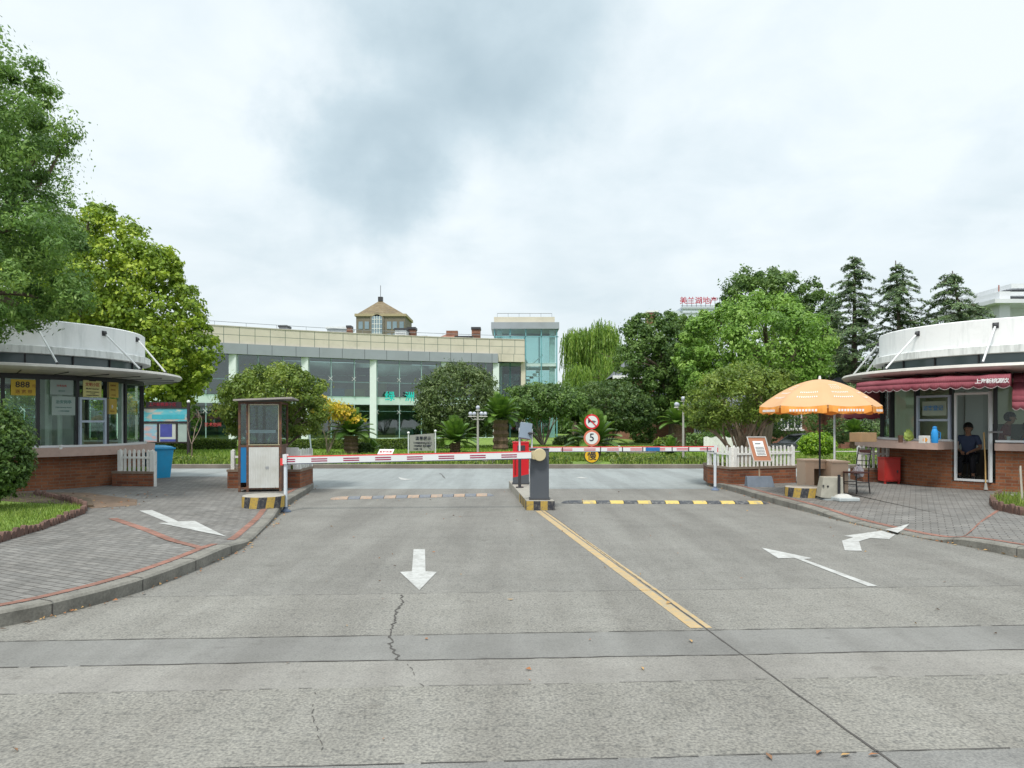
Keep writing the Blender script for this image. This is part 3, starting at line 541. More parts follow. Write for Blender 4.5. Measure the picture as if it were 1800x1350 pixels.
def cycad(px, pyb, D, hb, L_, nf, label, seed, tr=.28, up=1.0):
    c = pp(px, HZ, D); b = Vector((c.x, D, lawn_z(c.x, D))); t = thing('cycad', b, label, 'cycad', 'cycads in the garden island')
    rg = random.Random(seed); m = MB(); n = 9
    if hb > .3:
        m.tube([b + Vector((0, 0, hb * i / n - .05)) for i in range(n + 1)], [tr * (1.05 + (.12 if i % 2 else -.08)) for i in range(n + 1)], 12); m.build('trunk', bark((.13, .085, .055)), t)
    top = b + Vector((0, 0, hb)); V = []; RN = []; rb = MB()
    for i in range(nf):
        a = 2 * math.pi * (i / nf * 2.618 * 3); el = R_(8 + 72 * (i / nf) ** .8) * up; l = L_ * rg.uniform(.85, 1.1); d = Vector((math.cos(a), math.sin(a), 0)); P = []
        for k in range(19):
            s = k / 18; h = l * s * math.cos(el) * (1 - .12 * s); z = l * s * math.sin(el) - (.62 * (1 - i / nf * .6)) * l * s * s * .75; P.append(top + d * h + Vector((0, 0, z)))
        rb.tube(P[::3], [.018, .016, .014, .012, .009, .007, .005], 4, cap=False); sd = Vector((-d.y, d.x, 0)); rn = rg.random() * .6 + .25 * i / nf
        for k in range(2, 18):
            for q in range(2):
                p = P[k].lerp(P[k + 1], q / 2); tg = (P[k + 1] - P[k]).normalized(); w = .17 * L_ * math.sin(math.pi * min(1, (k + q / 2) / 18 * .86 + .12)) ** .6
                for sg in (-1, 1):
                    e = p + sd * sg * w + tg * w * .55 + Vector((0, 0, .22 * w)); wv = tg * .014 * L_
                    V += [p - wv, p + wv, e + wv * .3, e - wv * .3]; RN.append(min(1, rn + rg.random() * .25))
    npmesh('frond', np.array([tuple(v) for v in V]), 4, lf_cycad, t, RN); rb.build('stalk', lf_cycad, t); return t
cycad(617, 806, 33.5, .85, 1.5, 44, 'arching cycad on a thick dark trunk left of the small white sign', 71, .3)
cycad(800, 800, 33, .5, 1.5, 44, 'bushy cycad beside the globe lamp post, nearly trunkless', 72, .22, 1.15)
cycad(880, 798, 37, 1.55, 1.65, 46, 'tall cycad on a thick brown trunk behind the red cabinet', 73, .36)
cycad(1045, 806, 30, .55, 1.7, 46, 'large sprawling cycad behind the round traffic signs', 74, .25, 1.15)
cycad(1195, 798, 40, 1.3, 1.6, 42, 'dark cycad by the brick house, behind the tall lamp post', 75, .3)
cycad(1180, 812, 31, .15, .9, 30, 'small trunkless cycad low in the grass near the tall lamp post', 76, .15, 1.1)
cycad(655, 806, 34.5, .1, .7, 26, 'tiny trunkless cycad next to the thick dark cycad trunk', 77, .12, 1.2)
cycad(1500, 790, 46, 1.6, 1.3, 34, 'drooping cycad under the maroon awning edge', 78, .2)
def cedar(px, top, D, hw, label, seed, lean=0):
    c = pp(px, HZ, D); t = thing('cedar_tree', (c.x, D, 0), label, 'tree', 'cedars behind the right kiosk'); H = pp(px, top, D).z; rg = random.Random(seed); nr = np.random.default_rng(seed)
    base = Vector((c.x, D, 0)); m = MB(); m.tube([base, base + Vector((0, 0, H * .5)), base + Vector((lean, 0, H))], [.35, .2, .03], 8); POS = []; OUT = []
    z = H * .12
    while z < H - .15:
        f = 1 - z / H; nb = rg.randint(6, 9); ll = hw * (f ** .56) * 1.12 + .12
        for k in range(nb):
            a = rg.uniform(0, 2 * math.pi); l = ll * rg.uniform(.35, 1.2); st = base + Vector((lean * z / H, 0, z + rg.uniform(-.15, .15))); d = Vector((math.cos(a), math.sin(a), 0)); P = []
            for q in range(8):
                s = q / 7; P.append(st + d * l * s + Vector((0, 0, l * (.45 * s - .58 * s * s))))
            m.tube(P[::2] + [P[-1]], [.05 * f + .015, .03 * f + .01, .02, .012, .005], 4, cap=False); sd = Vector((-d.y, d.x, 0))
            npt = int(56 * l) + 16
            for _ in range(npt):
                s = rg.random() ** .7; i = min(6, int(s * 7)); p = P[i].lerp(P[i + 1], s * 7 - i); w = .20 * l * (1 - s) + .10
                q = p + sd * rg.gauss(0, w * .6) + Vector((0, 0, rg.gauss(-.07, .06))); POS.append(q); OUT.append(d * .5 + Vector((0, 0, .5)))
        z += .30 + .25 * f * rg.random() + (.16 if f > .5 else .12)
    n = len(POS); npmesh('crown', leaves_np(nr, np.array([tuple(p) for p in POS]), np.array([tuple(p) for p in OUT]), .26, .6, .26, .5), 4, lf_cedar, t, nr.random(n)); m.build('trunk', bark((.12, .09, .07)), t)
cedar(1502, 452, 55, 4.2, 'leftmost of three dark cedars behind the right kiosk, beside the bright round tree', 81)
cedar(1583, 458, 52, 3.7, 'middle one of three dark cedars behind the right kiosk', 82, -.35)
cedar(1700, 476, 50, 4.2, 'cedar with wide drooping boughs over the right kiosk roof, nearest the white building', 83, -1.0)
cedar(1462, 545, 60, 4.4, 'lower cedar wedged between the dark tree and the cedar group', 84)
def willow(px, py, rx, ry, D, label, seed, n=950):
    c = pp(px, py, D); s = D / F; b = Vector((c.x, D, 0)); t = thing('willow_tree', b, label, 'tree', 'willows beside the glass stair tower'); rg = random.Random(seed); m = MB(); m.tube([b, b + Vector((.2, 0, c.z * .5)), c], [.3, .24, .12], 8); V = []; RN = []; LB_ = [(Vector((rg.uniform(-.6, .6) * rx * s, rg.uniform(-.5, .5) * rx * s, rg.uniform(-.7, .25) * ry * s)), rg.uniform(.3, .55)) for _ in range(8)]
    for i in range(n):
        a = rg.uniform(0, 2 * math.pi); e = rg.random() ** .6; u = Vector((math.cos(a) * e, math.sin(a) * e, math.sqrt(max(0, 1 - e * e)))); lob = LB_[rg.randrange(len(LB_))]; p = c + lob[0] + Vector((u.x * rx * s * lob[1], u.y * rx * s * lob[1], u.z * ry * s * .8 * lob[1])) + Vector((rg.gauss(0, .25), rg.gauss(0, .25), rg.gauss(0, .3))); l = rg.uniform(.8, 3.6); col = rg.random(); dx = Vector((u.x * .3, u.y * .3, 0)); q = p.copy()
        if i % 40 == 0: limb(m, c, p, .06, .01, rg)
        k = 0
        while k < l:
            w = .1; o = Vector((rg.uniform(-1, 1), rg.uniform(-1, 1), 0)) * .12; sl_ = Vector((rg.uniform(-.5, .5), rg.uniform(-.5, .5), 0)).normalized() * .045; ln = Vector((o.x, o.y, -.28))
            V += [q - sl_, q + sl_, q + ln + sl_ * .3, q + ln - sl_ * .3]; RN.append(min(1, col * .7 + rg.random() * .3)); q = q + Vector((0, 0, -.13)) + dx * .05; k += .13
    npmesh('crown', np.array([tuple(v) for v in V]), 4, lf_willow, t, RN); m.build('trunk', bark((.14, .11, .08)), t)
willow(1035, 600, 62, 48, 75, 'tall pale willow with hanging twigs right of the glass stair tower', 91, 1150)
willow(1010, 660, 34, 30, 68, 'lower bright willow touching the foot of the glass stair tower', 92, 700)
willow(1060, 670, 44, 36, 70, 'lower bright willow beside the dark broad tree', 93, 800)
willow(1085, 640, 40, 36, 72, 'bright willow filling the gap between the tall willow and the dark camphor', 94, 700)
# grass on the near edge of the lawn and on the corner beds
def grass(name, n, fn, h, mat, seed, w=.012):
    rg = np.random.default_rng(seed); P = fn(rg, n); n = len(P); a = rg.uniform(0, 6.283, n); hh = h * rg.uniform(.4, 1.3, n); ww = w * rg.uniform(.6, 1.5, n); ln = rg.normal(0, .35, (n, 2)) * hh[:, None]
    dx, dy = np.cos(a) * ww, np.sin(a) * ww; z0 = np.zeros(n); v = np.stack([P + np.stack([-dx, -dy, z0 - .01], 1), P + np.stack([dx, dy, z0 - .01], 1), P + np.stack([ln[:, 0], ln[:, 1], hh], 1)], 1)
    return tag(npmesh(name, v.reshape(-1, 3), 3, mat, None, rg.random(n)), kind='stuff')
lzv = np.vectorize(lawn_z)
def fringe(rg, n):
    y = 26.5 + np.abs(rg.normal(0, 2.6, n)); x = rg.uniform(-20, 22, n); k = ~((np.abs(x - 2.9) < .8) & (y < 28.2)) & ((np.sin(x * 1.3) + np.sin(x * .37 + 1) + rg.normal(0, .8, n)) > -1.1); x, y = x[k], y[k]; return np.stack([x, y, lzv(x, y)], 1)
grass('grass', 60000, fringe, .17, lf_grass, 101, .022)
def lawnpts(rg, n):
    y = rg.uniform(28, 44, n); x = rg.uniform(-24, 24, n); k = ~((x > 2.5) & (y > 36) & (y < 39)); x, y = x[k], y[k]; return np.stack([x, y, lzv(x, y)], 1)
grass('grass', 60000, lawnpts, .07, leafmat('leaf_lawn', (0.117, 0.208, 0.026), (0.182, 0.312, 0.039), (0.260, 0.390, 0.065)), 102, .03)
lf_cover = leafmat('leaf_cover', (0.052, 0.104, 0.026), (0.117, 0.195, 0.039), (0.260, 0.286, 0.065)); rg = np.random.default_rng(7)
n = 26000; y = 26.7 + np.abs(rg.normal(0, .8, n)); x = rg.uniform(-20, 22, n); k = ~((np.abs(x - 2.9) < .7) & (y < 28)) & ((np.sin(x * .9 + 2) + np.sin(x * .31)) + rg.normal(0, .5, n) > -.3); x, y = x[k], y[k]
p = np.stack([x, y, lzv(x, y) + rg.uniform(0, .26, len(x))], 1); tag(npmesh('ground_cover', leaves_np(rg, p, np.zeros_like(p), .1, .5), 4, lf_cover, None, rg.random(len(p))), kind='stuff')
# corner beds with scalloped brick edging
bedsoil = paint((.10, .075, .05), .95, .5, 6)
def bed(poly, z, mat, name='lawn'):
    m = MB(); m.prism(poly, .11, z); return tag(m.build(name, mat), kind='structure')
LB = [(-6.3, 8.6), (-6.5, 9.3), (-6.72, 10.6), (-7.15, 12.3), (-7.5, 13.0), (-8.4, 14.0), (-9.8, 15.2), (-16, 15.4), (-16, 7.4), (-9, 7.6)]
bed(LB, .16, lm.m); rgr = np.random.default_rng(3)
def inpoly(x, y, poly):
    r = np.zeros(len(x), bool); j = len(poly) - 1
    for i in range(len(poly)):
        (xi, yi), (xj, yj) = poly[i], poly[j]; c = ((yi > y) != (yj > y)) & (x < (xj - xi) * (y - yi) / (yj - yi + 1e-9) + xi); r ^= c; j = i
    return r
def bedpts(rg, n):
    x = rg.uniform(-12, -6.3, n); y = rg.uniform(8, 15.4, n); k = inpoly(x, y, LB) & ~((y > 13.3) & (rg.random(n) < .9)); return np.stack([x[k], y[k], np.full(k.sum(), .16)], 1)
grass('grass', 42000, bedpts, .06, lf_grass, 103, .006)
m = MB(); m.prism([(-8.0, 13.3), (-7.5, 13.25), (-8.2, 14.4), (-9.6, 15.5), (-15, 15.6), (-15, 14.2), (-10, 14.1)], .12, .166); tag(m.build('soil', bedsoil), kind='structure')
m = MB(); m.prism([(-7.45, 13.1), (-6.9, 13.6), (-7.4, 14.6), (-9.2, 16.0), (-12, 16.3), (-9.8, 15.4), (-8.4, 14.2)], .11, .124); tag(m.build('soil', paint((.17, .12, .085), .95, .35, 5)), kind='structure')
RB = [(8.35, 12.1), (8.45, 12.9), (9.0, 13.9), (9.9, 15.0), (16, 15.2), (16, 9), (11, 10.2)]
bed(RB, .16, bedsoil, 'soil'); grass('grass', 9000, lambda rg, n: (lambda x, y: np.stack([x, y, np.full(len(x), .16)], 1)[inpoly(x, y, RB)])(rg.uniform(8.3, 12, n), rg.uniform(9.5, 15, n)), .14, lf_grass, 104, .008)
edgem = paint((.13, .075, .06), .9, .4, 8, 0, .3)
def edging(pts, label, hh=.13):
    t = thing('brick_edging', (*pts[0], .12), label, 'garden edging'); r = random.Random(4); m = MB()
    for a, b in zip(pts, pts[1:]):
        a, b = Vector((*a, .12)), Vector((*b, .12)); n = max(1, int((b - a).length / .115)); an = math.atan2((b - a).y, (b - a).x)
        for i in range(n):
            c = a.lerp(b, (i + .5) / n); k = r.uniform(-.015, .015); ta = an + r.uniform(-.15, .15); h = hh * r.uniform(.7, 1.05); prof = [(-.05, -.02), (.05, -.02), (.052, h * .6), (.03, h * .92), (0, h), (-.03, h * .92), (-.052, h * .6)]
            dx, dy = math.cos(ta), math.sin(ta); vs = [(c.x + dx * u - dy * (s * .03 + k), c.y + dy * u + dx * (s * .03 + k), .12 + w) for s in (-1, 1) for u, w in prof]; q = len(prof)
            m.add(vs, [tuple(range(q)), tuple(range(2 * q - 1, q - 1, -1))] + [(i2 + q, (i2 + 1) % q + q, (i2 + 1) % q, i2) for i2 in range(q)])
    o = m.build('scalloped_bricks', edgem, t); return t
edging([(-6.3, 8.6), (-6.5, 9.3), (-6.72, 10.6), (-7.15, 12.3), (-7.5, 13.0)], 'scalloped brick edging along the left lawn beside the pavement')
edging([(-7.5, 13.0), (-8.4, 13.95), (-9.8, 15.2)], 'dark scalloped brick edging running back towards the left kiosk', .16)
edging([(8.35, 12.1), (8.45, 12.9), (9.0, 13.9), (9.9, 15.0)], 'rough brick edging of the planted corner before the right kiosk', .17)
# dead leaves lying in the gutters
rg = random.Random(8); m = MB(); PL = smooth(KL, 6); PR = smooth(KR, 6)
def litter(x, y, z, s):
    a = rg.uniform(0, 6.28); c, d = math.cos(a) * s, math.sin(a) * s; h = rg.uniform(0, .02); m.add([(x - c, y - d, z), (x - d * .45, y + c * .45, z + h), (x + c, y + d, z + .004), (x + d * .45, y - c * .45, z + h * .3)], [(0, 1, 2, 3)], rg.randrange(3))
for K, s in ((PL, 1), (PR, -1)):
    for _ in range(230):
        i = rg.randrange(len(K) - 1)
        if not 5 < K[i][1] < 19: continue
        f = rg.random(); litter(K[i][0] * (1 - f) + K[i + 1][0] * f + s * abs(rg.gauss(.02, .07)), K[i][1] * (1 - f) + K[i + 1][1] * f, .012, rg.uniform(.012, .03))
for _ in range(60): litter(rg.uniform(-3, 5), rg.uniform(3.6, 18), .008, rg.uniform(.012, .03))
for px, py in ((1352, 1333), (1440, 1326), (1486, 1330), (1536, 1330), (897, 1055), (1214, 1129), (1175, 1062), (1604, 925), (1130, 888)): v = gp(px, py); litter(v.x, v.y, .01, .035)
for _ in range(90): litter(rg.uniform(-9.5, -6.8), rg.uniform(12.8, 16), .135, rg.uniform(.015, .035))
tag(m.build('fallen_leaves', [paint((.32, .14, .06), .8), paint((.2, .11, .06), .8), paint((.4, .25, .1), .8)]), kind='stuff')
# ------------------------------------------------------------------ the glass building
fx = np.array([-23.4, -18.7, -15.4, -10.5, -6.2, -1.65, 1.1]); fy = np.array([55, 58.4, 60.3, 61.9, 63.5, 64.8, 66]); pf = np.polyfit(fx, fy, 2)
fD = lambda x: float(np.polyval(pf, x))
dist = [0]; X_ = [-34.0]; stp = .05
while X_[-1] < 1.1: x = X_[-1]; X_.append(x + stp); dist.append(dist[-1] + math.hypot(stp, fD(x + stp) - fD(x)))
def at_s(s): x = float(np.interp(s, dist, X_)); return x, fD(x)
TOT = dist[-1]; sX = lambda x: float(np.interp(x, X_, dist))
def fac(m, s0, s1, z0, z1, out, thick, step=1.15, mi=0):
    n = max(1, int(round((s1 - s0) / step))); P = []
    for i in range(n + 1):
        s = s0 + (s1 - s0) * i / n; x, y = at_s(s); x2, y2 = at_s(min(TOT, s + .1)); x1, y1 = at_s(max(0, s - .1)); t = Vector((x2 - x1, y2 - y1)).normalized(); o = Vector((t.y, -t.x)); P.append((Vector((x, y)) + o * out, Vector((x, y)) + o * (out - thick)))
    for (a, b), (c, d) in zip(P, P[1:]):
        m.add([(*a, z0), (*c, z0), (*d, z0), (*b, z0), (*a, z1), (*c, z1), (*d, z1), (*b, z1)], [(0, 1, 5, 4), (4, 5, 6, 7), (0, 3, 2, 1), (2, 3, 7, 6), (1, 2, 6, 5), (0, 4, 7, 3)], mi)
    return m
gb = thing('glass_building', (-12, 62, 0), 'long curved two-storey glass building with cream parapet and grey band', 'building')
cream = paint((.60, .555, .455), .6, .08, .9, 0, .2); greyp = paint((.30, .33, .36), .5, .1, .8, 0, .15); tealw = paint((.58, .72, .67), .5, .05, 1); teal = paint((.14, .34, .37), .4, .1, 1)
s12 = sX(-1.3)
fac(MB(), 0, TOT, 7.66, 8.93, .12, .4).build('parapet', cream, gb)
fac(MB(), s12 + .02, TOT, 6.98, 7.655, .12, .4).build('parapet', cream, gb)
m = MB(); fac(m, 0, TOT, 8.93, 9.0, .16, .48); m.build('coping', paint((.5, .47, .4), .6), gb)
jm = MB(); s = 0
while s < TOT - .1: fac(jm, s, s + .035, 7.67, 8.92, .124, .01, 9); s += 1.15
fac(jm, 0, TOT, 8.30, 8.33, .123, .01, 1.15); fac(jm, s12 + .1, TOT, 7.64, 7.665, .123, .01)
s = s12 + .3
while s < TOT - .1: fac(jm, s, s + .035, 7.0, 7.64, .1235, .01, 9); s += 1.15
jm.build('panel_joint', paint((.1, .14, .12), .8), gb)
fac(MB(), 0, s12, 6.85, 7.655, .3, .6).build('grey_band', greyp, gb)
jm = MB(); s = 0
while s < s12: fac(jm, s, s + .03, 6.86, 7.65, .304, .01, 9); s += 1.85
jm.build('panel_joint', dark, gb)
fac(MB(), 0, s12, 3.1, 3.76, -.12, .3).build('floor_band', tealw, gb)
fac(MB(), 0, s12, .1, .32, .02, .3).build('plinth', tealw, gb)
cs = [sX((px - 900) / F * fD((px - 900) / F * 62)) for px in (393, 533, 656, 781, 872)]; cs = [cs[0] - 7.6 * k for k in (2, 1)] + cs
for s in cs:
    x, y = at_s(s); m = MB(); m.bx(x - .27, x + .27, y - .10, y + .5, .1, 6.84); m.build('column', paint((.66, .74, .72), .6, .05), gb)
fin = MB(); gl = MB(); s = .4
edges = [0.0] + sorted(cs) + [s12]
glp = []
for a, b in zip(edges, edges[1:]):
    for z0, z1 in ((.33, 3.08), (3.78, 6.83)):
        fac(MB(), a + .02, b - .02, z0, z1, -.06, .012, 1.9).build('window', glassB, gb, weld=True)
while s < s12:
    for q0, q1 in ((.33, 3.09), (3.77, 6.84)): fac(MB(), s, s + .05, q0, q1, .02, .12, 9).build('glass_fin', paint((.30, .46, .44), .3, .05), gb)
    s += 1.9
sp_ = MB(); s = 1.9 * .5 - .5
s = .4
while s < s12:       # spider clips that hold the panes
    x, y = at_s(s)
    for z in (5.2, 2.5):
        sp_ = MB()
        for k in (-1, 1): sp_.tube([(x - .16, y - .1, z - .16 * k), (x, y - .1, z), (x + .16, y - .1, z + .16 * k)], .02, 4)
        sp_.build('spider_clip', wmetal, gb, weld=True)
    s += 1.9
rail = MB(); rail.tube([(x, y + .35, 4.95) for x, y in [at_s(q) for q in np.linspace(0, s12, 40)]], .035, 5); rail.tube([(x, y + .35, 2.55) for x, y in [at_s(q) for q in np.linspace(0, s12, 40)]], .03, 5); rail.build('handrail', wmetal, gb)
top = MB(); top.tube([(x, y + .1, 9.3) for x, y in [at_s(q) for q in np.linspace(0, TOT, 40)]], .02, 5)
s = .5
while s < TOT: x, y = at_s(s); top.tube([(x, y + .1, 9), (x, y + .1, 9.3)], .015, 4); s += 2.3
top.build('roof_rail', paint((.2, .22, .24), .5), gb)
def slab(z0, z1, name, mat, dep=11, out=-.2):
    P = [at_s(q) for q in np.linspace(0, TOT, 30)]; m = MB(); m.prism([(x, y - out) for x, y in P] + [(P[-1][0] + .6, P[-1][1] + dep), (P[0][0] - 4, P[0][1] + dep)], z0, z1); m.build(name, mat, gb)
slab(3.2, 3.7, 'floor_slab', paint((.5, .53, .52), .6)); slab(7.2, 7.66, 'roof_slab', paint((.55, .58, .57), .8), 11, -.5); slab(-.1, .1, 'floor_slab', paint((.22, .24, .24), .4))
bw = MB(); P = [at_s(q) for q in np.linspace(0, TOT, 30)]
for a, b in zip(P, P[1:]): bw.add([(a[0], a[1] + 7, .1), (b[0], b[1] + 7, .1), (b[0], b[1] + 7, 3.2), (a[0], a[1] + 7, 3.2), (a[0], a[1] + 9.5, 3.7), (b[0], b[1] + 9.5, 3.7), (b[0], b[1] + 9.5, 7.2), (a[0], a[1] + 9.5, 7.2)], [(3, 2, 1, 0), (7, 6, 5, 4)])
bw.build('inner_wall', paint((.36, .42, .41), .8, .6, .55), gb)
m = MB(); x, y = P[-1]; m.bx(x - .3, x + .1, y + .3, y + 11, 0, 7.2); m.build('end_wall', cream, gb)
# counters and equipment seen through the panes
rr = random.Random(2)
for px, z0, w, h, c, dd in ((600, 3.7, 3.6, .75, (.5, .4, .16), 2.5), (640, 3.7, 2.6, 1.5, (.45, .38, .2), 3.5), (622, 3.7, 1.1, 2.8, (.05, .16, .3), 5), (570, 3.7, 3, .8, (.2, .35, .5), 3), (480, 3.7, 2, 1.2, (.3, .35, .33), 3), (700, .1, 1.6, 1.0, (.35, .42, .4), 3), (740, .1, 1.2, 1.9, (.1, .11, .12), 3), (500, .1, 2.6, 1.0, (.4, .42, .42), 2.5), (360, .1, 2.6, 1.2, (.25, .28, .28), 2), (430, .1, 2, 1.4, (.2, .3, .3), 3), (800, 3.7, 3, 1.3, (.25, .28, .28), 4), (690, 3.7, 2.5, 1.1, (.2, .2, .18), 4)):
    x = (px - 900) / F * 62; y = fD(x) + dd; m = MB(); m.bx(x - w / 2, x + w / 2, y, y + .7, z0, z0 + h * .9); m.bx(x - w / 2 - .06, x + w / 2 + .06, y - .06, y + .76, z0 + h * .9, z0 + h); m.build('counter', paint(c, .6), gb)
# hanging light strips of the upper hall
m = MB(); x, y = at_s(sX(-16)); 
for k in range(9): m.bx(-17 + k * .9, -16.4 + k * .9, y + 5, y + 5.3, 5.7, 5.76)
m.build('shelf_strip', tealw, gb)
# lettering on the facade
tx = lambda s_, px, z, size, col, bold=.02: (lambda x: txt(gb, 'lettering', s_, size, col, (x, fD(x) - .5, z), (1, .33, 0), depth=.05, bold=bold))((px - 900) / F * fD((px - 900) / F * 62))
turq = paint((.02, .55, .48), .4, .05); rlet = paint((.42, .05, .06), .5, .1)
tx('绿', 687, 3.75, .85, turq, .06); tx('洲', 722, 3.75, .85, turq, .06); tx('示', 364, 2.65, .5, rlet); tx('艺术空间', 356, 1.45, .3, rlet)
# glass stair tower at the right end
tw = thing('stair_tower', (1.3, 70, 0), 'glass stair tower with cream top at the right end of the curved building', 'tower')
x0, x1, y0, y1 = -1.65, 4.25, 67.5, 73
def frame4(m, x0, x1, y0, y1, z0, z1): m.bx(x0, x1, y0, y0 + .25, z0, z1); m.bx(x0, x1, y1 - .25, y1, z0, z1); m.bx(x0, x0 + .25, y0 + .25, y1 - .25, z0, z1); m.bx(x1 - .25, x1, y0 + .25, y1 - .25, z0, z1)
m = MB(); frame4(m, x0, x1 - .35, y0, y1, 10.75, 11.25); m.build('parapet', cream, tw)
m = MB(); frame4(m, x0 - .25, x1 + .05, y0 - .2, y1, 10.15, 10.748); m.bx(x0, x1 - .2, y0 + .05, y1 - .25, 10.3, 10.6); m.build('grey_band', greyp, tw)
m = MB(); frame4(m, x0, x1 - .1, y0 + .1, y1 - .2, 6.75, 7.05); m.build('floor_band', paint((.5, .62, .6), .5), tw)
m = MB(); frame4(m, x0, x1 - .1, y0 + .1, y1 - .2, 3.3, 3.6); m.build('floor_band', paint((.5, .62, .6), .5), tw)
m = MB()
for k in range(5):
    x = x0 + .05 + (x1 - x0 - .2) * k / 4
    for y in (y0, y1 - .1): m.bx(x - .05, x + .05, y, y + .1, 0, 10.15)
m.bx(x0, x1, y0, y0 + .1, 9.4, 9.48); m.build('mullion', teal, tw)
for k in range(4):
    a, b = x0 + .1 + (x1 - x0 - .2) * k / 4, x0 + (x1 - x0 - .2) * (k + 1) / 4
    for z0, z1 in ((.1, 3.28), (3.62, 6.73), (7.07, 10.13)): m = MB(); m.bx(a, b, y0 + .03, y0 + .05, z0, z1); m.build('window', glassT, tw); m = MB(); m.bx(a, b, y1 - .07, y1 - .05, z0, z1); m.build('window', glassT, tw)
for x in (x0 + .5, x1 - .55): m = MB(); m.bx(x - .25, x + .25, y0 + .4, y0 + .9, 0, 10.15); m.build('column', paint((.66, .72, .72), .6), tw)
m = MB(); m.bx(x0 + .3, x1 - .3, y0 + 3.6, y1 - .4, 3.4, 3.55); m.bx(x1 - 1.6, x1 - .3, y0 + .6, y1 - .4, 6.8, 6.95)
for i in range(12): m.bx(x0 + .9 + i * .3, x0 + 1.25 + i * .3, y0 + 1.2, y0 + 2.4, 3.6 + i * .27, 3.75 + i * .27)
m.build('stair', paint((.45, .46, .46), .6), tw)
m = MB(); m.tube([(x0 + .9, y0 + 1.15, 4.7), (x0 + 4.5, y0 + 1.15, 7.9)], .05, 5); m.tube([(x0 + .9, y0 + 1.15, 5.9), (x0 + 4.5, y0 + 1.15, 5.9)], .04, 5); m.build('handrail', wmetal, tw)
m = MB(); m.tube([(x0 + .3, y0 + .2, 11.6), (x1 - .6, y0 + .2, 11.6)], .025, 5)
for k in range(6): m.tube([(x0 + .3 + k * 1.0, y0 + .2, 11.25), (x0 + .3 + k * 1.0, y0 + .2, 11.6)], .02, 4)
m.build('roof_rail', paint((.2, .22, .24), .5), tw)
# things on and beyond the roof
def far_box(name, px0, px1, py0, py1, D, dep, mat, label, cat, cap=None):
    a, b = pp(px0, py1, D), pp(px1, py0, D); t = thing(name, ((a.x + b.x) / 2, D + dep / 2, a.z), label, cat); m = MB(); m.bx(a.x, b.x, D, D + dep, a.z, b.z); m.build('housing', mat, t, bevel=.02); m = MB()
    e = .06 * (b.x - a.x); m.bx(a.x - e, b.x + e, D - .1, D + dep + .1, b.z, b.z + .12 * (b.z - a.z) + .05); m.build('cap', cap or dark, t); m = MB()
    for k in range(4): z = a.z + (b.z - a.z) * (.25 + .15 * k); m.bx(a.x + e, b.x - e, D - .03, D + .01, z, z + .03)
    m.build('louvre', dark, t); return t
far_box('roof_vent', 490, 504, 575, 596, 66, 1.2, paint((.3, .3, .32), .6), 'small grey slatted vent on the roof edge', 'roof vent')
far_box('plant_box', 575, 613, 578, 600, 68, 2, paint((.30, .33, .34), .6), 'wide grey plant box on the roof left of the stone tower', 'roof unit', paint((.6, .62, .62), .6))
far_box('chimney', 609, 617, 576, 600, 66.5, .8, brickh, 'narrow brick chimney at the end of the wide grey roof box', 'chimney')
far_box('plant_box', 694, 714, 580, 600, 72, 2, paint((.62, .64, .64), .6), 'white box-shaped unit on the roof right of the stone tower', 'roof unit')
far_box('chimney', 716, 730, 579, 606, 74, 1.2, brickh, 'brick chimney between the stone tower and the hipped roof', 'chimney')
far_box('chimney', 829, 844, 579, 606, 76, 1.2, brickh, 'brick chimney standing left of the glass stair tower', 'chimney')
rf = paint((.28, .14, .1), .8, .2, 1)
t = thing('brick_house', (-7.3, 92, 0), 'brown roof peak with small chimney showing above the glass building parapet', 'house'); a = pp(770, 596, 90); b = pp(806, 583, 90); m = MB(); m.bx(a.x, b.x, 90, 95, 0, a.z); m.build('wall', brickh, t)
m = MB(); m.add([(a.x - .3, 89.7, a.z), (b.x + .3, 89.7, a.z), (b.x + .3, 95.3, a.z), (a.x - .3, 95.3, a.z), (a.x + 1, 92, b.z), (b.x - 1, 92, b.z)], [(0, 1, 5, 4), (2, 3, 4, 5), (1, 2, 5), (3, 0, 4), (3, 2, 1, 0)]); m.build('roof', rf, t); m = MB(); m.bx(a.x + .9, a.x + 2.3, 91, 92, a.z, b.z + .25); m.build('chimney', brickh, t)
for px, z in ((735, 9.2), (815, 9.2)): t = thing('roof_unit', (*pp(px, HZ, 72).xy, 0), 'low dark ventilation unit on the roof near the ' + ('stone tower' if px < 800 else 'stair tower'), 'roof unit'); m = MB(); c = pp(px, 592, 72); m.bx(c.x - .8, c.x + .8, 72, 73, 7.6, c.z); m.bx(c.x - .9, c.x + .9, 71.9, 73.1, c.z, c.z + .08); m.build('housing', dark, t)
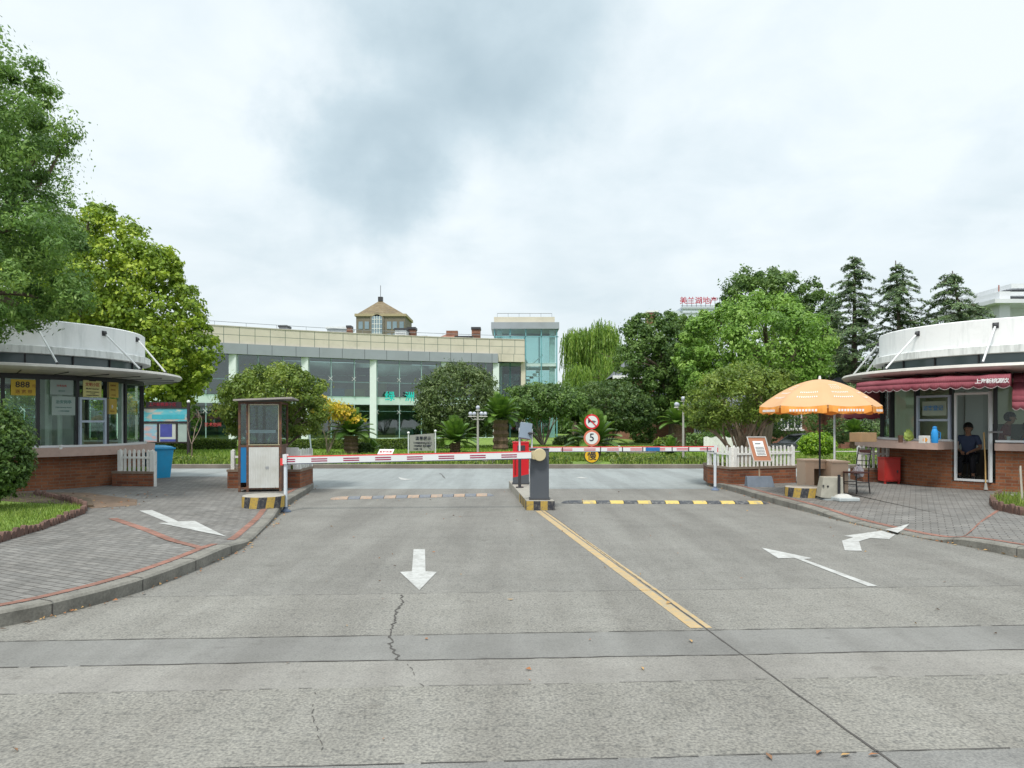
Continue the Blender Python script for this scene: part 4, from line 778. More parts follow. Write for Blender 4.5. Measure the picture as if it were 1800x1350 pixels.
# far stone apartment tower with a pyramid roof
D = 160; t = thing('apartment_tower', (*pp(669, HZ, D + 5).xy, 0), 'distant brown stone tower with tiled pyramid roof and antenna mast', 'tower'); a = pp(626, 556, D); b = pp(712, 556, D)
stone = paint((.17, .15, .12), .8, .2, .5, 0, .1); m = MB(); m.bx(a.x, b.x, D, D + 10.6, 0, a.z); m.build('wall', stone, t); m = MB(); m.bx(a.x - .3, b.x + .3, D - .3, D + 10.9, a.z, a.z + .55); m.build('cornice', paint((.36, .3, .19), .8), t)
pk = pp(669, 530, D + 5.3); rm_ = brickmat('roof_tiles', (.22, .18, .12), (.16, .13, .09), (.2, .15, .08), 1.2, .5, .05, gain=.2); m = MB(); q = a.z + .55; m.add([(a.x + .3, D, q), (b.x - .3, D, q), (b.x - .3, D + 10.6, q), (a.x + .3, D + 10.6, q), (pk.x - .4, D + 5, pk.z), (pk.x + .4, D + 5, pk.z), (pk.x + .4, D + 5.6, pk.z), (pk.x - .4, D + 5.6, pk.z)], [(0, 1, 5, 4), (1, 2, 6, 5), (2, 3, 7, 6), (3, 0, 4, 7), (4, 5, 6, 7)]); m.build('roof', rm_, t)
m = MB(); m.bx(pk.x - .5, pk.x + .5, D + 4.8, D + 5.8, pk.z, pk.z + 1.0); m.tube([(pk.x, D + 5.3, pk.z + 1), (pk.x, D + 5.3, pk.z + 3.6)], .06, 5); m.build('antenna', dark, t)
c = pp(663, 562, D); m = MB(); m.tube([(c.x, D - .25, c.z), (c.x, D + 3, c.z)], 1.5, 24); m.bx(c.x - 1.5, c.x + 1.5, D - .2, D + 3, c.z - 6, c.z); m.build('dormer', stone, t)
glw = paint((.2, .27, .33), .2, .2, .5); m = MB(); m.tube([(c.x, D - .3, c.z), (c.x, D - .2, c.z)], 1.15, 24); m.bx(c.x - 1.15, c.x + 1.15, D - .31, D - .21, c.z - 5.4, c.z); o = m.build('arched_window', glw, t); m = MB()
for k in (-.55, 0, .55): m.bx(c.x + k - .05, c.x + k + .05, D - .36, D - .32, c.z - 5.4, c.z + .8)
for k in range(6): m.bx(c.x - 1.1, c.x + 1.1, D - .37, D - .33, c.z - 5 + k, c.z - 4.9 + k)
m.build('sash', white, o)
for px in (634, 645, 684, 694, 706):
    c = pp(px, 571, D); m = MB(); m.bx(c.x - .45, c.x + .45, D - .1, D, c.z - .9, c.z + .7); m.bx(c.x - .45, c.x + .45, D - .1, D, c.z - 3.6, c.z - 1.9); m.build('window', glw, t)
# distant block carrying red characters on its roof
D = 190; t = thing('office_block', (*pp(1225, HZ, D + 5).xy, 0), 'distant pale grey block carrying red Chinese characters on its roof', 'building'); m = MB(); a = pp(1200, 536, D); b = pp(1275, 545, D); m.bx(a.x, b.x, D, D + 12, 0, a.z - 1); m.bx(pp(1180, 545, D).x, a.x, D + 1, D + 10, 0, pp(0, 545, D).z); m.build('wall', paint((.52, .57, .62), .6, .1, .3), t)
m = MB(); m.bx(a.x - .2, b.x, D - .3, D + 12, a.z - 1, a.z - .5); m.bx(a.x, b.x, D - .2, D - .05, a.z - 2.2, a.z - 1.9); m.build('cornice', paint((.42, .46, .5), .6), t)
m = MB()
for k in range(9): m.bx(a.x + k * 1.2, a.x + k * 1.2 + .1, D + .5, D + .6, a.z - .5, a.z + 1.6)
m.bx(a.x - .3, a.x + 10, D + .5, D + .6, a.z - .2, a.z - .1); m.build('sign_frame', dark, t); txt(t, 'lettering', '美兰湖地产', 1.95, paint((.45, .03, .06), .5), (pp(1228, 529, D).x, D, pp(0, 529, D).z), depth=.15, bold=.05)
t = far_box('chimney', 1138, 1156, 549, 570, 110, 2, brickh, 'brick stack showing above the dark camphor crown', 'chimney', white)
# white slab building behind the right kiosk
D = 62; t = thing('white_building', (*pp(1785, HZ, D + 4).xy, 0), 'white concrete building with roof overhangs behind the right kiosk', 'building'); wb = paint((.62, .64, .66), .7, .08, .6, 0, .15); m = MB(); a = pp(1757, 512, D); m.bx(a.x, a.x + .9, D, D + 8, 0, a.z); m.bx(a.x + .9, a.x + 12, D + 2, D + 9, 0, pp(0, 505, D).z); m.build('wall', wb, t)
m = MB(); m.bx(a.x - .9, a.x + 12, D - .8, D + 9.5, pp(0, 535, D).z, pp(0, 528, D).z); m.bx(a.x + 1.0, a.x + 12, D + .2, D + 9.5, pp(0, 519, D).z, pp(0, 512, D).z); m.bx(a.x + 1.6, a.x + 12, D + .9, D + 9.5, pp(0, 503, D).z, pp(0, 495, D).z); m.build('roof_overhang', wb, t)
m = MB(); m.tube([(a.x + .6, D + 1, a.z), (a.x + .6, D + 1, a.z + .7)], .05, 6); m.build('vent_pipe', paint((.3, .1, .07), .8), t)
for i, (px, w, yt, D_, lab) in enumerate(((1000, 60, 722, 92, 'hazy tree seen low between the stair tower and the willows'), (1090, 60, 716, 96, 'hazy tree seen low under the dark broad trees'), (1300, 90, 690, 88, 'hazy tree seen behind the brick house with the air conditioner'), (1470, 90, 640, 84, 'tall tree filling the gap left of the cedars'), (1600, 90, 640, 86, 'tree seen through the right kiosk glass'), (1760, 90, 660, 86, 'tree behind the white concrete building'), (150, 120, 690, 80, 'tree seen through the left kiosk glass'), (-60, 140, 660, 80, 'tree beyond the left edge behind the kiosk'))):
    tree('background_tree', (hx(px, D_), D_, -.3), lab, 'tree', [bl(px, (yt + 770) / 2, w, (770 - yt) / 2 + 8, D_), bl(px - w * .6, 745, w * .6, 30, D_), bl(px + w * .6, 742, w * .6, 32, D_)], 9000, .42, lf_mid, 120 + i, .3, nl=5, clump=.25, per=30)
# brick houses among the trees
def house(x0, x1, y0, dep, ze, label, wins, gable=False, zb=-.6):
    t = thing('brick_house', ((x0 + x1) / 2, y0 + dep / 2, zb), label, 'house'); m = MB(); m.bx(x0, x1, y0, y0 + dep, zb, ze); m.build('wall', brickh, t)
    h = 1.8; m = MB(); m.add([(x0 - .4, y0 - .4, ze), (x1 + .4, y0 - .4, ze), (x1 + .4, y0 + dep + .4, ze), (x0 - .4, y0 + dep + .4, ze), (x0 + 1.5, y0 + dep / 2, ze + h), (x1 - 1.5, y0 + dep / 2, ze + h)], [(0, 1, 5, 4), (2, 3, 4, 5), (1, 2, 5), (3, 0, 4)]); m.build('roof', paint((.14, .15, .17), .8, .2, 2), t)
    m = MB(); m.bx(x0 - .45, x1 + .45, y0 - .5, y0 - .38, ze - .22, ze + .06); m.build('gutter', white, t)
    for a, b, z0, z1, nn in wins:
        m = MB(); m.bx(a, b, y0 - .02, y0 + .02, z0, z1); w = m.build('window', paint((.035, .05, .07), .1, .3), t); m = MB()
        for i in range(nn + 1): x = a + (b - a) * i / nn; m.bx(x - .05, x + .05, y0 - .09, y0 - .02, z0, z1)
        m.bx(a - .05, b + .05, y0 - .1, y0 - .03, z0 - .08, z0 + .02); m.bx(a - .05, b + .05, y0 - .1, y0 - .03, z1 - .02, z1 + .08)
        for i in range(nn):
            x = a + (b - a) * (i + .5) / nn; m.bx(x - .015, x + .015, y0 - .07, y0 - .02, z0, z1); m.bx(a + (b - a) * i / nn + .05, a + (b - a) * (i + 1) / nn - .05, y0 - .075, y0 - .02, (z0 * .4 + z1 * .6), (z0 * .4 + z1 * .6) + .03)
        m.build('frame', white, w)
        m = MB(); m.bx(a - .15, b + .15, y0 - .25, y0 - .02, z0 - .2, z0 - .09); m.build('sill', white, w)
    return t
h1 = house(hx(1153, 52), hx(1320, 52), 52, 9, 2.75, 'brick house with white-framed windows behind the lamp post and picket fence', [(hx(1221, 52), hx(1258, 52), .95, 2.0, 4), (hx(1262, 52), hx(1274, 52), 1.05, 2.5, 1)])
h2 = house(hx(1336, 56), hx(1500, 56), 56, 8, 3.2, 'brick house with white windows behind the parked car', [(hx(1361, 56), hx(1408, 56), 1.2, 2.7, 4)])
h3 = house(hx(1478, 53), hx(1640, 53), 53, 8, 3.3, 'brick house glimpsed between the umbrella and the right kiosk', [(hx(1513, 53), hx(1533, 53), .9, 2.6, 2)])
h4 = house(hx(1085, 64), hx(1150, 64), 64, 8, 5.6, 'tall pinkish house wall glimpsed through the dark camphor crown', [(hx(1112, 64), hx(1122, 64), 3, 4.6, 1)])
t = thing('air_conditioner', (hx(1287, 51.6), 51.4, 1.1), 'white air conditioner unit with round grille on the brick house', 'air conditioner'); c = Vector((hx(1287, 51.6), 51.6, 1.45)); m = MB(); m.box(c, (.95, .4, .68)); m.build('housing', white, t, bevel=.02); m = MB(); m.disc((c.x - .1, 51.39, c.z), (0, 1, 0), .27, .02); m.build('fan_grille', dark, t); m = MB(); m.disc((c.x - .1, 51.37, c.z), (0, 1, 0), .09, .02); m.build('fan_hub', paint((.4, .4, .4)), t)
# ------------------------------------------------------------------ the two round gate kiosks
def kang(s, px, Rr):
    cx, cy = 12.9 * s, 18.8; k = (px - 900) / F; a = k * k + 1; b = -2 * (k * cx + cy); c = cx * cx + cy * cy - Rr * Rr; t = (-b - math.sqrt(max(0, b * b - 4 * a * c))) / (2 * a); return math.atan2(t - cy, k * t - cx)
def kpt(s, a, r, z): return Vector((12.9 * s + r * math.cos(a), 18.8 + r * math.sin(a), z))
plaster = Mt('plaster_white'); mp = plaster.new('ShaderNodeMapping'); plaster.l.new(plaster.co, mp.inputs[0]); mp.inputs['Scale'].default_value = (2.2, 2.2, .25)
pc = plaster.ramp(plaster.noise(1.6, 8, .7, mp.outputs[0]), [(.3, (.60, .62, .62)), (.5, (.76, .77, .77))]); pc = plaster.mix(.5, pc, plaster.ramp(plaster.noise(2.6, 7, .7), [(.25, (.82, .82, .81)), (.5, (1, 1, 1))]), 'MULTIPLY'); plaster.col(pc); plaster.set(Roughness=.8); plaster.bump(plaster.noise(8, 4), .2, .01)
plaster2 = Mt('plaster_stained'); mp = plaster2.new('ShaderNodeMapping'); plaster2.l.new(plaster2.co, mp.inputs[0]); mp.inputs['Scale'].default_value = (4, 4, .6)
plaster2.col(plaster2.ramp(plaster2.noise(1.8, 8, .7, mp.outputs[0]), [(.3, (.38, .40, .39)), (.55, (.64, .66, .65))])); plaster2.set(Roughness=.8)
stone_pink = paint((.46, .33, .28), .6, .12, 5, 0, .25); canopym = paint((.52, .50, .46), .5, .18, 2.2, .05, .35); undm = paint((.46, .45, .41), .6, .1, 1.5)
glassk = glassmat('glass_kiosk', (.85, .91, .88), .02, .004, 1.33)
def panel(m, s, a0, a1, r, z0, z1, th=.012):
    p, q = kpt(s, a0, r, 0), kpt(s, a1, r, 0); n = (kpt(s, (a0 + a1) / 2, 1, 0) - kpt(s, 0, 0, 0)).normalized() * th
    m.add([(p.x, p.y, z0), (q.x, q.y, z0), (q.x, q.y, z1), (p.x, p.y, z1), (p.x - n.x, p.y - n.y, z0), (q.x - n.x, q.y - n.y, z0), (q.x - n.x, q.y - n.y, z1), (p.x - n.x, p.y - n.y, z1)], [(0, 1, 2, 3), (7, 6, 5, 4), (0, 4, 5, 1), (1, 5, 6, 2), (2, 6, 7, 3), (3, 7, 4, 0)]); return m
def kiosk(s, label, mull, cz0, cz1, cr, door, rods):
    c = (12.9 * s, 18.8, 0); t = thing('gate_kiosk', (c[0], c[1], .1), label, 'kiosk'); A2 = 2 * math.pi
    o = bpy.data.objects
    def rb(name, r0, r1, z0, z1, mat, gap=None, n=96):
        m = MB()
        if gap: a0, a1 = gap; m.ring((0, 0, 0), r0, r1, z0 - .1, z1 - .1, a1, a0 + A2, n)
        else: m.ring((0, 0, 0), r0, r1, z0 - .1, z1 - .1, 0, A2, n)
        return m.build(name, mat, t, world=False, sm=True)
    rb('brick_wall', 2.98, 3.2, .05, cz0, brick, door)
    if door: m = MB(); m.ring((0, 0, 0), 2.98, 3.2, -.05, .18, door[0], door[1], 8); m.build('brick_step', brick, t, world=False)
    if door: dl = kang(1, 1672, 3.2); m = MB(); m.ring((0, 0, 0), 2.9, cr, cz0 - .1, cz1 - .1, door[1] - A2 - 0.0, door[0] - 0.0 - 3.9, 60) if False else None
    mc = MB()
    if door:
        mc.ring((0, 0, 0), 2.9, 3.32, cz0 - .1, cz1 - .12, door[1], door[1] + 1.6, 40); mc.ring((0, 0, 0), 2.9, cr, cz0 - .1, cz1 - .1, door[0] - 1.6, door[0], 40)
    else: mc.ring((0, 0, 0), 2.9, cr, cz0 - .1, cz1 - .1, 0, A2, 96)
    mc.build('counter', stone_pink, t, world=False, sm=False)
    ms_ = MB(); (ms_.ring((0, 0, 0), 3.02, 3.24, cz1 - .098, cz1 - .05, door[1], door[0] + A2, 90) if door else ms_.ring((0, 0, 0), 3.02, 3.24, cz1 - .098, cz1 - .05, 0, A2, 96)); ms_.build('window_sill', wmetal, t, world=False)
    mu = sorted(mull); full = mu + [mu[0] + A2]
    for i, (a, b) in enumerate(zip(full, full[1:])):
        if door and abs(((a + b) / 2 - (door[0] + door[1]) / 2 + math.pi) % A2 - math.pi) < .03: continue
        if b - a < .01: continue
        n = max(1, int((b - a) / .3)) 
        for k in range(n): q0, q1 = a + (b - a) * k / n, a + (b - a) * (k + 1) / n; panel(MB(), s, q0 + .008, q1 - .008, 3.1, cz1 + .05, 2.72).build('window', glassk, t)
    for a in mu:
        m = MB(); p = kpt(s, a, 3.12, 0); m.box((p.x, p.y, (cz1 + 2.72) / 2 + .02), (.11, .075, 2.72 - cz1 - .04), a); m.build('mullion', black, t)
    rb('head_frame', 3.0, 3.17, 2.62, 2.72, black)
    # canopy, clerestory, drum
    m = MB(); m.lathe([(3.0, 2.62), (3.3, 2.64), (3.95, 2.66), (4.08, 2.69), (4.13, 2.74), (4.1, 2.79), (4.0, 2.81), (3.3, 2.84), (3.0, 2.84)], (0, 0, 0), 96, closed=True); m.build('canopy', canopym, t, world=False, sm=True)
    for k in range(28): a = A2 * k / 28; p0, p1 = kpt(s, a, 3.2, 2.735), kpt(s, a, 4.0, 2.75); m = MB(); m.tube([p0, p1], .012, 4); m.build('canopy_rib', dark, t)
    rb('clerestory', 3.02, 3.1, 2.95, 3.2, paint((.09, .12, .13), .15, .1))
    for k in range(20): a = A2 * (k + .3) / 20; p = kpt(s, a, 3.11, 3.06); m = MB(); m.box(p, (.05, .03, .26), a); m.build('clerestory_post', black, t)
    m = MB(); m.lathe([(2.9, 3.08), (3.34, 3.08), (3.34, 3.24), (3.3, 3.26), (2.9, 3.26)], (0, 0, 0), 96, closed=True); m.build('drum_lip', plaster2, t, world=False, sm=True)
    m = MB(); m.lathe([(0, 3.26), (3.2, 3.262), (3.2, 3.84), (3.17, 3.86), (3.0, 3.86), (3.0, 3.7), (0, 3.7)], (0, 0, 0), 96); m.build('roof_drum', plaster, t, world=False, sm=True)
    m = MB(); m.lathe([(0, .1), (2.98, .1), (2.98, .2), (0, .2)], (0, 0, 0), 64); m.build('floor', paint((.16, .13, .11), .4, .2), t, world=False)
    m = MB(); m.lathe([(0, 2.7), (3.0, 2.7), (3.0, 2.66), (0, 2.66)], (0, 0, 0), 64); m.build('ceiling', paint((.6, .62, .6), .8), t, world=False)
    for a, r0, z0, b, r1, z1 in rods:
        p, q = kpt(s, a, r0, z0), kpt(s, b, r1, z1); m = MB(); m.tube([p, q], .022, 8); rod = m.build('tie_rod', wmetal, t); m = MB(); m.ball(p, .055, 8, 6); m.box(kpt(s, a, r0 - .02, z0), (.03, .12, .12), a); m.ball(q, .035, 8, 6); m.build('bracket', dark, rod)
    return t
lt = kang(-1, 231.5, 3.13)
mulL = [kang(-1, p, 3.13) for p in (-190, -75, 5, 66, 135, 187, 219)] + [lt + .35, lt + .95, lt + 1.4, lt + 1.85, lt + 2.3, lt + 2.8]
rodsL = [(kang(-1, 64, 3.22), 3.22, 3.80, kang(-1, 101, 3.95), 3.95, 2.93), (kang(-1, 184, 3.22), 3.22, 3.79, kang(-1, 247, 3.95), 3.95, 2.93), (kang(-1, 228, 3.2) + .12, 3.22, 3.79, kang(-1, 228, 3.2) + .1, 3.95, 2.93), (kang(-1, -90, 3.22), 3.22, 3.80, kang(-1, -60, 3.95), 3.95, 2.93)]
KLf = kiosk(-1, 'left white-drum glass gate kiosk with yellow 888 sign in its window', mulL, .87, 1.07, 3.45, None, rodsL)
rt = kang(1, 1551, 3.13); dr = (kang(1, 1673, 3.2), kang(1, 1750, 3.2))
mulR = [kang(1, p, 3.13) for p in (1567, 1611, 1673, 1750, 1870, 1980)] + [rt - .1, rt - .55, rt - 1.0, rt - 1.45, rt - 1.9, rt - 2.4, rt - 2.85]
rodsR = [(kang(1, 1612, 3.22), 3.22, 3.79, kang(1, 1556, 3.95), 3.95, 2.93), (kang(1, 1750, 3.22), 3.22, 3.8, kang(1, 1727, 3.95), 3.95, 2.93), (kang(1, 1545, 3.2) - .05, 3.22, 3.79, kang(1, 1545, 3.2) - .15, 3.95, 2.93), (kang(1, 1545, 3.2) - .25, 3.22, 3.7, kang(1, 1545, 3.2) - .40, 3.95, 2.93), (kang(1, 1900, 3.22), 3.22, 3.8, kang(1, 1890, 3.95), 3.95, 2.93)]
KRf = kiosk(1, 'right white-drum gate kiosk with maroon awnings and an open glass door', mulR, 1.02, 1.20, 3.8, dr, rodsR)
def chord_frame(t, s, px0, px1, py0, py1, r, mat, name, midf=None, label=None, w=.05):
    a0, a1 = kang(s, px0, r), kang(s, px1, r); p, q = kpt(s, a0, r, 0), kpt(s, a1, r, 0); D = (p.y + q.y) / 2; z1, z0 = EYE - (py0 - HZ) * D / F, EYE - (py1 - HZ) * D / F; m = MB(); d = (q - p).normalized(); L_ = (q - p).length; an = math.atan2(d.y, d.x); c = (p + q) / 2
    def bar(u0, u1, za, zb, dep=.06): m.box((c.x + d.x * ((u0 + u1) / 2 - L_ / 2), c.y + d.y * ((u0 + u1) / 2 - L_ / 2), (za + zb) / 2), (abs(u1 - u0), dep, zb - za), an)
    bar(0, w, z0, z1); bar(L_ - w, L_, z0, z1); bar(w, L_ - w, z1 - w, z1); bar(w, L_ - w, z0, z0 + w)
    if midf: zm = z0 + (z1 - z0) * midf; bar(w, L_ - w, zm - w / 2, zm + w / 2, .07)
    o = m.build(name, mat, t); return o, p, q, z0, z1
o, p, q, z0, z1 = chord_frame(KLf, -1, 139, 186, 699, 786, 3.2, alum, 'service_window', .52)
o, p, q, z0, z1 = chord_frame(KRf, 1, 1612, 1671, 695, 777, 3.2, alum, 'service_window', .47)
dtx = p.lerp(q, .5); rr_ = (q - p).normalized(); nn_ = Vector((-rr_.y, rr_.x, 0)); nn_ = nn_ if nn_.y < 0 else -nn_
if rr_.x < 0: rr_ = -rr_
txt(KRf, 'window_lettering', '访客登记', .13, paint((.05, .22, .5), .5), dtx + nn_ * .02 + Vector((0, 0, z0 + (z1 - z0) * .72)), rr_, depth=.004, bold=.004)
m = MB(); cc_ = dtx + nn_ * -.03 + Vector((0, 0, z0 + (z1 - z0) * .72)); m.box(cc_, (.62, .006, .34), math.atan2(rr_.y, rr_.x)); m.build('blind', paint((.32, .38, .30), .7), KRf)
o, p, q, z0, z1 = chord_frame(KRf, 1, 1678, 1744, 690, 846, 3.16, wmetal, 'door_frame', None, w=.05)
m = MB(); c = q + Vector((.03, -.06, 1.55 - .12)); m.tube([c + Vector((-.16, -.02, 0)), c + Vector((.14, -.02, 0))], .022, 8); m.build('door_handle', chrome, KRf)
m = MB(); h = q + Vector((-.06, 0, 0)); m.bx(h.x - .03, h.x + .035, h.y - .05, h.y - .0, z0, z1 + .02); m.build('door_edge', wmetal, KRf)
# interiors
def inner(t, s, px0, px1, D0, D1, z0, z1, mat, name='partition'):
    a, b = hx(px0, D0), hx(px1, D1); m = MB(); m.add([(a, D0, z0), (b, D1, z0), (b, D1, z1), (a, D0, z1), (a, D0 + .08, z0), (b, D1 + .08, z0), (b, D1 + .08, z1), (a, D0 + .08, z1)], [(0, 1, 2, 3), (7, 6, 5, 4), (3, 2, 6, 7), (0, 3, 7, 4), (1, 5, 6, 2)]); return m.build(name, mat, t)
creamw = paint((.66, .64, .50), .8, .06); greyw = paint((.55, .57, .56), .7, .06)
inner(KRf, 1, 1577, 1673, 19.4, 18.1, .3, 2.72, creamw); panel(MB(), 1, kang(1, 1570, 2.9), kang(1, 1609, 2.9), 2.85, 1.0, 2.66).build('curtain', creamw, KRf); inner(KRf, 1, 1676, 1745, 18.9, 18.9, .95, 2.72, greyw); inner(KRf, 1, 1676, 1745, 18.9, 18.9, .3, .95, paint((.06, .04, .03), .7)); inner(KRf, 1, 1745, 1900, 18.8, 18.6, 1.6, 2.72, creamw); inner(KRf, 1, 1745, 1900, 18.78, 18.58, .3, 1.6, paint((.1, .1, .09), .7))
m = MB(); D = 18.86; m.bx(hx(1697, D), hx(1728, D), D, D + .03, 1.0, 2.45); m.build('inner_door', paint((.62, .64, .63), .6, .05), KRf)
m = MB(); m.bx(hx(1592, 18.6), hx(1612, 18.6), 18.2, 18.6, 2.0, 2.6); m.build('wall_cupboard', paint((.42, .42, .3), .7), KRf)
inner(KLf, -1, 70, 128, 18.2, 18.6, .3, 2.72, paint((.42, .47, .43), .7), 'partition'); m = MB(); m.bx(hx(79, 17.6), hx(86, 17.6), 17.6, 17.72, .3, 2.72); m.bx(hx(101, 17.6), hx(105, 17.6), 17.6, 17.7, .3, 2.72); m.bx(hx(207, 18.6), hx(216, 18.6), 18.6, 18.8, .3, 2.72); m.build('inner_post', paint((.62, .68, .64), .6), KLf)
m = MB(); m.bx(-14.6, -11.2, 18.2, 18.9, .95, 1.0); m.bx(-14.5, -14.4, 18.3, 18.8, .3, .95); m.bx(-11.35, -11.25, 18.3, 18.8, .3, .95); m.build('desk', paint((.2, .13, .08), .5), KLf)
m = MB(); m.bx(-11.0, -10.6, 17.9, 18.3, .3, 1.5); m.build('locker', paint((.45, .48, .47), .5), KLf)
# signs in the left kiosk's windows
def ksign(s, px0, px1, py0, py1, r, mat, name, label, cat='sign', lines=()):
    a0, a1 = kang(s, px0, r), kang(s, px1, r); p, q = kpt(s, a0, r, 0), kpt(s, a1, r, 0); D = (p.y + q.y) / 2; z1, z0 = EYE - (py0 - HZ) * D / F, EYE - (py1 - HZ) * D / F; c = (p + q) / 2; d = (q - p); d = d if d.x > 0 else -d; w = d.length; d.normalize()
    t = thing(name, (c.x, c.y, z0), label, cat); n = Vector((d.y, -d.x, 0)); m = MB(); m.box((c.x, c.y, (z0 + z1) / 2), (w, .012, z1 - z0), math.atan2(d.y, d.x)); m.build('board', mat, t)
    for u, v, sz, st, mt, bo in lines: txt(t, 'lettering', st, sz * (z1 - z0), mt, Vector((c.x, c.y, z0 + (z1 - z0) * v)) + d * (u - .5) * w + n * .009, d, depth=.003, bold=bo)
    return t
tbl = paint((.02, .02, .025), .6); tre = paint((.38, .05, .04), .6); tbr = paint((.25, .10, .02), .6); tgr = paint((.04, .16, .14), .6)
ksign(-1, 19, 62.5, 667, 695, 3.17, paint((.56, .38, .045), .6, .1, 6), 'window_sign', 'yellow sign reading 888 in the left kiosk window', lines=((.47, .66, .52, '888', tbl, .012), (.93, .6, .22, '元', tbr, .002), (.27, .22, .26, '送', tbr, .004), (.52, .22, .26, '宽', tbr, .004), (.77, .22, .26, '带', tbr, .004)))
ksign(-1, 146, 178, 669, 698, 3.17, paint((.60, .56, .24), .6, .06, 6), 'window_sign', 'pale yellow sign with four red characters above the service window', lines=((.5, .74, .24, '文明小区', tre, .006), (.5, .5, .14, 'Model Quarter', tbl, .002), (.5, .3, .075, '上海市文明小区评选委员会', tbl, .001), (.5, .2, .07, '二〇〇九年', tbl, .001), (.5, .1, .075, '上海市精神文明建设委员会', tbl, .001)))
gold = paint((.42, .30, .05), .45, .15, 5, .2)
ksign(-1, 189, 208, 672, 699, 3.17, gold, 'brass_plaque', 'upper golden plaque in the left kiosk window', 'plaque', lines=((.5, .78, .13, '先进单位', tbr, .002), (.5, .5, .1, '安全合格', tbr, .002), (.5, .16, .09, '二〇〇八年', tbr, .001)))
t = ksign(-1, 189, 205, 701, 728, 3.17, gold, 'brass_plaque', 'lower golden plaque with a white oval in the left kiosk window', 'plaque', lines=((.5, .18, .1, '卫生单位', tbr, .001),))
a = kang(-1, 197, 3.18); p = kpt(-1, a, 3.185, EYE - (715 - HZ) * kpt(-1, a, 3.18, 0).y / F); m = MB(); m.ball(p, .035, 10, 8, sc=(.6, .3, 1.3)); m.build('emblem', white, t)
ksign(-1, 91, 132, 697, 730, 3.17, paint((.30, .37, .34), .3, .08), 'notice_sheet', 'pale green glass panel with dark lettering in the left kiosk window', 'notice', lines=((.5, .7, .2, '治安岗亭', tgr, .003), (.5, .42, .09, 'Public Security Station', tgr, .001), (.5, .22, .08, '二十四小时值班', tgr, .001)))
ksign(-1, 88, 128, 668, 694, 3.17, paint((.25, .31, .29), .3, .08), 'notice_sheet', 'grey-green panel above the dark-lettered one in the left kiosk window', 'notice', lines=((.5, .6, .16, '办事指南', tre, .001), (.5, .25, .1, '服务公约', tgr, .001)))
# maroon awnings of the right kiosk
aw = Mt('awning_cloth'); aw.col(aw.ramp(aw.noise(2.2, 6, .6), [(.3, (.32, .07, .10)), (.7, (.43, .13, .16))])); aw.set(Roughness=.75); aw.bump(aw.noise(4, 5), .3, .02); at_ = aw.new('ShaderNodeBsdfTranslucent'); at_.inputs[0].default_value = (.5, .08, .11, 1); ax = aw.new('ShaderNodeMixShader'); ax.inputs[0].default_value = .4; aw.l.new(aw.b.outputs[0], ax.inputs[1]); aw.l.new(at_.outputs[0], ax.inputs[2]); aw.l.new(ax.outputs[0], aw.n['Material Output'].inputs[0])
def awning(label, a0, a1, r0, z0, r1, z1, val, nsc, loc_px, text=None, sag=.03, endflap=False, trim=True):
    t = thing('awning', kpt(1, (a0 + a1) / 2, r1, z1 - val), label, 'awning', 'maroon awnings of the right kiosk'); n = nsc * 6; m = MB(); rows = []
    for i in range(n + 1):
        a = a0 + (a1 - a0) * i / n; w = .012 * math.sin(i * .21) + .006 * math.sin(i * .5); sc = math.sin(math.pi * (i % 6) / 6) * .05
        rows.append([kpt(1, a, r0, z0), kpt(1, a, r0 + (r1 - r0) * .5, (z0 + z1) / 2 + sag + w), kpt(1, a, r1, z1 + w * .5), kpt(1, a, r1 + .02 + w, z1 - val * .5), kpt(1, a, r1 + .02 + w * 1.5, z1 - val - sc)])
    for i in range(n): 
        for k in range(4): m.add([rows[i][k], rows[i + 1][k], rows[i + 1][k + 1], rows[i][k + 1]], [(0, 1, 2, 3)])
    for r in ((rows[0], rows[-1]) if endflap else ()): m.add([r[0], r[1], r[2], r[4], kpt(1, math.atan2(r[0].y - 18.8, r[0].x - 12.9), r0, z1 - val)], [(0, 1, 2, 3, 4)])
    o = m.build('cloth', aw, t, sm=True); sd_ = o.modifiers.new('s', 'SOLIDIFY'); sd_.thickness = .006
    if trim: m = MB(); m.tube([r[4] + Vector((0, 0, 0)) for r in rows], .008, 5); m.build('trim', paint((.6, .5, .5), .7), t)
    m = MB(); m.tube([r[2].lerp(r[1], .12) - Vector((0, 0, .04)) for r in rows[::3]], .012, 6); m.build('front_bar', wmetal, t)
    return t, rows
aA, aB = kang(1, 1516, 4.12), kang(1, 1776, 4.12)
t, rows = awning('long maroon awning with white characters over the kiosk window and door', aA, aB, 3.22, 2.70, 4.26, 2.62, .21, 17, None, endflap=True)
am = kang(1, 1747, 4.2); p = kpt(1, am, 4.155, 2.51); d = Vector((-math.sin(am), math.cos(am), 0)); d = d if d.x > 0 else -d; ch = '上海新桃源饮'
for i, c_ in enumerate(ch):
    a = kang(1, 1721 + i * 9.6, 4.2); d = Vector((-math.sin(a), math.cos(a), 0)); d = d if d.x > 0 else -d; txt(t, 'lettering', c_, .11, textwhite, kpt(1, a, 4.32, 2.51), d, depth=.004, bold=.006)
awning('maroon awning folded low at the right edge of the photo', kang(1, 1779, 4.1), kang(1, 1900, 4.1), 3.22, 2.72, 3.95, 2.2, .25, 8, None, endflap=True)
t, rows = awning('maroon side awning lowered behind the orange umbrella', rt - .5, rt + .06, 3.22, 2.72, 4.55, 2.22, .22, 7, None, endflap=True)
m = MB(); e = rows[1][2]; e2 = Vector((hx(1467, 20.6), 20.6, 0)); m.tube([e2 + Vector((0, 0, .1)), e2 + Vector((0, 0, 2.02))], .03, 8); m.build('support_pole', wmetal, t)
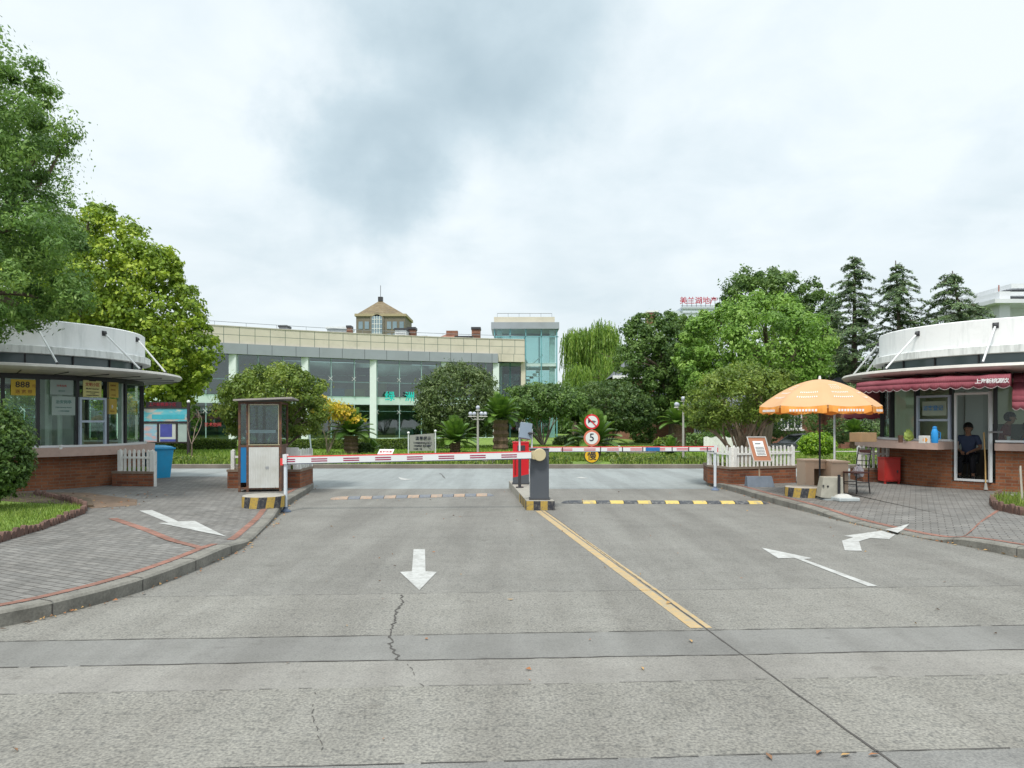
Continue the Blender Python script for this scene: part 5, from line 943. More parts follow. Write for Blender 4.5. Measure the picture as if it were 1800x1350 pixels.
t, rows = awning('small maroon awning tip above the thin grey pole', rt - 1.05, rt - .64, 3.3, 2.72, 4.9, 1.92, .14, 4, None, endflap=True)
# goods on the counters
def item(name, px, pyb, D, label, cat, fn, zt=None):
    c = pp(px, pyb, D); c.z = zt if zt is not None else c.z; t = thing(name, c, label, cat); fn(t, c); return t
def f_box(c_, w, d, h, col, extra=None, rz=0):
    def f(t, c):
        m = MB(); m.box((c.x, c.y, c.z + h / 2), (w, d, h), rz); m.build('body', paint(col, .7, .15, 8), t, bevel=.006)
        m = MB(); m.box((c.x, c.y, c.z + h + .003), (w * .14, d * 1.002, .005), rz); m.box((c.x, c.y - d / 2 - .002, c.z + h * .8), (w * .14, .004, h * .4), rz); m.build('tape', paint(extra or (.4, .3, .18), .4), t)
    return f
item('cardboard_box', 1517, 776, 16.9, 'open brown cardboard box on the left end of the right kiosk counter', 'box', f_box(0, .46, .34, .21, (.34, .22, .12), rz=.35), 1.2)
def f_flask(t, c):
    m = MB(); m.lathe([(0, 0), (.065, 0), (.07, .02), (.07, .22), (.055, .27), (.045, .3), (.04, .31)], c, 20); m.build('body', paint((.02, .25, .6), .35, .05), t, sm=True); m = MB(); m.lathe([(.045, .3), (.045, .34), (.02, .36), (0, .36)], c, 16); m.build('lid', paint((.02, .2, .5), .4), t, sm=True); m = MB(); m.tube([c + Vector((.07, 0, .25)), c + Vector((.12, 0, .22)), c + Vector((.12, 0, .1)), c + Vector((.07, 0, .07))], .01, 6); m.build('handle', paint((.02, .2, .5), .4), t)
item('thermos_flask', 1643, 776, 15.95, 'bright blue thermos flask standing in the service window', 'thermos', f_flask, 1.2)
def f_tissue(t, c):
    m = MB(); m.box((c.x, c.y, c.z + .08), (.18, .14, .16), .4); m.build('body', paint((.6, .6, .58), .6), t, bevel=.006); m = MB(); m.disc((c.x - .035, c.y - .09, c.z + .075), (-.37, -.92, 0), .045, .006); m.build('emblem', paint((.6, .25, .04), .6), t)
item('tissue_box', 1625, 778, 15.75, 'white box with an orange disc on the right kiosk counter', 'box', f_tissue, 1.2)
def f_cup(col, h=.14, r=.04):
    def f(t, c): m = MB(); m.lathe([(0, 0), (r * .8, 0), (r, h), (r * .9, h), (r * .75, .01)], c, 16); m.build('body', paint(col, .5), t, sm=True); m = MB(); m.lathe([(r * .82, h * .3), (r * .93, h * .6)], (c.x, c.y, c.z), 16); m.build('sleeve', paint(sc3(col, .6), .5), t)
    return f
item('wooden_cup', 1583, 776, 16.2, 'small dark brown pot near the window glass on the right kiosk counter', 'pot', f_cup((.12, .06, .04), .16, .055), 1.2)
def f_bag(col):
    def f(t, c):
        rg = random.Random(int(c.x * 99)); m = MB()
        m.ball(c + Vector((0, 0, .1)), .1, 18, 14, sc=(1.1, .7, 1.0)); m.v = [v + Vector((rg.uniform(-1, 1), rg.uniform(-1, 1), rg.uniform(-1, 1))) * .018 + Vector((0, 0, .06 * max(0, v.z - c.z - .1) / .1)) for v in m.v]
        m.build('body', paint(col, .35, .3, 9), t, sm=True); m = MB(); m.tube([c + Vector((-.03, 0, .16)), c + Vector((-.05, 0, .28)), c + Vector((.02, 0, .3)), c + Vector((.03, 0, .17))], .008, 5); m.build('handle', paint(col, .4), t)
    return f
item('plastic_bag', 1597, 776, 17.5, 'crumpled green and yellow bag behind the kiosk glass', 'bag', f_bag((.35, .45, .1)), 1.2)
item('paper_cup', 1773, 778, 16.6, 'white paper cup on the sill in front of the seated people', 'cup', f_cup((.6, .58, .6), .13, .04), 1.2)
item('paper_cup', 107, 788, 15.9, 'small white cup on the left kiosk counter', 'cup', f_cup((.7, .7, .7), .09, .035), 1.07)
# ------------------------------------------------------------------ people
skinm = paint((.32, .17, .11), .55, .06, 8)
def skinmesh(name, J, E, mat, parent, sub=2, root=0):
    me = bpy.data.meshes.new(name); me.from_pydata([j[0] for j in J], E, []); o = finish(name, me, mat, parent); md = o.modifiers.new('skin', 'SKIN'); md.use_smooth_shade = True
    for i, j in enumerate(J): r = j[1]; r = r if isinstance(r, tuple) else (r, r); me.skin_vertices[0].data[i].radius = r; me.skin_vertices[0].data[i].use_root = (i == root)
    s = o.modifiers.new('sub', 'SUBSURF'); s.levels = sub; s.render_levels = sub; return o
def person(loc, rz, label, pose, shirt, trousers, hair=(.015, .013, .012)):
    t = thing('person', loc, label, 'person', rz=rz); P = pose; J = []; E = []
    def add(p, r, pr=None):
        J.append((tuple(p), r)); k = len(J) - 1
        if pr is not None: E.append((pr, k))
        return k
    V3 = Vector; pel = add(P['pel'], (.14, .12)); sp_ = add(V3(P['pel']).lerp(V3(P['chest']), .5), (.125, .1), pel); ch_ = add(P['chest'], (.15, .11), sp_); nk = add(P['neck'], .055, ch_); hd = V3(P['head'])
    j = add(hd + V3((0, -.012, -.085)), (.058, .066), nk); f1 = add(hd, (.078, .095), j); add(hd + V3((0, .005, .085)), (.06, .075), f1); no = add(hd + V3((0, -.085, -.005)), .018, f1); add(hd + V3((0, -.118, -.03)), .011, no)
    for s in (-1, 1): e_ = add(hd + V3((s * .07, .01, -.005)), .02, f1); add(hd + V3((s * .092, .018, .012)), .014, e_)
    for s, k in ((-1, 'l'), (1, 'r')):
        sh = add(P['sh' + k], .062, ch_); el_ = add(P['el' + k], .043, sh); wr = add(P['wr' + k], .028, el_); d = (V3(P['wr' + k]) - V3(P['el' + k])).normalized(); sd_ = d.cross(V3((0, 0, 1))).normalized(); dn = d.cross(sd_); pm = add(V3(P['wr' + k]) + d * .05, (.034, .017), wr)
        for q, (o_, l_) in enumerate(((-.028, .062), (-.01, .075), (.009, .07), (.026, .055))):
            b0 = add(V3(P['wr' + k]) + d * .09 + sd_ * o_, .0095, pm); b1 = add(V3(P['wr' + k]) + d * (.09 + l_ * .5) + sd_ * o_ - V3((0, 0, .012)), .0085, b0); add(V3(P['wr' + k]) + d * (.09 + l_ * .8) + sd_ * o_ - V3((0, 0, .035)), .007, b1)
        b0 = add(V3(P['wr' + k]) + d * .04 - sd_ * .045, .011, pm); add(V3(P['wr' + k]) + d * .08 - sd_ * .062, .009, b0)
        hp = add(P['hp' + k], .085, pel); kn = add(P['kn' + k], .06, hp); an_ = add(P['an' + k], .04, kn); add(P['to' + k], (.035, .028), an_)
    skinmesh('body', J, E, skinm, t)
    def cloth(name, pts, mat): skinmesh(name, [(p, r) for p, r, _ in pts], [(i, q) for i, (_, _, q) in enumerate(pts) if q is not None], mat, t)
    mid = lambda a, b, f: tuple(V3(P[a]).lerp(V3(P[b]), f))
    up_ = lambda a, z: tuple(V3(P[a]) + V3((0, 0, z)))
    cloth('shirt', [(P['pel'], (.165, .14), None), (mid('pel', 'chest', .5), (.15, .125), 0), (P['chest'], (.175, .13), 1), (mid('chest', 'neck', .6), .085, 2)] + [(P['shl'], .078, 2), (mid('shl', 'ell', .8), .062, 4), (P['shr'], .078, 2), (mid('shr', 'elr', .8), .062, 6)], paint(shirt, .8, .2, 6))
    cloth('trousers', [(P['pel'], (.162, .14), None), (P['hpl'], .1, 0), (P['knl'], .078, 1), (mid('knl', 'anl', .92), .062, 2), (P['hpr'], .1, 0), (P['knr'], .078, 4), (mid('knr', 'anr', .92), .062, 5)], paint(trousers, .8, .2, 6))
    m = MB(); m.ball(hd + V3((0, .018, .03)), .112, 16, 10, sc=(.86, 1.0, 1.0)); v = [q for q in m.v]
    m2 = MB(); 
    for f in m.f:
        c = sum((m.v[i] for i in f), V3()) / len(f) - hd
        if c.z > .045 or (c.y > .0 and c.z > -.06): m2.add([m.v[i] for i in f], [tuple(range(len(f)))])
    o = m2.build('hair', paint(hair, .6), t, world=False); so_ = o.modifiers.new('s', 'SOLIDIFY'); so_.thickness = .012; so_.offset = 1
    m = MB()
    for s in (-1, 1): m.ball(hd + V3((s * .03, -.09, .015)), .009, 8, 6)
    m.tube([hd + V3((-.02, -.088, -.055)), hd + V3((0, -.094, -.056)), hd + V3((.02, -.088, -.055))], .004, 5); m.build('facial_features', paint((.03, .015, .012), .4), t, world=False)
    for s, k in ((-1, 'l'), (1, 'r')): m = MB(); m.tube([V3(P['an' + k]) + V3((0, .05, -.05)), V3(P['an' + k]) + V3((0, -.05, -.045)), V3(P['to' + k]) + V3((0, -.06, -.005))], [.045, .05, .035], 8); m.build('shoe', black, t, world=False, sm=True)
    return t
sit = dict(pel=(0, 0, .52), chest=(0, -.04, .88), neck=(0, -.07, 1.06), head=(0, -.1, 1.2), shl=(-.18, -.05, .98), shr=(.18, -.05, .98), ell=(-.25, -.12, .74), elr=(.26, -.1, .74), wrl=(-.12, -.34, .66), wrr=(.10, -.33, .66), hpl=(-.09, -.05, .5), hpr=(.09, -.05, .5), knl=(-.13, -.44, .5), knr=(.14, -.44, .5), anl=(-.13, -.4, .1), anr=(.15, -.42, .1), tol=(-.14, -.55, .05), tor=(.17, -.57, .05))
stoop = dict(pel=(0, 0, .9), chest=(0, -.06, 1.24), neck=(0, -.11, 1.42), head=(0, -.16, 1.54), shl=(-.18, -.08, 1.34), shr=(.18, -.08, 1.34), ell=(-.24, -.1, 1.06), elr=(.24, -.1, 1.06), wrl=(-.16, -.34, .98), wrr=(.14, -.34, .98), hpl=(-.09, 0, .86), hpr=(.09, 0, .86), knl=(-.1, -.02, .48), knr=(.1, -.02, .48), anl=(-.1, .02, .09), anr=(.1, .02, .09), tol=(-.11, -.12, .04), tor=(.11, -.12, .04))
FL = .3
person((hx(1703, 17.75), 17.75, FL), -.7, 'dark-haired man in a blue shirt sitting inside the open kiosk door', sit, (.06, .08, .15), (.015, .015, .02))
person((hx(1762, 17.0), 17.0, FL - .1), .9, 'person in a dark red shirt standing behind the right kiosk window', stoop, (.16, .04, .045), (.03, .03, .04))
person((hx(1800, 16.8), 16.8, FL + .02), 1.2, 'person in a bright blue shirt sitting behind the right kiosk window', sit, (.08, .16, .42), (.03, .03, .04))
def stool(x, y, z, label):
    t = thing('stool', (x, y, z), label, 'stool'); m = MB(); m.lathe([(0, .38), (.17, .38), (.18, .4), (.17, .42), (0, .42)], (x, y, z), 20); m.build('seat', paint((.05, .05, .06), .5), t)
    for a in (.8, 2.4, 3.9, 5.5): m = MB(); m.tube([(x + .1 * math.cos(a), y + .1 * math.sin(a), z + .39), (x + .17 * math.cos(a), y + .17 * math.sin(a), z)], .012, 6); m.build('leg', dark, t)
stool(hx(1703, 17.75), 17.75, FL - .02, 'dark stool under the man inside the kiosk door'); stool(hx(1800, 16.8), 16.8, FL - .0, 'dark stool under the person in the blue shirt')
# ------------------------------------------------------------------ the barrier island
isl = [(.27, 13.84), (.80, 13.84), (.47, 18.6), (-.08, 18.6)]
conc = paint((.30, .285, .25), .9, .25, 5, 0, .4); yb = wornmat('kerb_yellow', (.46, .31, .06), (.16, .14, .1), .42, 22, .7); bb = wornmat('kerb_black', (.028, .03, .04), (.16, .15, .13), .42, 22, .6)
t = thing('traffic_island', (.4, 16, 0), 'long concrete island with worn yellow and black nose carrying the barriers', 'traffic island'); m = MB(); m.prism(isl, -.02, .178); m.build('body', conc, t, bevel=.012)
def stripes(t, a, b, z0, z1, n, out, start=0, slant=0, name='stripe'):
    a, b = Vector((*a, 0)), Vector((*b, 0)); d = (b - a).normalized(); nv = Vector((d.y, -d.x, 0)) * out
    m = MB()
    if 1:
        for i in range(n):
            k = (i + start) % 2
            p, q = a + (b - a) * i / n + nv, a + (b - a) * (i + 1) / n + nv; m.add([(p.x, p.y, z0), (q.x, q.y, z0), (q.x + d.x * slant, q.y + d.y * slant, z1), (p.x + d.x * slant, p.y + d.y * slant, z1)], [(0, 1, 2, 3)], k)
    m.build('painted_band', [bb, yb], t, weld=True)
stripes(t, isl[0], isl[1], .0, .172, 4, .004, 1); stripes(t, (.155, 15.4), isl[0], .0, .172, 8, .004, 1)
def cabinet(x0, x1, y0, y1, z0, z1, label, mat):
    t = thing('barrier_cabinet', ((x0 + x1) / 2, (y0 + y1) / 2, z0), label, 'barrier cabinet'); m = MB(); m.bx(x0, x1, y0, y1, z0, z1); m.build('housing', mat, t, bevel=.012); m = MB(); m.bx(x0 - .012, x1 + .012, y0 - .012, y1 + .012, z1 + .001, z1 + .022); m.build('lid', mat, t, bevel=.006); m = MB(); m.bx(x0 - .02, x1 + .02, y0 - .02, y1 + .02, z0, z0 + .02); m.build('base_plate', dark, t); return t
gc = cabinet(.345, .70, 14.0, 14.36, .18, 1.13, 'slate grey barrier cabinet at the nose of the island with a beige hub', slate)
m = MB(); m.bx(.338, .343, 14.03, 14.33, .22, 1.1); m.build('side_panel', paint((.5, .52, .53), .4), gc)
hub = paint((.50, .43, .26), .45, .1, 4); m = MB(); m.disc((.52, 13.93, 1.035), (0, 1, 0), .118, .12, 32); m.build('hub', hub, gc, sm=True, bevel=.01)
hubc = Vector((.52, 13.9, 1.035))
stripe_red = paint((.30, .01, .07), .4, .05); ared = paint((.72, .06, .06), .4, .05)
def arm(label, a, b, hh, period, dash, split=None, phase=.2, extra=None):
    t = thing('boom_gate', a, label, 'barrier arm'); a, b = Vector(a), Vector(b); L_ = (b - a).length; d = (b - a).normalized(); up = Vector((0, 0, 1)); f = -1 if d.x < 0 else 1; an = math.atan2(d.z, d.x * f) 
    def seg(m, u0, u1, z0, z1, y0, y1):
        vs = []
        for z in (z0, z1):
            for y in (y0, y1):
                for u in (u0, u1): q = a + d * u; vs.append((q.x, q.y + y, q.z + z))
        m.add(vs, [(0, 2, 3, 1), (4, 5, 7, 6), (0, 1, 5, 4), (1, 3, 7, 5), (3, 2, 6, 7), (2, 0, 4, 6)])
    m = MB(); seg(m, 0, L_, -hh / 2, hh / 2, -.025, .025); m.build('beam', paint((.68, .70, .71), .35, .06, 2, 0, .08), t); m = MB(); seg(m, .0, L_, hh / 2 + .001, hh / 2 + .02, -.026, .026); m.build('red_edge', ared, t); m = MB(); seg(m, 0, L_, -hh / 2 - .014, -hh / 2 - .001, -.022, .022); m.build('rubber_edge', paint((.05, .06, .12), .6), t)
    u = phase; sm_ = stripe_red if split is None else paint((.55, .03, .07), .4, .05)
    while u < L_ - .05:
        e = min(u + dash, L_ - .01)
        for zc in (-hh * .19, hh * .15): m = MB(); seg(m, u, e, zc - hh * .085, zc + hh * .085, -.0285, -.0255); m.build('reflective_stripe', sm_, t)
        u += period
    if split:
        m = MB()
        for u in split: seg(m, u - .012, u + .012, -hh / 2 - .004, hh / 2 + .004, -.032, .032)
        m.build('clamp', dark, t)
    m = MB(); seg(m, L_, L_ + .05, -hh / 2 - .03, hh * .35, -.035, .035); m.build('end_cap', ared, t)
    return t
hb_ = MB(); hb_.add([(.52, 13.875, .94), (.52, 13.875, 1.13), (.33, 13.875, 1.10), (.33, 13.875, .965), (.52, 13.93, .94), (.52, 13.93, 1.13), (.33, 13.93, 1.10), (.33, 13.93, .965)], [(0, 1, 2, 3)[::-1], (4, 5, 6, 7), (0, 3, 7, 4), (1, 5, 6, 2), (3, 2, 6, 7)]); hb_.build('arm_clamp', hub, gc)
arm('long striped barrier arm across the left lane', (.36, 13.84, 1.03), (-4.2, 13.6, .945), .115, .583, .29, phase=.27)
arm('striped barrier arm with a blue plate across the right lane', (.42, 17.9, .985), (4.93, 17.9, 1.0), .095, .56, .28, split=(.42, .8, 1.72, 2.25, 2.74, 3.05 - .2, 3.45, 4.05 - .2, 4.3), phase=.2)
t = bpy.data.objects['boom_gate.001']; m = MB(); m.bx(hx(1135, 17.86), hx(1160, 17.86), 17.862, 17.868, .955, 1.04); m.build('blue_plate', paint((.02, .16, .42), .4, .3, 12), t)
rc = cabinet(.02, .40, 17.5, 17.85, .18, 1.16, 'red ticket cabinet behind the slate grey one on the island', red)
m = MB(); m.add([(.018, 17.494, .18), (.402, 17.494, .18), (.402, 17.494, .42), (.018, 17.494, .34)], [(0, 1, 2, 3)]); m.build('grey_foot', slate, rc); m = MB(); m.bx(.13, .31, 17.488, 17.496, .98, 1.1); m.bx(.17, .21, 17.484, 17.49, 1.0, 1.06); m.build('reader_panel', dark, rc); m = MB(); m.bx(.06, .09, 17.49, 17.498, .4, .9); m.build('slot', paint((.2, .01, .01), .5), rc)
t = thing('post_camera', (.17, 16.6, .18), 'tilted grey display box on two thin poles behind the grey cabinet', 'camera post'); D = 16.6
m = MB(); x = hx(913.5, D); m.tube([(x, D, .18), (x, D, 1.0)], .035, 10); m.build('lower_post', dark, t); m = MB(); m.tube([(x, D, 1.0), (x, D, 1.52)], .022, 10); m.tube([(hx(935, D), D, 1.02), (hx(935, D), D, 1.5)], .018, 8); m.build('upper_post', wmetal, t); m = MB(); m.disc((x, D, .19), (0, 0, 1), .09, .02); m.build('base_plate', dark, t)
m = MB(); m.box((hx(923.5, D), D - .02, 1.45), (.27, .12, .36), .15, tilt=Matrix.Rotation(R_(9), 3, 'Y') @ Matrix.Rotation(R_(-12), 3, 'X')); m.build('display_box', paint((.20, .25, .31), .35, .12), t, bevel=.01); m = MB(); m.box((hx(934, D), D - .06, 1.4), (.16, .05, .03)); m.ball((hx(931, D), D - .12, 1.4), .035, 8, 6); m.build('lamp', dark, t)
def post(label, px, pyb, D, z1, r=.033):
    x = hx(px, D); t = thing('barrier_rest', (x, D, 0), label, 'barrier post', 'posts the barrier arms rest on'); m = MB(); m.tube([(x, D, 0.02), (x, D, z1 - .1)], r, 12); m.build('pole', paint((.58, .63, .68), .35, .05), t, sm=True); m = MB(); m.lathe([(0, 0), (r * 3, 0), (r * 2.8, .02), (r * 1.3, .05), (r * 1.1, .09)], (x, D, .003), 16); m.build('foot', paint((.12, .16, .24), .5), t, sm=True)
    m = MB(); m.bx(x - r * 1.1, x + r * 1.1, D - .06, D - .04, z1 - .12, z1 + .06); m.bx(x - r * 1.1, x + r * 1.1, D + .04, D + .06, z1 - .12, z1 + .06); m.bx(x - r * 1.1, x + r * 1.1, D - .04, D + .04, z1 - .12, z1 - .10); m.build('fork', wmetal, t); return t
post('white rest post of the left arm, its foot by the kerb', 502, 900, 13.6, 1.0); post('white rest post of the right arm, in front of the planter', 1257, 862, 17.9, 1.03)
def bump_(label, x0, x1, D, dD, w, cols, n):
    t = thing('speed_bump', ((x0 + x1) / 2, D, 0), label, 'speed bump'); mats = [wornmat('bump', c, (.2, .2, .19), .42, 10, .8) for c in cols]; L_ = x1 - x0
    for i in range(n):
        a, b = x0 + L_ * i / n, x0 + L_ * (i + 1) / n; ya, yb_ = D + dD * (a - x0) / L_, D + dD * (b - x0) / L_; prof = [(-w / 2, .003), (-w * .38, .03), (-w * .15, .05), (w * .15, .05), (w * .38, .03), (w / 2, .003)]; m = MB(); g = .006
        m.add([(a + g, ya + p, z) for p, z in prof] + [(b - g, yb_ + p, z) for p, z in prof], [(k, k + 6, k + 7, k + 1) for k in range(5)] + [(0, 1, 2, 3, 4, 5), (11, 10, 9, 8, 7, 6)]); m.build('segment', mats[i % 2], t)
    for s, x, y in ((-1, x0, D), (1, x1, D + dD)): m = MB(); m.lathe([(w / 2, .003), (w * .35, .03), (w * .15, .045), (0, .047)], (x, y, 0), 16, -math.pi / 2 if s > 0 else math.pi / 2, math.pi / 2 if s > 0 else 1.5 * math.pi); m.build('end_piece', mats[0] if s < 0 or cols[0][0] < .1 else mats[1], t)
bump_('pink and grey segmented speed bump across the left lane', -3.75, -.55, 15.85, .75, .3, ((.36, .26, .19), (.15, .165, .19)), 13)
bump_('black and yellow segmented speed bump across the right lane', 1.15, 5.05, 15.1, -.1, .3, ((.05, .055, .065), (.56, .42, .12)), 14)
def sign(px, pyt, pyb, D, label):
    x = hx(px, D); t = thing('sign_post', (x, D, .1), label, 'traffic sign'); return t, x
# round signs on one post
D = 27.0; x = hx(1040, D); t = thing('traffic_sign', (x, D, .14), 'post with three round signs: no horn, speed 5 and a yellow slow sign', 'traffic sign'); m = MB(); m.tube([(x, D, .1), (x, D, 1.95)], .03, 10); m.build('post', wmetal, t)
wf = paint((.66, .68, .66), .4, .04); rface = paint((.60, .02, .03), .4, .05); oface = paint((.58, .17, .10), .5, .1); yface = paint((.72, .42, .02), .4, .05); ink = paint((.02, .025, .04), .5)
def rsign(z, r, back, face, rin, nm): m = MB(); m.disc((x, D - .05, z), (0, 1, 0), r, .02, 40); o = m.build(nm, back, t); m = MB(); m.disc((x, D - .063, z), (0, 1, 0), rin, .008, 40); m.build('face', face, o); return o
o = rsign(1.665, .275, rface, wf, .215, 'no_horn_sign'); m = MB(); y = D - .072
m.add([(x - .135, y, 1.76), (x - .135, y, 1.60), (x - .06, y, 1.655), (x - .06, y, 1.705)], [(0, 1, 2, 3)]); m.tube([(x - .06, y, 1.68), (x + .02, y, 1.70), (x + .1, y, 1.69), (x + .13, y, 1.67), (x + .1, y, 1.645), (x, y, 1.64), (x - .05, y, 1.66), (x + .02, y, 1.68), (x + .15, y, 1.675)], .009, 6); m.build('horn', ink, o)
m = MB(); m.box((x, D - .08, 1.665), (.47, .006, .04), 0, tilt=Matrix.Rotation(R_(45), 3, 'Y')); m.build('red_bar', rface, o)
o = rsign(1.07, .295, oface, wf, .225, 'speed_limit_sign'); txt(o, 'numeral', '5', .40, ink, (x, D - .072, 1.08), bold=.012)
o = rsign(.43, .28, ink, yface, .25, 'slow_sign'); txt(o, 'character', '慢', .34, ink, (x, D - .072, .40), bold=.012)
# ------------------------------------------------------------------ left side: booth, drum kerb, planter, bin, notice board
rust = wornmat('frame_rusty', (.10, .055, .04), (.24, .10, .04), .42, 12, .8); blueb = paint((.01, .16, .38), .4, .1, 3)
rb_ = Mt('ribbed_panel'); rb_.col(rb_.ramp(rb_.noise(3, 6), [(.3, (.50, .50, .46)), (.7, (.62, .63, .61))])); wv = rb_.new('ShaderNodeTexWave'); rb_.l.new(rb_.co, wv.inputs[0]); wv.inputs['Scale'].default_value = 9; wv.bands_direction = 'X'; rb_.bump(wv.outputs[1], .6, .012); rb_.set(Roughness=.5)
t = thing('guard_booth', (-5.95, 16.15, .12), 'rusty narrow guard booth with blue and white lower panels and flat roof', 'guard booth', rz=.17); z0, z1, zm = .06, 1.98, .98; w, dp = .86, 1.1; fxp = [0, .17, w]
def b_(m, x0, x1, y0, y1, za, zb): m.bx(x0, x1, y0, y1, za, zb)
m = MB()
for X, Y in ((0, 0), (.17, 0), (w, 0), (0, dp), (w, dp)): b_(m, X - .025, X + .025, Y - .025, Y + .025, 0, z1)
for za in (z0, zm, z1 - .05):
    b_(m, .025, w - .025, -.022, .022, za, za + .045); b_(m, .025, w - .025, dp - .022, dp + .022, za, za + .045); b_(m, -.022, .022, .025, dp - .025, za, za + .045); b_(m, w - .022, w + .022, .025, dp - .025, za, za + .045)
m.build('frame', rust, t, world=False)
m = MB(); b_(m, .2, w - .03, -.035, -.023, z0 + .03, zm - .0); m.build('door_panel', rb_.m, t, world=False); m = MB(); b_(m, .027, .143, -.018, -.004, z0 + .15, zm); m.build('blue_panel', blueb, t, world=False)
m = MB(); b_(m, -.012, 0, .03, dp - .03, z0, zm); b_(m, w, w + .012, .03, dp - .03, z0, zm); b_(m, .03, w - .03, dp, dp + .012, z0, zm); m.build('side_panel', paint((.14, .08, .06), .7, .3), t, world=False)
bg_ = glassmat('glass_booth', (.74, .82, .83), .05)
for nm, q in (('window', (.2, w - .03, -.008, .004)), ('window', (.027, .143, -.008, .004)), ('window', (.03, w - .03, dp - .004, dp + .006))): m = MB(); b_(m, *q, zm + .05, z1 - .05); m.build(nm, bg_, t, world=False)
for X in (0, w): m = MB(); b_(m, X - .004, X + .004, .03, dp - .03, zm + .05, z1 - .05); m.build('window', bg_, t, world=False)
m = MB(); b_(m, .185, w - .01, -.032, -.026, zm + .045, zm + .06); b_(m, .195, .21, -.032, -.026, zm + .05, z1 - .06); b_(m, w - .045, w - .03, -.032, -.026, zm + .05, z1 - .06); b_(m, .2, w - .03, -.032, -.026, z1 - .075, z1 - .06); m.build('window_bead', paint((.5, .45, .3), .6), t, world=False)
m = MB(); m.add([(-.1, -.2, z1 + .01), (w + .28, -.28, z1 + .06), (w + .25, dp + .15, z1 + .05), (-.08, dp + .15, z1 + .01), (-.1, -.2, z1 + .045), (w + .28, -.28, z1 + .10), (w + .25, dp + .15, z1 + .09), (-.08, dp + .15, z1 + .045)], [(3, 2, 1, 0), (4, 5, 6, 7), (0, 1, 5, 4), (1, 2, 6, 5), (2, 3, 7, 6), (3, 0, 4, 7)]); m.build('roof', paint((.34, .31, .29), .7, .2, 5), t, world=False)
m = MB(); m.box((w * .45, .4, 1.32), (.62, .2, .07)); m.build('reflected_bar', paint((.6, .64, .64), .5), t, world=False); m = MB(); b_(m, .55, .62, -.04, -.034, .5, .56); m.build('latch', chrome, t, world=False)  # pale bar modelled inside the booth in place of a window reflection
def drum(x, y, r, h, label, n, half=False, a0=0, st=0):
    t = thing('drum_base', (x, y, .12), label, 'concrete base', 'yellow and black striped drum bases'); ctop = paint((.33, .31, .27), .9, .2, 6, 0, .3); m = MB(); m.lathe([(0, 0), (r - .004, 0), (r - .004, h), (r - .02, h + .012), (0, h + .012)], (x, y, .12), 48); m.build('body', ctop, t, sm=True)
    m = MB()
    if 1:
        for i in range(n):
            k = i % 2
            q0, q1 = a0 + 2 * math.pi * i / n, a0 + 2 * math.pi * (i + 1) / n; c = 4
            for j in range(c): u, v = q0 + (q1 - q0) * j / c, q0 + (q1 - q0) * (j + 1) / c; s = .1; m.add([(x + r * math.cos(u), y + r * math.sin(u), .122), (x + r * math.cos(v), y + r * math.sin(v), .122), (x + r * math.cos(v + s), y + r * math.sin(v + s), .12 + h), (x + r * math.cos(u + s), y + r * math.sin(u + s), .12 + h)], [(0, 1, 2, 3)], k)
    m.build('painted_band', [bb, yb], t, weld=True)
    return t
drum(-4.50, 13.4, .375, .2, 'striped round concrete base at the foot of the rusty guard booth', 16)
drum(6.0, 15.2, .375, .2, 'striped round concrete base under the orange umbrella', 16, a0=.2)
picket = wornmat('picket_white', (.78, .78, .75), (.42, .40, .34), .38, 10, .7, .7)
def pickets(t, a, b, z0, z1, sp=.105, w=.062, posts=True, rnd=0):
    a, b = Vector((*a, 0)), Vector((*b, 0)); L_ = (b - a).length; d = (b - a) / L_; an = math.atan2(d.y, d.x); n = int(L_ / sp); r = random.Random(int(L_ * 100))
    nv = Vector((-d.y, d.x, 0))
    for i in range(n + 1):
        c = a + d * (i * L_ / n); k = r.uniform(-.02, .02); m = MB(); pr = [(-w / 2, z0), (w / 2, z0), (w / 2, z1 - .04 + k), (w * .28, z1 - .01 + k), (0, z1 + k), (-w * .28, z1 - .01 + k), (-w / 2, z1 - .04 + k)]; q = len(pr)
        m.add([c + d * u + nv * s * .01 + Vector((0, 0, z)) for s in (-1, 1) for u, z in pr], [tuple(range(q)), tuple(range(2 * q - 1, q - 1, -1))] + [(j, j + q, (j + 1) % q + q, (j + 1) % q) for j in range(q)]); m.build('picket', picket, t)
    for f in (.62,): c = (a + b) / 2 - nv * .022; m = MB(); m.box((c.x, c.y, z0 + (z1 - z0) * f), (L_, .02, .05), an); m.build('rail', picket, t)
    if posts:
        for c in (a, b): m = MB(); m.box((c.x - nv.x * .01, c.y - nv.y * .01, (z0 + z1) / 2 - .02), (.085, .085, z1 - z0 - .02), an); m.build('post', picket, t)
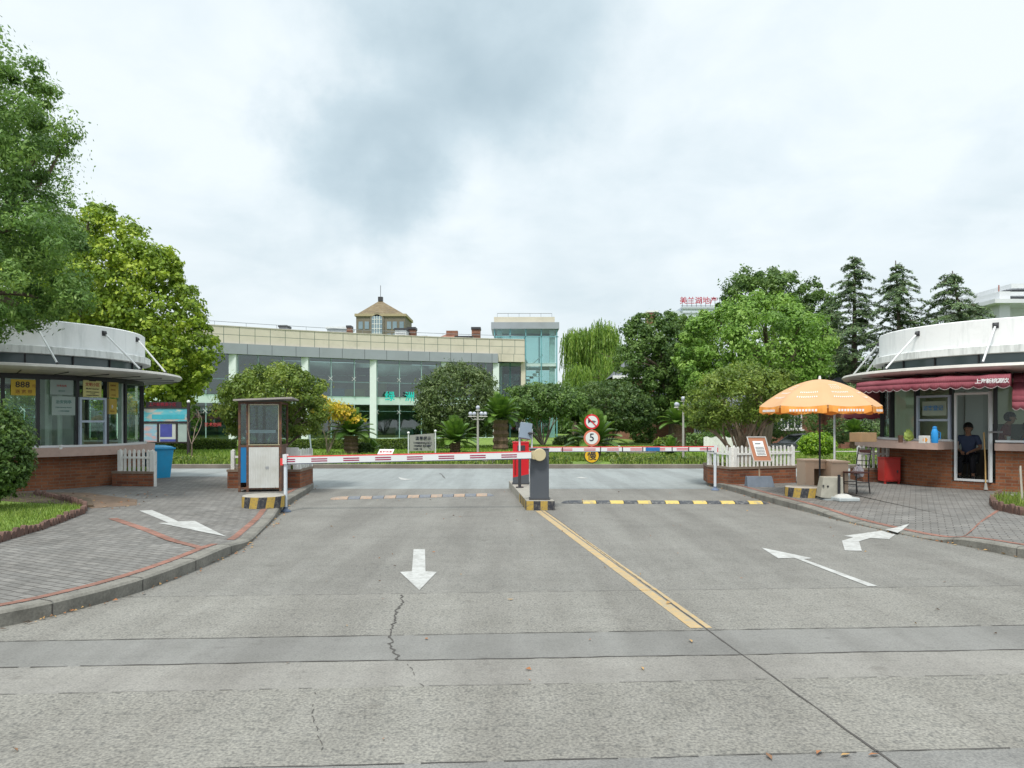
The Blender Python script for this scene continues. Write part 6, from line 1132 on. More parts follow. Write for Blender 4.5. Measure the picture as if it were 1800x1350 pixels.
def planter(poly, z1, label, soilz=None, wall=.14):
    n = len(poly); cx = sum(p[0] for p in poly) / n; cy = sum(p[1] for p in poly) / n; t = thing('brick_planter', (cx, cy, .1), label, 'planter', 'brick planters'); inn = [(cx + (p[0] - cx) * (1 - wall / max(.2, abs(p[0] - cx)) ), cy + (p[1] - cy) * (1 - wall / max(.2, abs(p[1] - cy)))) for p in poly]
    for i in range(n): j = (i + 1) % n; m = MB(); m.prism([poly[i], poly[j], inn[j], inn[i]], .08, z1 - .055); m.build('wall', brickp, t)
    for i in range(n): j = (i + 1) % n; e = 1.02; m = MB(); o = lambda p: (cx + (p[0] - cx) * e, cy + (p[1] - cy) * e); m.prism([o(poly[i]), o(poly[j]), inn[j], inn[i]], z1 - .053, z1); m.build('coping', paint((.22, .17, .13), .9, .25, 6), t)
    m = MB(); m.prism(inn, .1, z1 - .05); m.build('soil', bedsoil, t)
    cc = np.array([cx, cy]); g = np.random.default_rng(int(cx * 7 + 99)); N_ = 900; P = np.array([[*(Vector(inn[0]).lerp(Vector(inn[1]), a).lerp(Vector(inn[3]).lerp(Vector(inn[2]), a), b)), z1 - .05 + g.uniform(0, .12)] for a, b in g.random((N_, 2))]); npmesh('ground_plants', leaves_np(g, P, np.zeros_like(P), .06, .5), 4, lf_grass, t, g.random(N_)); return t
planter([(-6.6, 17.15), (-4.92, 17.15), (-4.98, 18.5), (-6.7, 18.5)], .55, 'brick planter behind the rusty guard booth')
t = thing('picket_fence', (-5.8, 17.3, .55), 'broken white picket fence on the planter behind the guard booth', 'fence', 'white picket fences'); pickets(t, (-6.5, 17.25), (-5.05, 17.25), .55, 1.02, .16, .09); pickets(t, (-4.99, 17.3), (-5.02, 18.4), .55, 1.02, .16, .09)
m = MB(); m.box((-5.12, 17.2, .93), (.3, .02, .26), .1); m.build('broken_board', picket, t)
planter([(5.03, 19.0), (5.35, 18.05), (7.2, 18.75), (7.0, 20.2), (5.2, 20.1)], .55, 'brick planter at the right lane entrance holding a spreading tree')
t = thing('picket_fence', (6.2, 18.3, .55), 'white picket fence on the right planter around the spreading tree', 'fence', 'white picket fences'); pickets(t, (5.08, 19.0), (5.39, 18.16), .55, 1.06, .16, .05); pickets(t, (5.45, 18.15), (7.12, 18.8), .55, 1.06, .115)
planter([(-9.6, 17.75), (-8.55, 17.6), (-8.9, 18.5), (-9.6, 18.7)], .47, 'small brick planter at the right side of the left kiosk')
t = thing('picket_fence', (-9.0, 17.7, .47), 'short white picket fence between the left kiosk and the blue bin', 'fence', 'white picket fences'); pickets(t, (-9.45, 17.85), (-8.62, 17.74), .47, 1.0, .105); 
m = MB(); m.bx(-8.5, -8.45, 17.55, 17.6, .12, .95); m.build('post', picket, t)
planter([(9.0, 18.95), (9.75, 18.95), (9.75, 19.9), (9.1, 19.9)], .47, 'small brick planter beside the red cabinet at the right kiosk')
t = thing('picket_fence', (9.3, 19.0, .47), 'short white picket fence beside the black metal chair', 'fence', 'white picket fences'); pickets(t, (8.95, 19.08), (9.7, 19.08), .47, 1.05, .12)
# far picket fence of the houses
t = thing('picket_fence', (11.6, 43, .1), 'far white picket fence in front of the brick house garden', 'fence', 'white picket fences'); D = 34.5; m = MB(); a, b = hx(1238, D), hx(1302, D)
for i in range(26): x = a + (b - a) * i / 25; m.prism([(x - .03, D - .01), (x + .03, D - .01), (x + .03, D + .01), (x - .03, D + .01)], .12, .95 + .03 * math.sin(i))
m.bx(a, b, D + .012, D + .03, .35, .42); m.bx(a, b, D + .012, D + .03, .7, .77); m.build('picket_panel', picket, t)
# wheelie bin
def wbin(x, y, rz, label):
    t = thing('wheelie_bin', (x, y, .05), label, 'bin', rz=rz); bl_ = paint((.02, .32, .60), .4, .12, 3, 0, .15); m = MB(); w0, w1, d0, d1, h = .25, .31, .26, .34, .9
    m.add([(-w0, -d0, 0.03), (w0, -d0, 0.03), (w0, d0, .03), (-w0, d0, .03), (-w1, -d1, h), (w1, -d1, h), (w1, d1, h), (-w1, d1, h)], [(3, 2, 1, 0), (0, 1, 5, 4), (1, 2, 6, 5), (2, 3, 7, 6), (3, 0, 4, 7), (4, 5, 6, 7)]); m.build('body', bl_, t, world=False, bevel=.02)
    m = MB(); m.bx(-w1 - .03, w1 + .03, -d1 - .03, d1 + .03, h - .05, h); m.build('rim', bl_, t, world=False, bevel=.012)
    m = MB(); m.lathe([(0, .07), (.2, .06), (.34, .03), (.42, 0), (0, 0)], (0, 0, h + .005), 4, math.pi / 4, math.pi / 4 + 2 * math.pi); m.v = [Vector((v.x * 1.08, v.y * 1.15, v.z)) for v in m.v]; m.build('lid', paint((.03, .38, .68), .4, .1), t, world=False, bevel=.01)
    for s in (-1, 1): m = MB(); m.tube([(s * .2, d0 + .02, .1), (s * .26, d0 + .02, .1)], .1, 20); wh = m.build('wheel', black, t, world=False); m = MB(); m.tube([(s * .262, d0 + .02, .1), (s * .267, d0 + .02, .1)], .05, 14); m.build('hub', paint((.25, .25, .25)), wh, world=False)
    m = MB(); m.tube([(-.25, d1 + .07, h - .02), (.25, d1 + .07, h - .02)], .015, 8); m.tube([(-.25, d1, h - .02), (-.25, d1 + .07, h - .02)], .012, 6); m.tube([(.25, d1, h - .02), (.25, d1 + .07, h - .02)], .012, 6); m.build('handle', bl_, t, world=False); return t
wbin(hx(275, 20.4), 20.4, 2.5, 'bright blue wheelie bin right of the left kiosk')
# notice board
D = 31.5; t = thing('notice_board', (hx(287, D), D, .15), 'black-framed notice board with coloured posters right of the left kiosk', 'notice board'); fr = paint((.03, .02, .025), .5, .2); m = MB(); x0, x1 = hx(243.5, D), hx(330.5, D); zt, zb, zmid = pp(0, 718, D).z, pp(0, 777, D).z, pp(0, 742.5, D).z
m.bx(x0 - .05, x0 + .05, D, D + .1, .1, pp(0, 709, D).z); m.build('post', fr, t); m = MB(); m.bx(x1 - .05, x1 + .05, D, D + .1, .1, pp(0, 708, D).z); m.build('post', fr, t)
for x in (x0, x1): m = MB(); m.ball((x, D + .05, pp(0, 706, D).z), .07, 10, 8); m.build('finial', white, t, sm=True)
m = MB()
for a, b, c, d in ((x0 + .05, x1 - .05, zt, zt + .05), (x0 + .05, x1 - .05, zb - .05, zb), (x0 + .05, x1 - .05, zmid - .04, zmid + .04)): m.bx(a, b, D + .01, D + .09, c, d)
xa, xb = hx(277, D), hx(310, D)
for x in (xa, xb): m.bx(x - .035, x + .035, D + .01, D + .09, zb, zmid - .04)
m.build('frame', fr, t); m = MB(); m.bx(x0 + .3, x1 - .3, D + .03, D + .07, zt + .05, zt + .28); m.build('header', fr, t); txt(t, 'lettering', '上海新桃源小区', .17, paint((.25, .012, .03), .5), (hx(285, D), D + .02, zt + .16), depth=.01, bold=.006)
def poster(a, b, c, d, cols, seed, name='poster'):
    m_ = Mt('poster'); f = m_.noise(1.3, 2, .5); mp2 = m_.new('ShaderNodeMapping'); m_.l.new(m_.co, mp2.inputs[0]); mp2.inputs['Location'].default_value = (seed * 3.1, 0, seed); mp2.inputs['Scale'].default_value = (.7, 1, 2.2); r = m_.ramp(m_.noise(1.6, 3, .6, mp2.outputs[0]), [(.3 + .4 * i / (len(cols) - 1), c_) for i, c_ in enumerate(cols)]); m_.col(r); m_.set(Roughness=.35); m = MB(); m.bx(a, b, D + .04, D + .06, c, d); return m.build(name, m_.m, t)
poster(x0 + .06, x1 - .06, zmid + .05, zt - .01, [(.38, .42, .38), (.42, .38, .34), (.12, .42, .48), (.08, .38, .47), (.45, .48, .42)], 1); poster(x0 + .07, xa - .04, zb + .01, zmid - .05, [(.38, .40, .32), (.42, .44, .42), (.2, .38, .5), (.5, .3, .3), (.4, .42, .3)], 2)
poster(xa + .05, xb - .04, zb + .01, zmid - .05, [(.48, .48, .5), (.45, .47, .44), (.42, .44, .48)], 3); poster(xb + .05, x1 - .06, zb + .01, zmid - .05, [(.30, .37, .35), (.34, .41, .39)], 4)
m = MB(); m.bx(xa + .09, xb - .2, D + .034, D + .039, zmid - .62, zmid - .07); m.bx(xa + .09, xb - .05, D + .034, D + .039, zb + .02, zb + .12); m.build('poster_print', paint((.06, .07, .3), .4, .3, 3), t)
m = MB(); m.bx(x0 + .55, x1 - .16, D + .034, D + .039, zmid + .14, zmid + .34); m.build('poster_print', paint((.05, .36, .45), .4, .2, 3), t)
# ------------------------------------------------------------------ right side: umbrella, desk, chair, easel and the rest
D = 15.2; ux, uy = hx(1441, D), D; t = thing('parasol', (ux, uy, .12), 'large orange parasol with white print over the right walkway', 'umbrella'); um = leafmat('umbrella_cloth', (.62, .28, .09), (.72, .36, .13), (.78, .42, .17), .7, .25)
umt = Mt('parasol_cloth'); umt.col(umt.ramp(umt.noise(1.2, 4), [(.3, (.70, .42, .22)), (.7, (.76, .48, .27))])); umt.set(Roughness=.7); tr_ = umt.new('ShaderNodeBsdfTranslucent'); tr_.inputs[0].default_value = (.85, .42, .16, 1); xm = umt.new('ShaderNodeMixShader'); xm.inputs[0].default_value = .3; umt.l.new(umt.b.outputs[0], xm.inputs[1]); umt.l.new(tr_.outputs[0], xm.inputs[2]); umt.l.new(xm.outputs[0], umt.n['Material Output'].inputs[0])
Rm, zed, ztp = 1.18, 1.98, 2.53; phi0 = R_(22.5) + .12
def upt(a, f):
    sg = 2 * math.pi / 8; b = ((a - phi0) % sg) / sg; r = Rm * f * (math.cos(sg / 2) / math.cos((b - .5) * sg)) * (1 - .015 * math.sin(math.pi * b)); z = zed + (ztp - zed) * (1 - f ** 1.75) - .03 * f * math.sin(math.pi * b); return Vector((ux + r * math.cos(a), uy + r * math.sin(a), z))
N1, N2 = 64, 9; m = MB(); vs = [upt(2 * math.pi * i / N1 + phi0, (j + 1) / N2) for j in range(N2) for i in range(N1)]; m.add([Vector((ux, uy, ztp))] + vs, [(0, 1 + i, 1 + (i + 1) % N1) for i in range(N1)] + [(1 + j * N1 + i, 1 + (j + 1) * N1 + i, 1 + (j + 1) * N1 + (i + 1) % N1, 1 + j * N1 + (i + 1) % N1) for j in range(N2 - 1) for i in range(N1)]); m.build('canopy', umt.m, t, sm=True)
val = Mt('parasol_valance'); val.col(val.ramp(val.noise(2, 4), [(.3, (.72, .27, .04)), (.7, (.80, .33, .06))])); val.set(Roughness=.6)
for k in range(8):
    m = MB(); n = 12; rowsv = []
    for i in range(n + 1):
        a = phi0 + 2 * math.pi * (k + (.02 + .96 * i / n)) / 8; p = upt(a, 1.0); o_ = Vector((math.cos(a), math.sin(a), 0)); w = .02 * math.sin(i * 1.4 + k); rowsv.append((p + Vector((0, 0, -.002)), p + o_ * (.012 + w * .5) - Vector((0, 0, .07)), p + o_ * (.01 + w) - Vector((0, 0, .135 + .018 * math.sin(i * 1.1 + k * 2)))))
    for a_, b_2 in zip(rowsv, rowsv[1:]): m.add([a_[0], b_2[0], b_2[1], a_[1], a_[2], b_2[2]], [(0, 1, 2, 3), (3, 2, 5, 4)])
    o = m.build('valance', val.m, t, sm=True); c = rowsv[6][1]; a = phi0 + 2 * math.pi * (k + .5) / 8; rgt = Vector((-math.sin(a), math.cos(a), 0)); m = MB(); nn = Vector((math.cos(a), math.sin(a), 0))
    for j in range(9): q = c + nn * .03 + rgt * (-.24 + j * .06); m.box(q, (.006, .04, .045), a)
    m.build('print', textwhite, o)
m = MB(); m.tube([(ux, uy, .16), (ux, uy, ztp - .02)], .019, 10); m.build('pole', black, t, sm=True); m = MB(); m.tube([(ux, uy, ztp), (ux, uy, ztp + .07)], [.03, .02], 8); m.build('finial', white, t)
for k in range(8): a = phi0 + 2 * math.pi * k / 8; m = MB(); m.tube([upt(a, f) - Vector((0, 0, .015)) for f in (.05, .3, .6, .85, 1.0)], .006, 5); m.tube([(ux, uy, 1.95), upt(a, .5) - Vector((0, 0, .02))], .005, 5); m.build('rib', dark, t)
def uprint(a, f0, f1, wd, rows, dots):      # small white strokes printed on a cloth panel
    m = MB()
    for r_i in range(rows):
        f = f0 + (f1 - f0) * r_i / max(1, rows - 1)
        for i in range(dots):
            aa = a + wd * (i / (dots - 1) - .5); p0, p1 = upt(aa - .009, f), upt(aa + .009, f); q0, q1 = upt(aa - .009, f + .03), upt(aa + .009, f + .03); up_ = Vector((math.cos(aa) * .004, math.sin(aa) * .004, .006)); m.add([p0 + up_, p1 + up_, q1 + up_, q0 + up_], [(0, 1, 2, 3)])
    m.build('print', textwhite, t)
for k in range(8):
    a = phi0 + 2 * math.pi * (k + .5) / 8; uprint(a, .66, .78, .42, 2, 10)
    if k % 2: uprint(a, .42, .54, .3, 3, 5)
t = thing('umbrella_base', (hx(1480, 14.5), 14.5, .12), 'white round dish-shaped weight on a square tray beside the concrete block', 'parasol base'); x = hx(1485, 14.4); m = MB(); m.box((x, 14.4, .155), (.42, .36, .07), .1); m.build('tray', paint((.42, .46, .47), .6, .15), t, bevel=.015); m = MB(); m.lathe([(0, .06), (.08, .06), (.15, .03), (.17, 0), (0, 0)], (x - .03, 14.4, .19), 24); m.build('dish', paint((.48, .49, .47), .7), t, sm=True); m = MB(); m.tube([(x - .09, 14.45, .2), (x - .09, 14.45, .62)], .027, 12); m.build('socket', black, t)
t = thing('concrete_block', (hx(1459, 14.7), 14.7, .12), 'grey tapered concrete block with two holes leaning beside the striped base', 'concrete block'); x = hx(1458, 14.7); m = MB(); m.add([(x - .26, 14.5, .17), (x + .2, 14.5, .12), (x + .22, 14.85, .12), (x - .22, 14.85, .17), (x - .18, 14.55, .57), (x + .19, 14.52, .57), (x + .19, 14.8, .57), (x - .16, 14.8, .57)], [(3, 2, 1, 0), (4, 5, 6, 7), (0, 1, 5, 4), (1, 2, 6, 5), (2, 3, 7, 6), (3, 0, 4, 7)]); m.build('body', paint((.34, .33, .28), .9, .15, 7, 0, .2), t, bevel=.012); m = MB(); m.disc((x - .2, 14.51, .4), (-.5, -1, .2), .018, .02); m.disc((x - .11, 14.515, .39), (0, -1, .1), .018, .02); m.build('hole', black, t); m = MB(); m.bx(x - .2, x + .2, 14.42, 14.88, .121, .145); m.build('pallet_board', paint((.3, .33, .34), .8), t)
D = 16.3; t = thing('desk', (hx(1450, D), D, .12), 'plain tan desk with an open leg space behind the umbrella pole', 'desk'); dm = paint((.56, .42, .31), .6, .05, 2); zt = pp(0, 808, D).z; xl, xm_, xr = hx(1416, D), hx(1452, D), hx(1482, D)
m = MB(); m.bx(xl, xl + .19, D, D + .5, .12, zt - .04); m.bx(xl + .19, xm_, D + .02, D + .5, .62, zt - .04); m.build('left_cupboard', dm, t); m = MB(); m.bx(xm_ + .004, xr, D - .25, D + .5, .12, zt - .06); m.build('right_cupboard', dm, t); m = MB(); m.bx(xl - .01, xm_ - .0, D - .02, D + .52, zt - .04, zt); m.bx(xm_ + .002, xr + .03, D - .28, D + .52, zt - .058, zt - .02); m.build('desk_top', dm, t, bevel=.004); m = MB(); m.bx(xl + .19, xm_, D + .42, D + .44, .12, .62); m.build('back_panel', paint((.28, .19, .12), .7), t)
def chair(x, y, rz, label):
    t = thing('metal_chair', (x, y, .12), label, 'chair', rz=rz); m = MB(); m.box((0, 0, .45), (.38, .38, .03)); m.build('seat', paint((.10, .035, .03), .5), t, world=False, bevel=.01)
    for sx in (-1, 1):
        m = MB(); m.tube([(sx * .17, -.17, 0), (sx * .17, -.17, .44)], .012, 8); m.build('leg', black, t, world=False)
        m = MB(); m.tube([(sx * .17, .21, 0), (sx * .17, .17, .3), (sx * .17, .17, .46), (sx * .17, .19, .7), (sx * .17, .26, .98)], .012, 8); m.build('leg', black, t, world=False)
    for z, y_ in ((.6, .185), (.7, .2), (.84, .225), (.95, .25)): m = MB(); m.tube([(-.17, y_, z), (.17, y_, z)], .009, 6); m.build('back_rail', black, t, world=False)
    m = MB(); m.box((0, .255, .9), (.3, .02, .07)); m.build('back_board', paint((.08, .03, .03), .5), t, world=False)
    m = MB(); m.tube([(-.17, -.17, .2), (.17, -.17, .2)], .009, 6); m.tube([(-.17, -.17, .24), (-.17, .18, .24)], .009, 6); m.tube([(.17, -.17, .24), (.17, .18, .24)], .009, 6); m.build('stretcher', black, t, world=False); return t
chair(hx(1505, 15.9), 15.9, -1.2, 'black metal chair facing the tan desk by the right kiosk')
t = item('plastic_bag', 1509, 838, 16.1, 'white plastic bag hanging at the back of the black metal chair', 'bag', f_bag((.6, .56, .6)), .45)
D = 17.5; ex = hx(1335, D); t = thing('notice_easel', (ex, D, .12), 'tilted framed notice on a stem with a slate grey foot before the planter', 'notice stand'); m = MB(); m.add([(hx(1311, D), D - .15, .12), (hx(1358, D), D - .15, .12), (hx(1358, D), D + .12, .12), (hx(1311, D), D + .12, .12), (hx(1312, D), D - .05, .37), (hx(1356, D), D - .05, .37), (hx(1356, D), D + .08, .37), (hx(1312, D), D + .08, .37)], [(3, 2, 1, 0), (4, 5, 6, 7), (0, 1, 5, 4), (1, 2, 6, 5), (2, 3, 7, 6), (3, 0, 4, 7)]); m.build('foot', paint((.12, .15, .19), .6, .2, 6, 0, .15), t, bevel=.008)
m = MB(); m.tube([(ex, D, .36), (ex, D + .02, .85)], .02, 8); m.build('stem', paint((.34, .26, .18), .7), t)
bt, bbm = pp(0, 768, D).z, pp(0, 811, D).z; TL, TR, BR, BL = Vector((hx(1314.5, D), D + .12, bt)), Vector((hx(1348.5, D), D + .12, bt)), Vector((hx(1354.5, D), D - .12, bbm)), Vector((hx(1321.5, D), D - .12, bbm))
def quadp(m, u0, u1, v0, v1, off): 
    P = lambda u, v: TL.lerp(TR, u).lerp(BL.lerp(BR, u), v) + nq * off; b = P(u0, v0), P(u1, v0), P(u1, v1), P(u0, v1); c = [q - nq * .012 for q in b]; m.add([*b, *c], [(3, 2, 1, 0), (4, 5, 6, 7), (0, 1, 5, 4), (1, 2, 6, 5), (2, 3, 7, 6), (3, 0, 4, 7)])
nq = (BL - TL).cross(TR - TL).normalized(); nq = nq if nq.y < 0 else -nq
m = MB(); quadp(m, .05, .95, .03, .97, 0); m.build('board', paint((.36, .15, .08), .6, .12, 6), t); m = MB(); quadp(m, .25, .78, .18, .78, .014); o = m.build('paper', paper, t); m = MB(); 
for v in (.26, .42, .48, .54, .60, .66, .72): quadp(m, .34 if v < .3 else .3, .62 if v < .3 else .74, v, v + (.035 if v < .3 else .012), .028)
m.build('print', paint((.25, .28, .3), .6), o); m = MB()
for q in ((0, 1, 0, .035), (0, 1, .965, 1), (0, .055, .035, .965), (.945, 1, .035, .965)): quadp(m, *q, .018)
m.build('frame', paint((.45, .44, .42), .35, .1, 4, .4), t)
D = 18.3; t = thing('metal_cabinet', (hx(1569, D), D, .12), 'small red metal cabinet against the right kiosk brick wall', 'cabinet'); rm2 = paint((.42, .025, .02), .4, .15, 3, 0, .15); xa, xb = hx(1555, D), hx(1583, D); zt = pp(0, 806, D).z; m = MB(); m.bx(xa, xb, D, D + .35, .18, zt); m.build('body', rm2, t, bevel=.008); m = MB(); m.bx(xa + .02, xb - .02, D - .012, D - .001, .22, zt - .12); m.build('door', rm2, t); m = MB(); m.bx(xa - .01, xb + .01, D - .02, D + .36, zt, zt + .03); m.build('top', rm2, t)
for x in (xa + .03, xb - .03): m = MB(); m.bx(x - .02, x + .02, D + .02, D + .06, .12, .18); m.build('foot', rm2, t)
m = MB(); m.bx(xb - .1, xb - .07, D - .03, D - .012, .4, .46); m.build('handle', dark, t)
D = 16.5; t = thing('broom', (hx(1731, D), D, .12), 'bamboo-handled broom leaning in front of the open kiosk door', 'broom'); b0 = Vector((hx(1732, D), D - .02, .14)); b1 = pp(1729.5, 760, D + .15); m = MB(); m.tube([b0.lerp(b1, .12), b0.lerp(b1, .5) + Vector((.01, 0, 0)), b1], .015, 8); m.build('handle', paint((.50, .32, .12), .6), t); m = MB(); m.tube([b0, b0.lerp(b1, .12)], [.045, .018], 8); m.build('bristles', paint((.3, .3, .28), .8), t)
D = 13.6; t = thing('stake_bundle', (hx(1798, D), D, .16), 'bundle of pale stakes stuck in the soil at the right edge', 'stakes'); 
for i in range(6): m = MB(); m.tube([(hx(1797 + i * 1.6, D), D + i * .02, .12), (hx(1793 + i * 2.2, D), D + .03 * i, .78 + .03 * (i % 3))], .012, 6); m.build('stake', paint((.48, .45, .38), .8), t)
t = item('paper_cup', 1780, 867, 14.9, 'crushed white cup lying on the ground by the right brick edging', 'cup', f_cup((.7, .7, .72), .07, .04), .125)
# ------------------------------------------------------------------ garden furniture on the lawn
def lamp(px, pyt, pyb, D, label, n=4, k=1.0):
    x = hx(px, D); zt = pp(0, pyt, D).z; zb = lawn_z(x, D); t = thing('garden_lamp', (x, D, zb), label, 'lamp post', 'garden lamp posts'); pm = paint((.36, .35, .31), .6, .15); m = MB(); m.tube([(x, D, zb), (x, D, zb + .1), (x, D, zt - .2)], [.07, .045, .035], 10); m.build('pole', pm, t); m = MB(); m.bx(x - .35, x + .35, D - .3, D + .3, zb - .02, zb + .07); m.build('plinth', conc, t); m = MB()
    for i in range(n): a = 2 * math.pi * i / n + .5; e = Vector((x + .3 * k * math.cos(a), D + .3 * k * math.sin(a), zt - .42)); m.tube([(x, D, zt - .5), (x + .2 * k * math.cos(a), D + .2 * k * math.sin(a), zt - .52), e], .016, 6)
    m.build('arm', pm, t)
    for i in range(n + 1):
        a = 2 * math.pi * i / n + .5; c = Vector((x + .3 * k * math.cos(a), D + .3 * k * math.sin(a), zt - .3)) if i < n else Vector((x, D, zt - .07)); m = MB(); m.ball(c, .075 * k, 14, 10); g = m.build('globe', paint((.42, .44, .50), .12, .05), t, sm=True); m = MB(); m.lathe([(0, 0), (.1 * k, 0), (.06 * k, .03), (0, .03)], (c.x, c.y, c.z - .11 * k), 12); m.build('cup', pm, g)
    return t
lamp(840, 713, 820, 27.2, 'globe lamp post on the lawn right of the grey engraved sign'); lamp(1201, 697, 815, 27.8, 'taller globe lamp post in front of the brick house', k=1.1)
D = 29.5; t = thing('garden_sign', (hx(741, D), D, .2), 'grey engraved lawn sign with dark characters between two posts', 'sign'); A, B = Vector((hx(718, D), D, 0)), Vector((hx(763, D), D + .5, 0)); zt1, zb1 = pp(0, 765, D).z, pp(0, 793, D).z; zt2, zb2 = pp(0, 762, D).z, pp(0, 793, D).z
gmt = paint((.34, .34, .31), .5, .06, 3); m = MB(); n_ = Vector((0, .02, 0)); m.add([A + Vector((.05, 0, zb1)), B + Vector((-.05, 0, zb2)), B + Vector((-.05, 0, zt2)), A + Vector((.05, 0, zt1)), A + n_ + Vector((.05, 0, zb1)), B + n_ + Vector((-.05, 0, zb2)), B + n_ + Vector((-.05, 0, zt2)), A + n_ + Vector((.05, 0, zt1))], [(0, 1, 2, 3), (7, 6, 5, 4), (0, 4, 5, 1), (1, 5, 6, 2), (2, 6, 7, 3), (3, 7, 4, 0)]); m.build('board', gmt, t)
d_ = (B - A).normalized(); upv = Vector((0, 0, 1)); cz_ = (zt1 + zb1) / 2; M_ = (A + B) / 2 - Vector((0, .015, 0))
for i, c_ in enumerate('温馨提示'): txt(t, 'lettering', c_, .16, ink, M_ + d_ * (-.2 + .17 * i) + Vector((0, 0, cz_ + .18)), d_, depth=.005, bold=.008)
for i, s_ in enumerate(('请勿践踏草坪爱护花木', '小草微微笑 请您', '旁边绕一绕')): txt(t, 'lettering', s_, .085, ink, M_ + d_ * (-.42) + Vector((0, 0, cz_ - .0 - .12 * i)), d_, depth=.004, bold=.003, align='LEFT')
m = MB(); c = M_ + d_ * .28 + Vector((0, -.01, cz_ - .12)); m.ball(c, .09, 10, 6, sc=(1.2, .08, .4)); m.tube([c, c + Vector((.0, 0, .16))], .006, 4); m.build('plant_drawing', ink, t)
for P_, zt_ in ((A, zt1), (B, zt2)): m = MB(); m.tube([P_ + Vector((0, 0, .15)), P_ + Vector((0, 0, zt_ + .05))], .028, 8); po = m.build('post', wmetal, t); m = MB(); m.ball(P_ + Vector((0, 0, zt_ + .09)), .055, 10, 8); m.build('finial', white, po, sm=True)
D = 28; t = thing('lawn_sign', (hx(677, D), D, .2), 'small white low sign with red characters in the grass', 'sign'); a, b = hx(663, D), hx(689, D); z0_, z1_ = pp(0, 799, D).z, pp(0, 790, D).z; m = MB(); m.add([(a, D, z0_), (b, D, z0_), (b + .06, D + .2, z1_), (a + .06, D + .2, z1_), (a, D + .02, z0_), (b, D + .02, z0_), (b + .06, D + .22, z1_), (a + .06, D + .22, z1_)], [(0, 1, 2, 3), (7, 6, 5, 4), (0, 4, 5, 1), (1, 5, 6, 2), (2, 6, 7, 3), (3, 7, 4, 0)]); m.build('board', white, t); txt(t, 'lettering', '爱护花草', .12, paint((.45, .05, .06)), ((a + b) / 2 + .03, D + .09, (z0_ + z1_) / 2 + .005), up=(0, .7, .7), depth=.003, bold=.004)
for x in (a + .05, b - .02): m = MB(); m.tube([(x, D + .1, .1), (x, D + .1, (z0_ + z1_) / 2)], .012, 6); m.build('leg', wmetal, t)
t = thing('bollard_light', (hx(1086, 32), 32, .2), 'short cylindrical bollard light among the stone edging', 'bollard'); x = hx(1086, 32); m = MB(); m.tube([(x, 32, .15), (x, 32, .55)], .09, 14); m.build('body', paint((.4, .39, .34), .6), t); m = MB(); m.lathe([(.1, 0), (.12, .02), (.1, .07), (0, .09)], (x, 32, .55), 14); m.build('cap', white, t)
t = thing('junction_box', (hx(859, 27), 27, .15), 'small grey box on a concrete plinth near the lamp post', 'utility box'); x = hx(859, 27); m = MB(); m.bx(x - .25, x + .25, 26.8, 27.1, .12, .34); m.build('plinth', conc, t, bevel=.01); m = MB(); m.bx(x - .15, x + .15, 26.85, 27.05, .345, .5); m.build('box', paint((.1, .12, .14)), t, bevel=.01)
# stone edging across the right of the lawn
rg = random.Random(12); stn = paint((.36, .335, .29), .9, .25, 4, 0, .3)
for k, (pa, pb, py, D, lab) in enumerate(((1066, 1112, 799, 33, 'long pale stone of the garden edging next to the bollard light'), (1110, 1182, 797, 33.6, 'long pale curved garden stone behind the right barrier arm'), (1100, 1150, 803, 32.4, 'low dark-gapped garden stone under the right barrier arm'), (962, 1010, 800, 34.5, 'flat garden stone left of the sprawling cycad'))):
    a, b = hx(pa, D), hx(pb, D); t = thing('edging_stone', ((a + b) / 2, D, .2), lab, 'stone', 'garden edging stones'); m = MB(); n = 12; m.tube([(a + (b - a) * i / n, D + .3 * math.sin(i * .35 + k), lawn_z((a + b) / 2, D) + .1) for i in range(n + 1)], [.11 + rg.uniform(-.02, .02) for _ in range(n + 1)], 8); m.build('stone', stn, t, sm=True)
# slim pole left of the maple, pergola post behind umbrella
t = thing('steel_pole', (hx(545, 30), 30, .1), 'slim leaning steel pole right of the planter behind the booth', 'pole'); m = MB(); m.tube([pp(549, 812, 30), pp(543, 750, 30)], .03, 8); m.build('shaft', paint((.35, .42, .45), .4), t); m = MB(); m.ball(pp(543, 749.5, 30), .04, 8, 6); m.build('cap', dark, t)
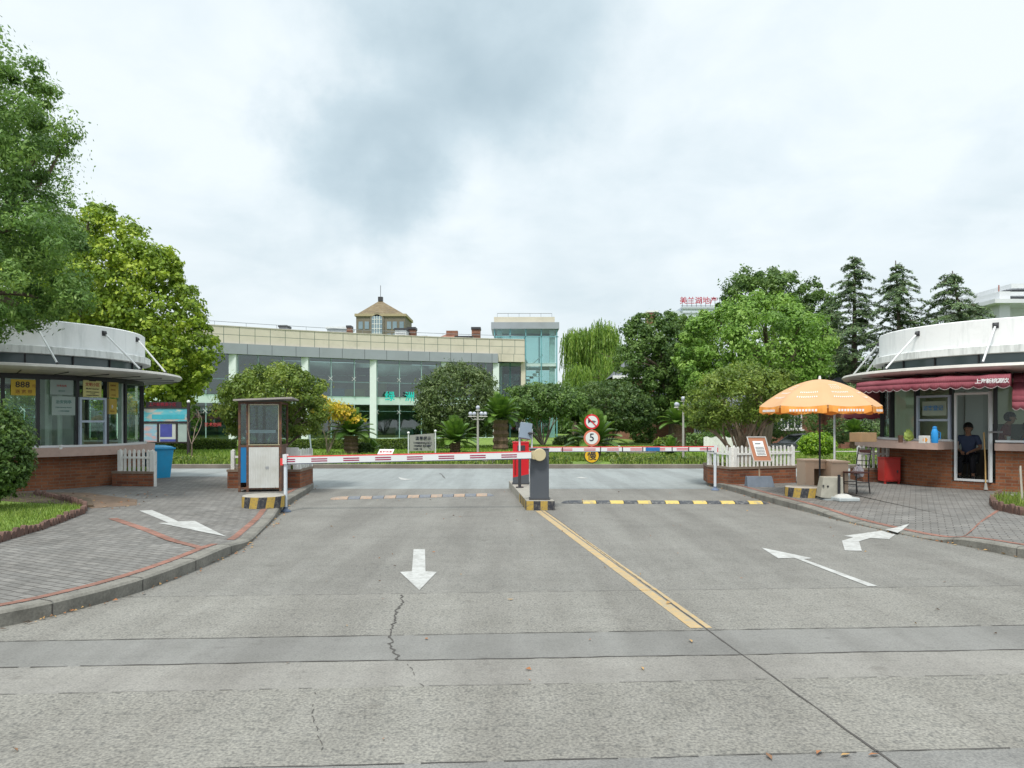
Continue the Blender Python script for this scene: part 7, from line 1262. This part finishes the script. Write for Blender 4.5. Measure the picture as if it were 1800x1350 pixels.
# ------------------------------------------------------------------ parked car and scooters
def car(x, y, z, rz, label):
    t = thing('parked_car', (x, y, z), label, 'car', rz=rz); pt = paint((.09, .09, .10), .25, .08, 2, .3); hw = .86
    low = [(-2.25, .35), (-2.28, .55), (-2.2, .72), (-1.4, .86), (-.9, .93), (1.5, .98), (2.1, .96), (2.25, .85), (2.28, .45), (2.2, .3), (-2.15, .25)]
    n = len(low); m = MB(); secs = [(-1, .9), (-.9, 1.0), (.9, 1.0), (1, .9)]; vs = []
    for s, k in secs: vs += [(px_ * (1 if k == 1 else .97), s * hw, .62 + (pz - .62) * k) for px_, pz in low]
    fs = [tuple(range(n))[::-1], tuple(3 * n + i for i in range(n))]
    for r in range(3): fs += [(r * n + i, r * n + (i + 1) % n, (r + 1) * n + (i + 1) % n, (r + 1) * n + i) for i in range(n)]
    m.add(vs, fs); m.build('body', pt, t, world=False, sm=True, bevel=.03)
    cab = [(-1.15, .88), (-.45, 1.32), (-.1, 1.42), (.5, 1.45), (1.1, 1.38), (1.75, .97)]; n = len(cab); m = MB(); m.add([(a, -.74 + (b - .9) * .22, b) for a, b in cab] + [(a, .74 - (b - .9) * .22, b) for a, b in cab], [tuple(range(n)), tuple(range(2 * n - 1, n - 1, -1))] + [(i, i + n, i + n + 1, i + 1) for i in range(n - 1)]); m.build('window', paint((.015, .018, .02), .08, .1), t, world=False, sm=True)
    m = MB(); rp_ = cab[1:5]; m.add([(a, -.66, b + .015) for a, b in rp_] + [(a, .66, b + .015) for a, b in rp_], [(i + 1, i, i + 4, i + 5) for i in range(3)]); o = m.build('roof', pt, t, world=False, sm=True); q = o.modifiers.new('s', 'SOLIDIFY'); q.thickness = .02
    for s in (-1, 1):
        m = MB(); m.tube([(a, s * (.745 - (b - .9) * .22), b + .008) for a, b in cab], .022, 6); m.build('roof_rail', paint((.35, .37, .38), .3, .05, 2, .5), t, world=False); m = MB(); m.tube([(.4, s * .76, .9), (.42, s * .66, 1.42)], .03, 6); m.build('pillar', pt, t, world=False)
        m = MB(); m.ball((-.75, s * .92, .98), .1, 10, 8, sc=(.7, 1, .7)); m.build('mirror', pt, t, world=False, sm=True); m = MB(); m.ball((-2.13, s * .6, .68), .13, 10, 8, sc=(.8, 1.3, .6)); m.build('headlight', paint((.6, .62, .62), .1), t, world=False, sm=True); m = MB(); m.ball((2.2, s * .65, .8), .12, 10, 8, sc=(.5, 1.3, .7)); m.build('tail_light', rface, t, world=False)
        m = MB(); m.bx(-.3, -.15, s * .865 - .01, s * .865 + .012, .8, .83); m.build('door_handle', chrome, t, world=False)
        for X in (-1.4, 1.38): m = MB(); m.tube([(X, s * .68, .32), (X, s * .88, .32)], .32, 24); w = m.build('wheel', black, t, world=False); m = MB(); m.tube([(X, s * .87, .32), (X, s * .892, .32)], .2, 16); m.build('rim', chrome, w, world=False)
    return t
car(hx(1407, 47.5), 47.5, -.56, .35, 'dark grey saloon car parked beyond the planter fence')
def scooter(x, y, rz, label, c):
    t = thing('motor_scooter', (x, y, .12), label, 'scooter', 'scooters parked behind the left kiosk', rz=rz); p = paint(c, .35)
    for X in (-.55, .55): m = MB(); m.lathe([(.2, -.04), (.25, -.03), (.25, .03), (.2, .04)], (0, 0, 0), 20, closed=True); m.v = [Vector((v.x + X, v.z, v.y + .25)) for v in m.v]; w = m.build('wheel', black, t, world=False); m = MB(); m.tube([(X, -.03, .25), (X, .03, .25)], .06, 10); m.build('hub', chrome, w, world=False)
    m = MB(); m.add([(-.45, -.12, .3), (.0, -.13, .28), (.6, -.12, .45), (.65, -.1, .68), (.1, -.13, .66), (-.05, -.1, .36), (-.4, -.1, .4), (-.45, .12, .3), (.0, .13, .28), (.6, .12, .45), (.65, .1, .68), (.1, .13, .66), (-.05, .1, .36), (-.4, .1, .4)], [(0, 1, 5, 6), (1, 2, 3, 4), (1, 4, 5)[::1], (7, 13, 12, 8), (8, 11, 10, 9), (8, 12, 11)] + [(i, i + 7, (i + 1) % 7 + 7, (i + 1) % 7) for i in range(7)]); m.build('body', p, t, world=False)
    m = MB(); m.box((.35, 0, .74), (.66, .26, .1)); m.build('seat', black, t, world=False, bevel=.03); m = MB(); m.tube([(-.55, 0, .25), (-.4, 0, .7), (-.36, 0, .98)], .03, 8); m.build('fork', dark, t, world=False); m = MB(); m.tube([(-.3, -.32, 1.02), (-.38, -.1, .98), (-.38, .1, .98), (-.3, .32, 1.02)], .02, 8); m.build('handlebar', black, t, world=False); m = MB(); m.ball((-.48, 0, .86), .1, 10, 8, sc=(.7, 1, 1)); m.build('headlight', paint((.5, .5, .5), .1), t, world=False)
    for s in (-1, 1): m = MB(); m.tube([(-.35, s * .2, 1.0), (-.33, s * .3, 1.2)], .008, 5); m.ball((-.33, s * .31, 1.22), .05, 8, 6, sc=(.4, 1.2, .8)); m.build('mirror', black, t, world=False)
for i, (x, y, a, c, l) in enumerate(((-14.6, 23.2, 1.3, (.03, .03, .035), 'black scooter, leftmost of those seen through the left kiosk glass'), (-13.6, 23.3, 1.5, (.1, .02, .02), 'dark red scooter, middle one seen through the left kiosk glass'), (-12.5, 23.2, 1.7, (.04, .05, .06), 'dark grey scooter seen through the kiosk service window'))): scooter(x, y, a, l, c)
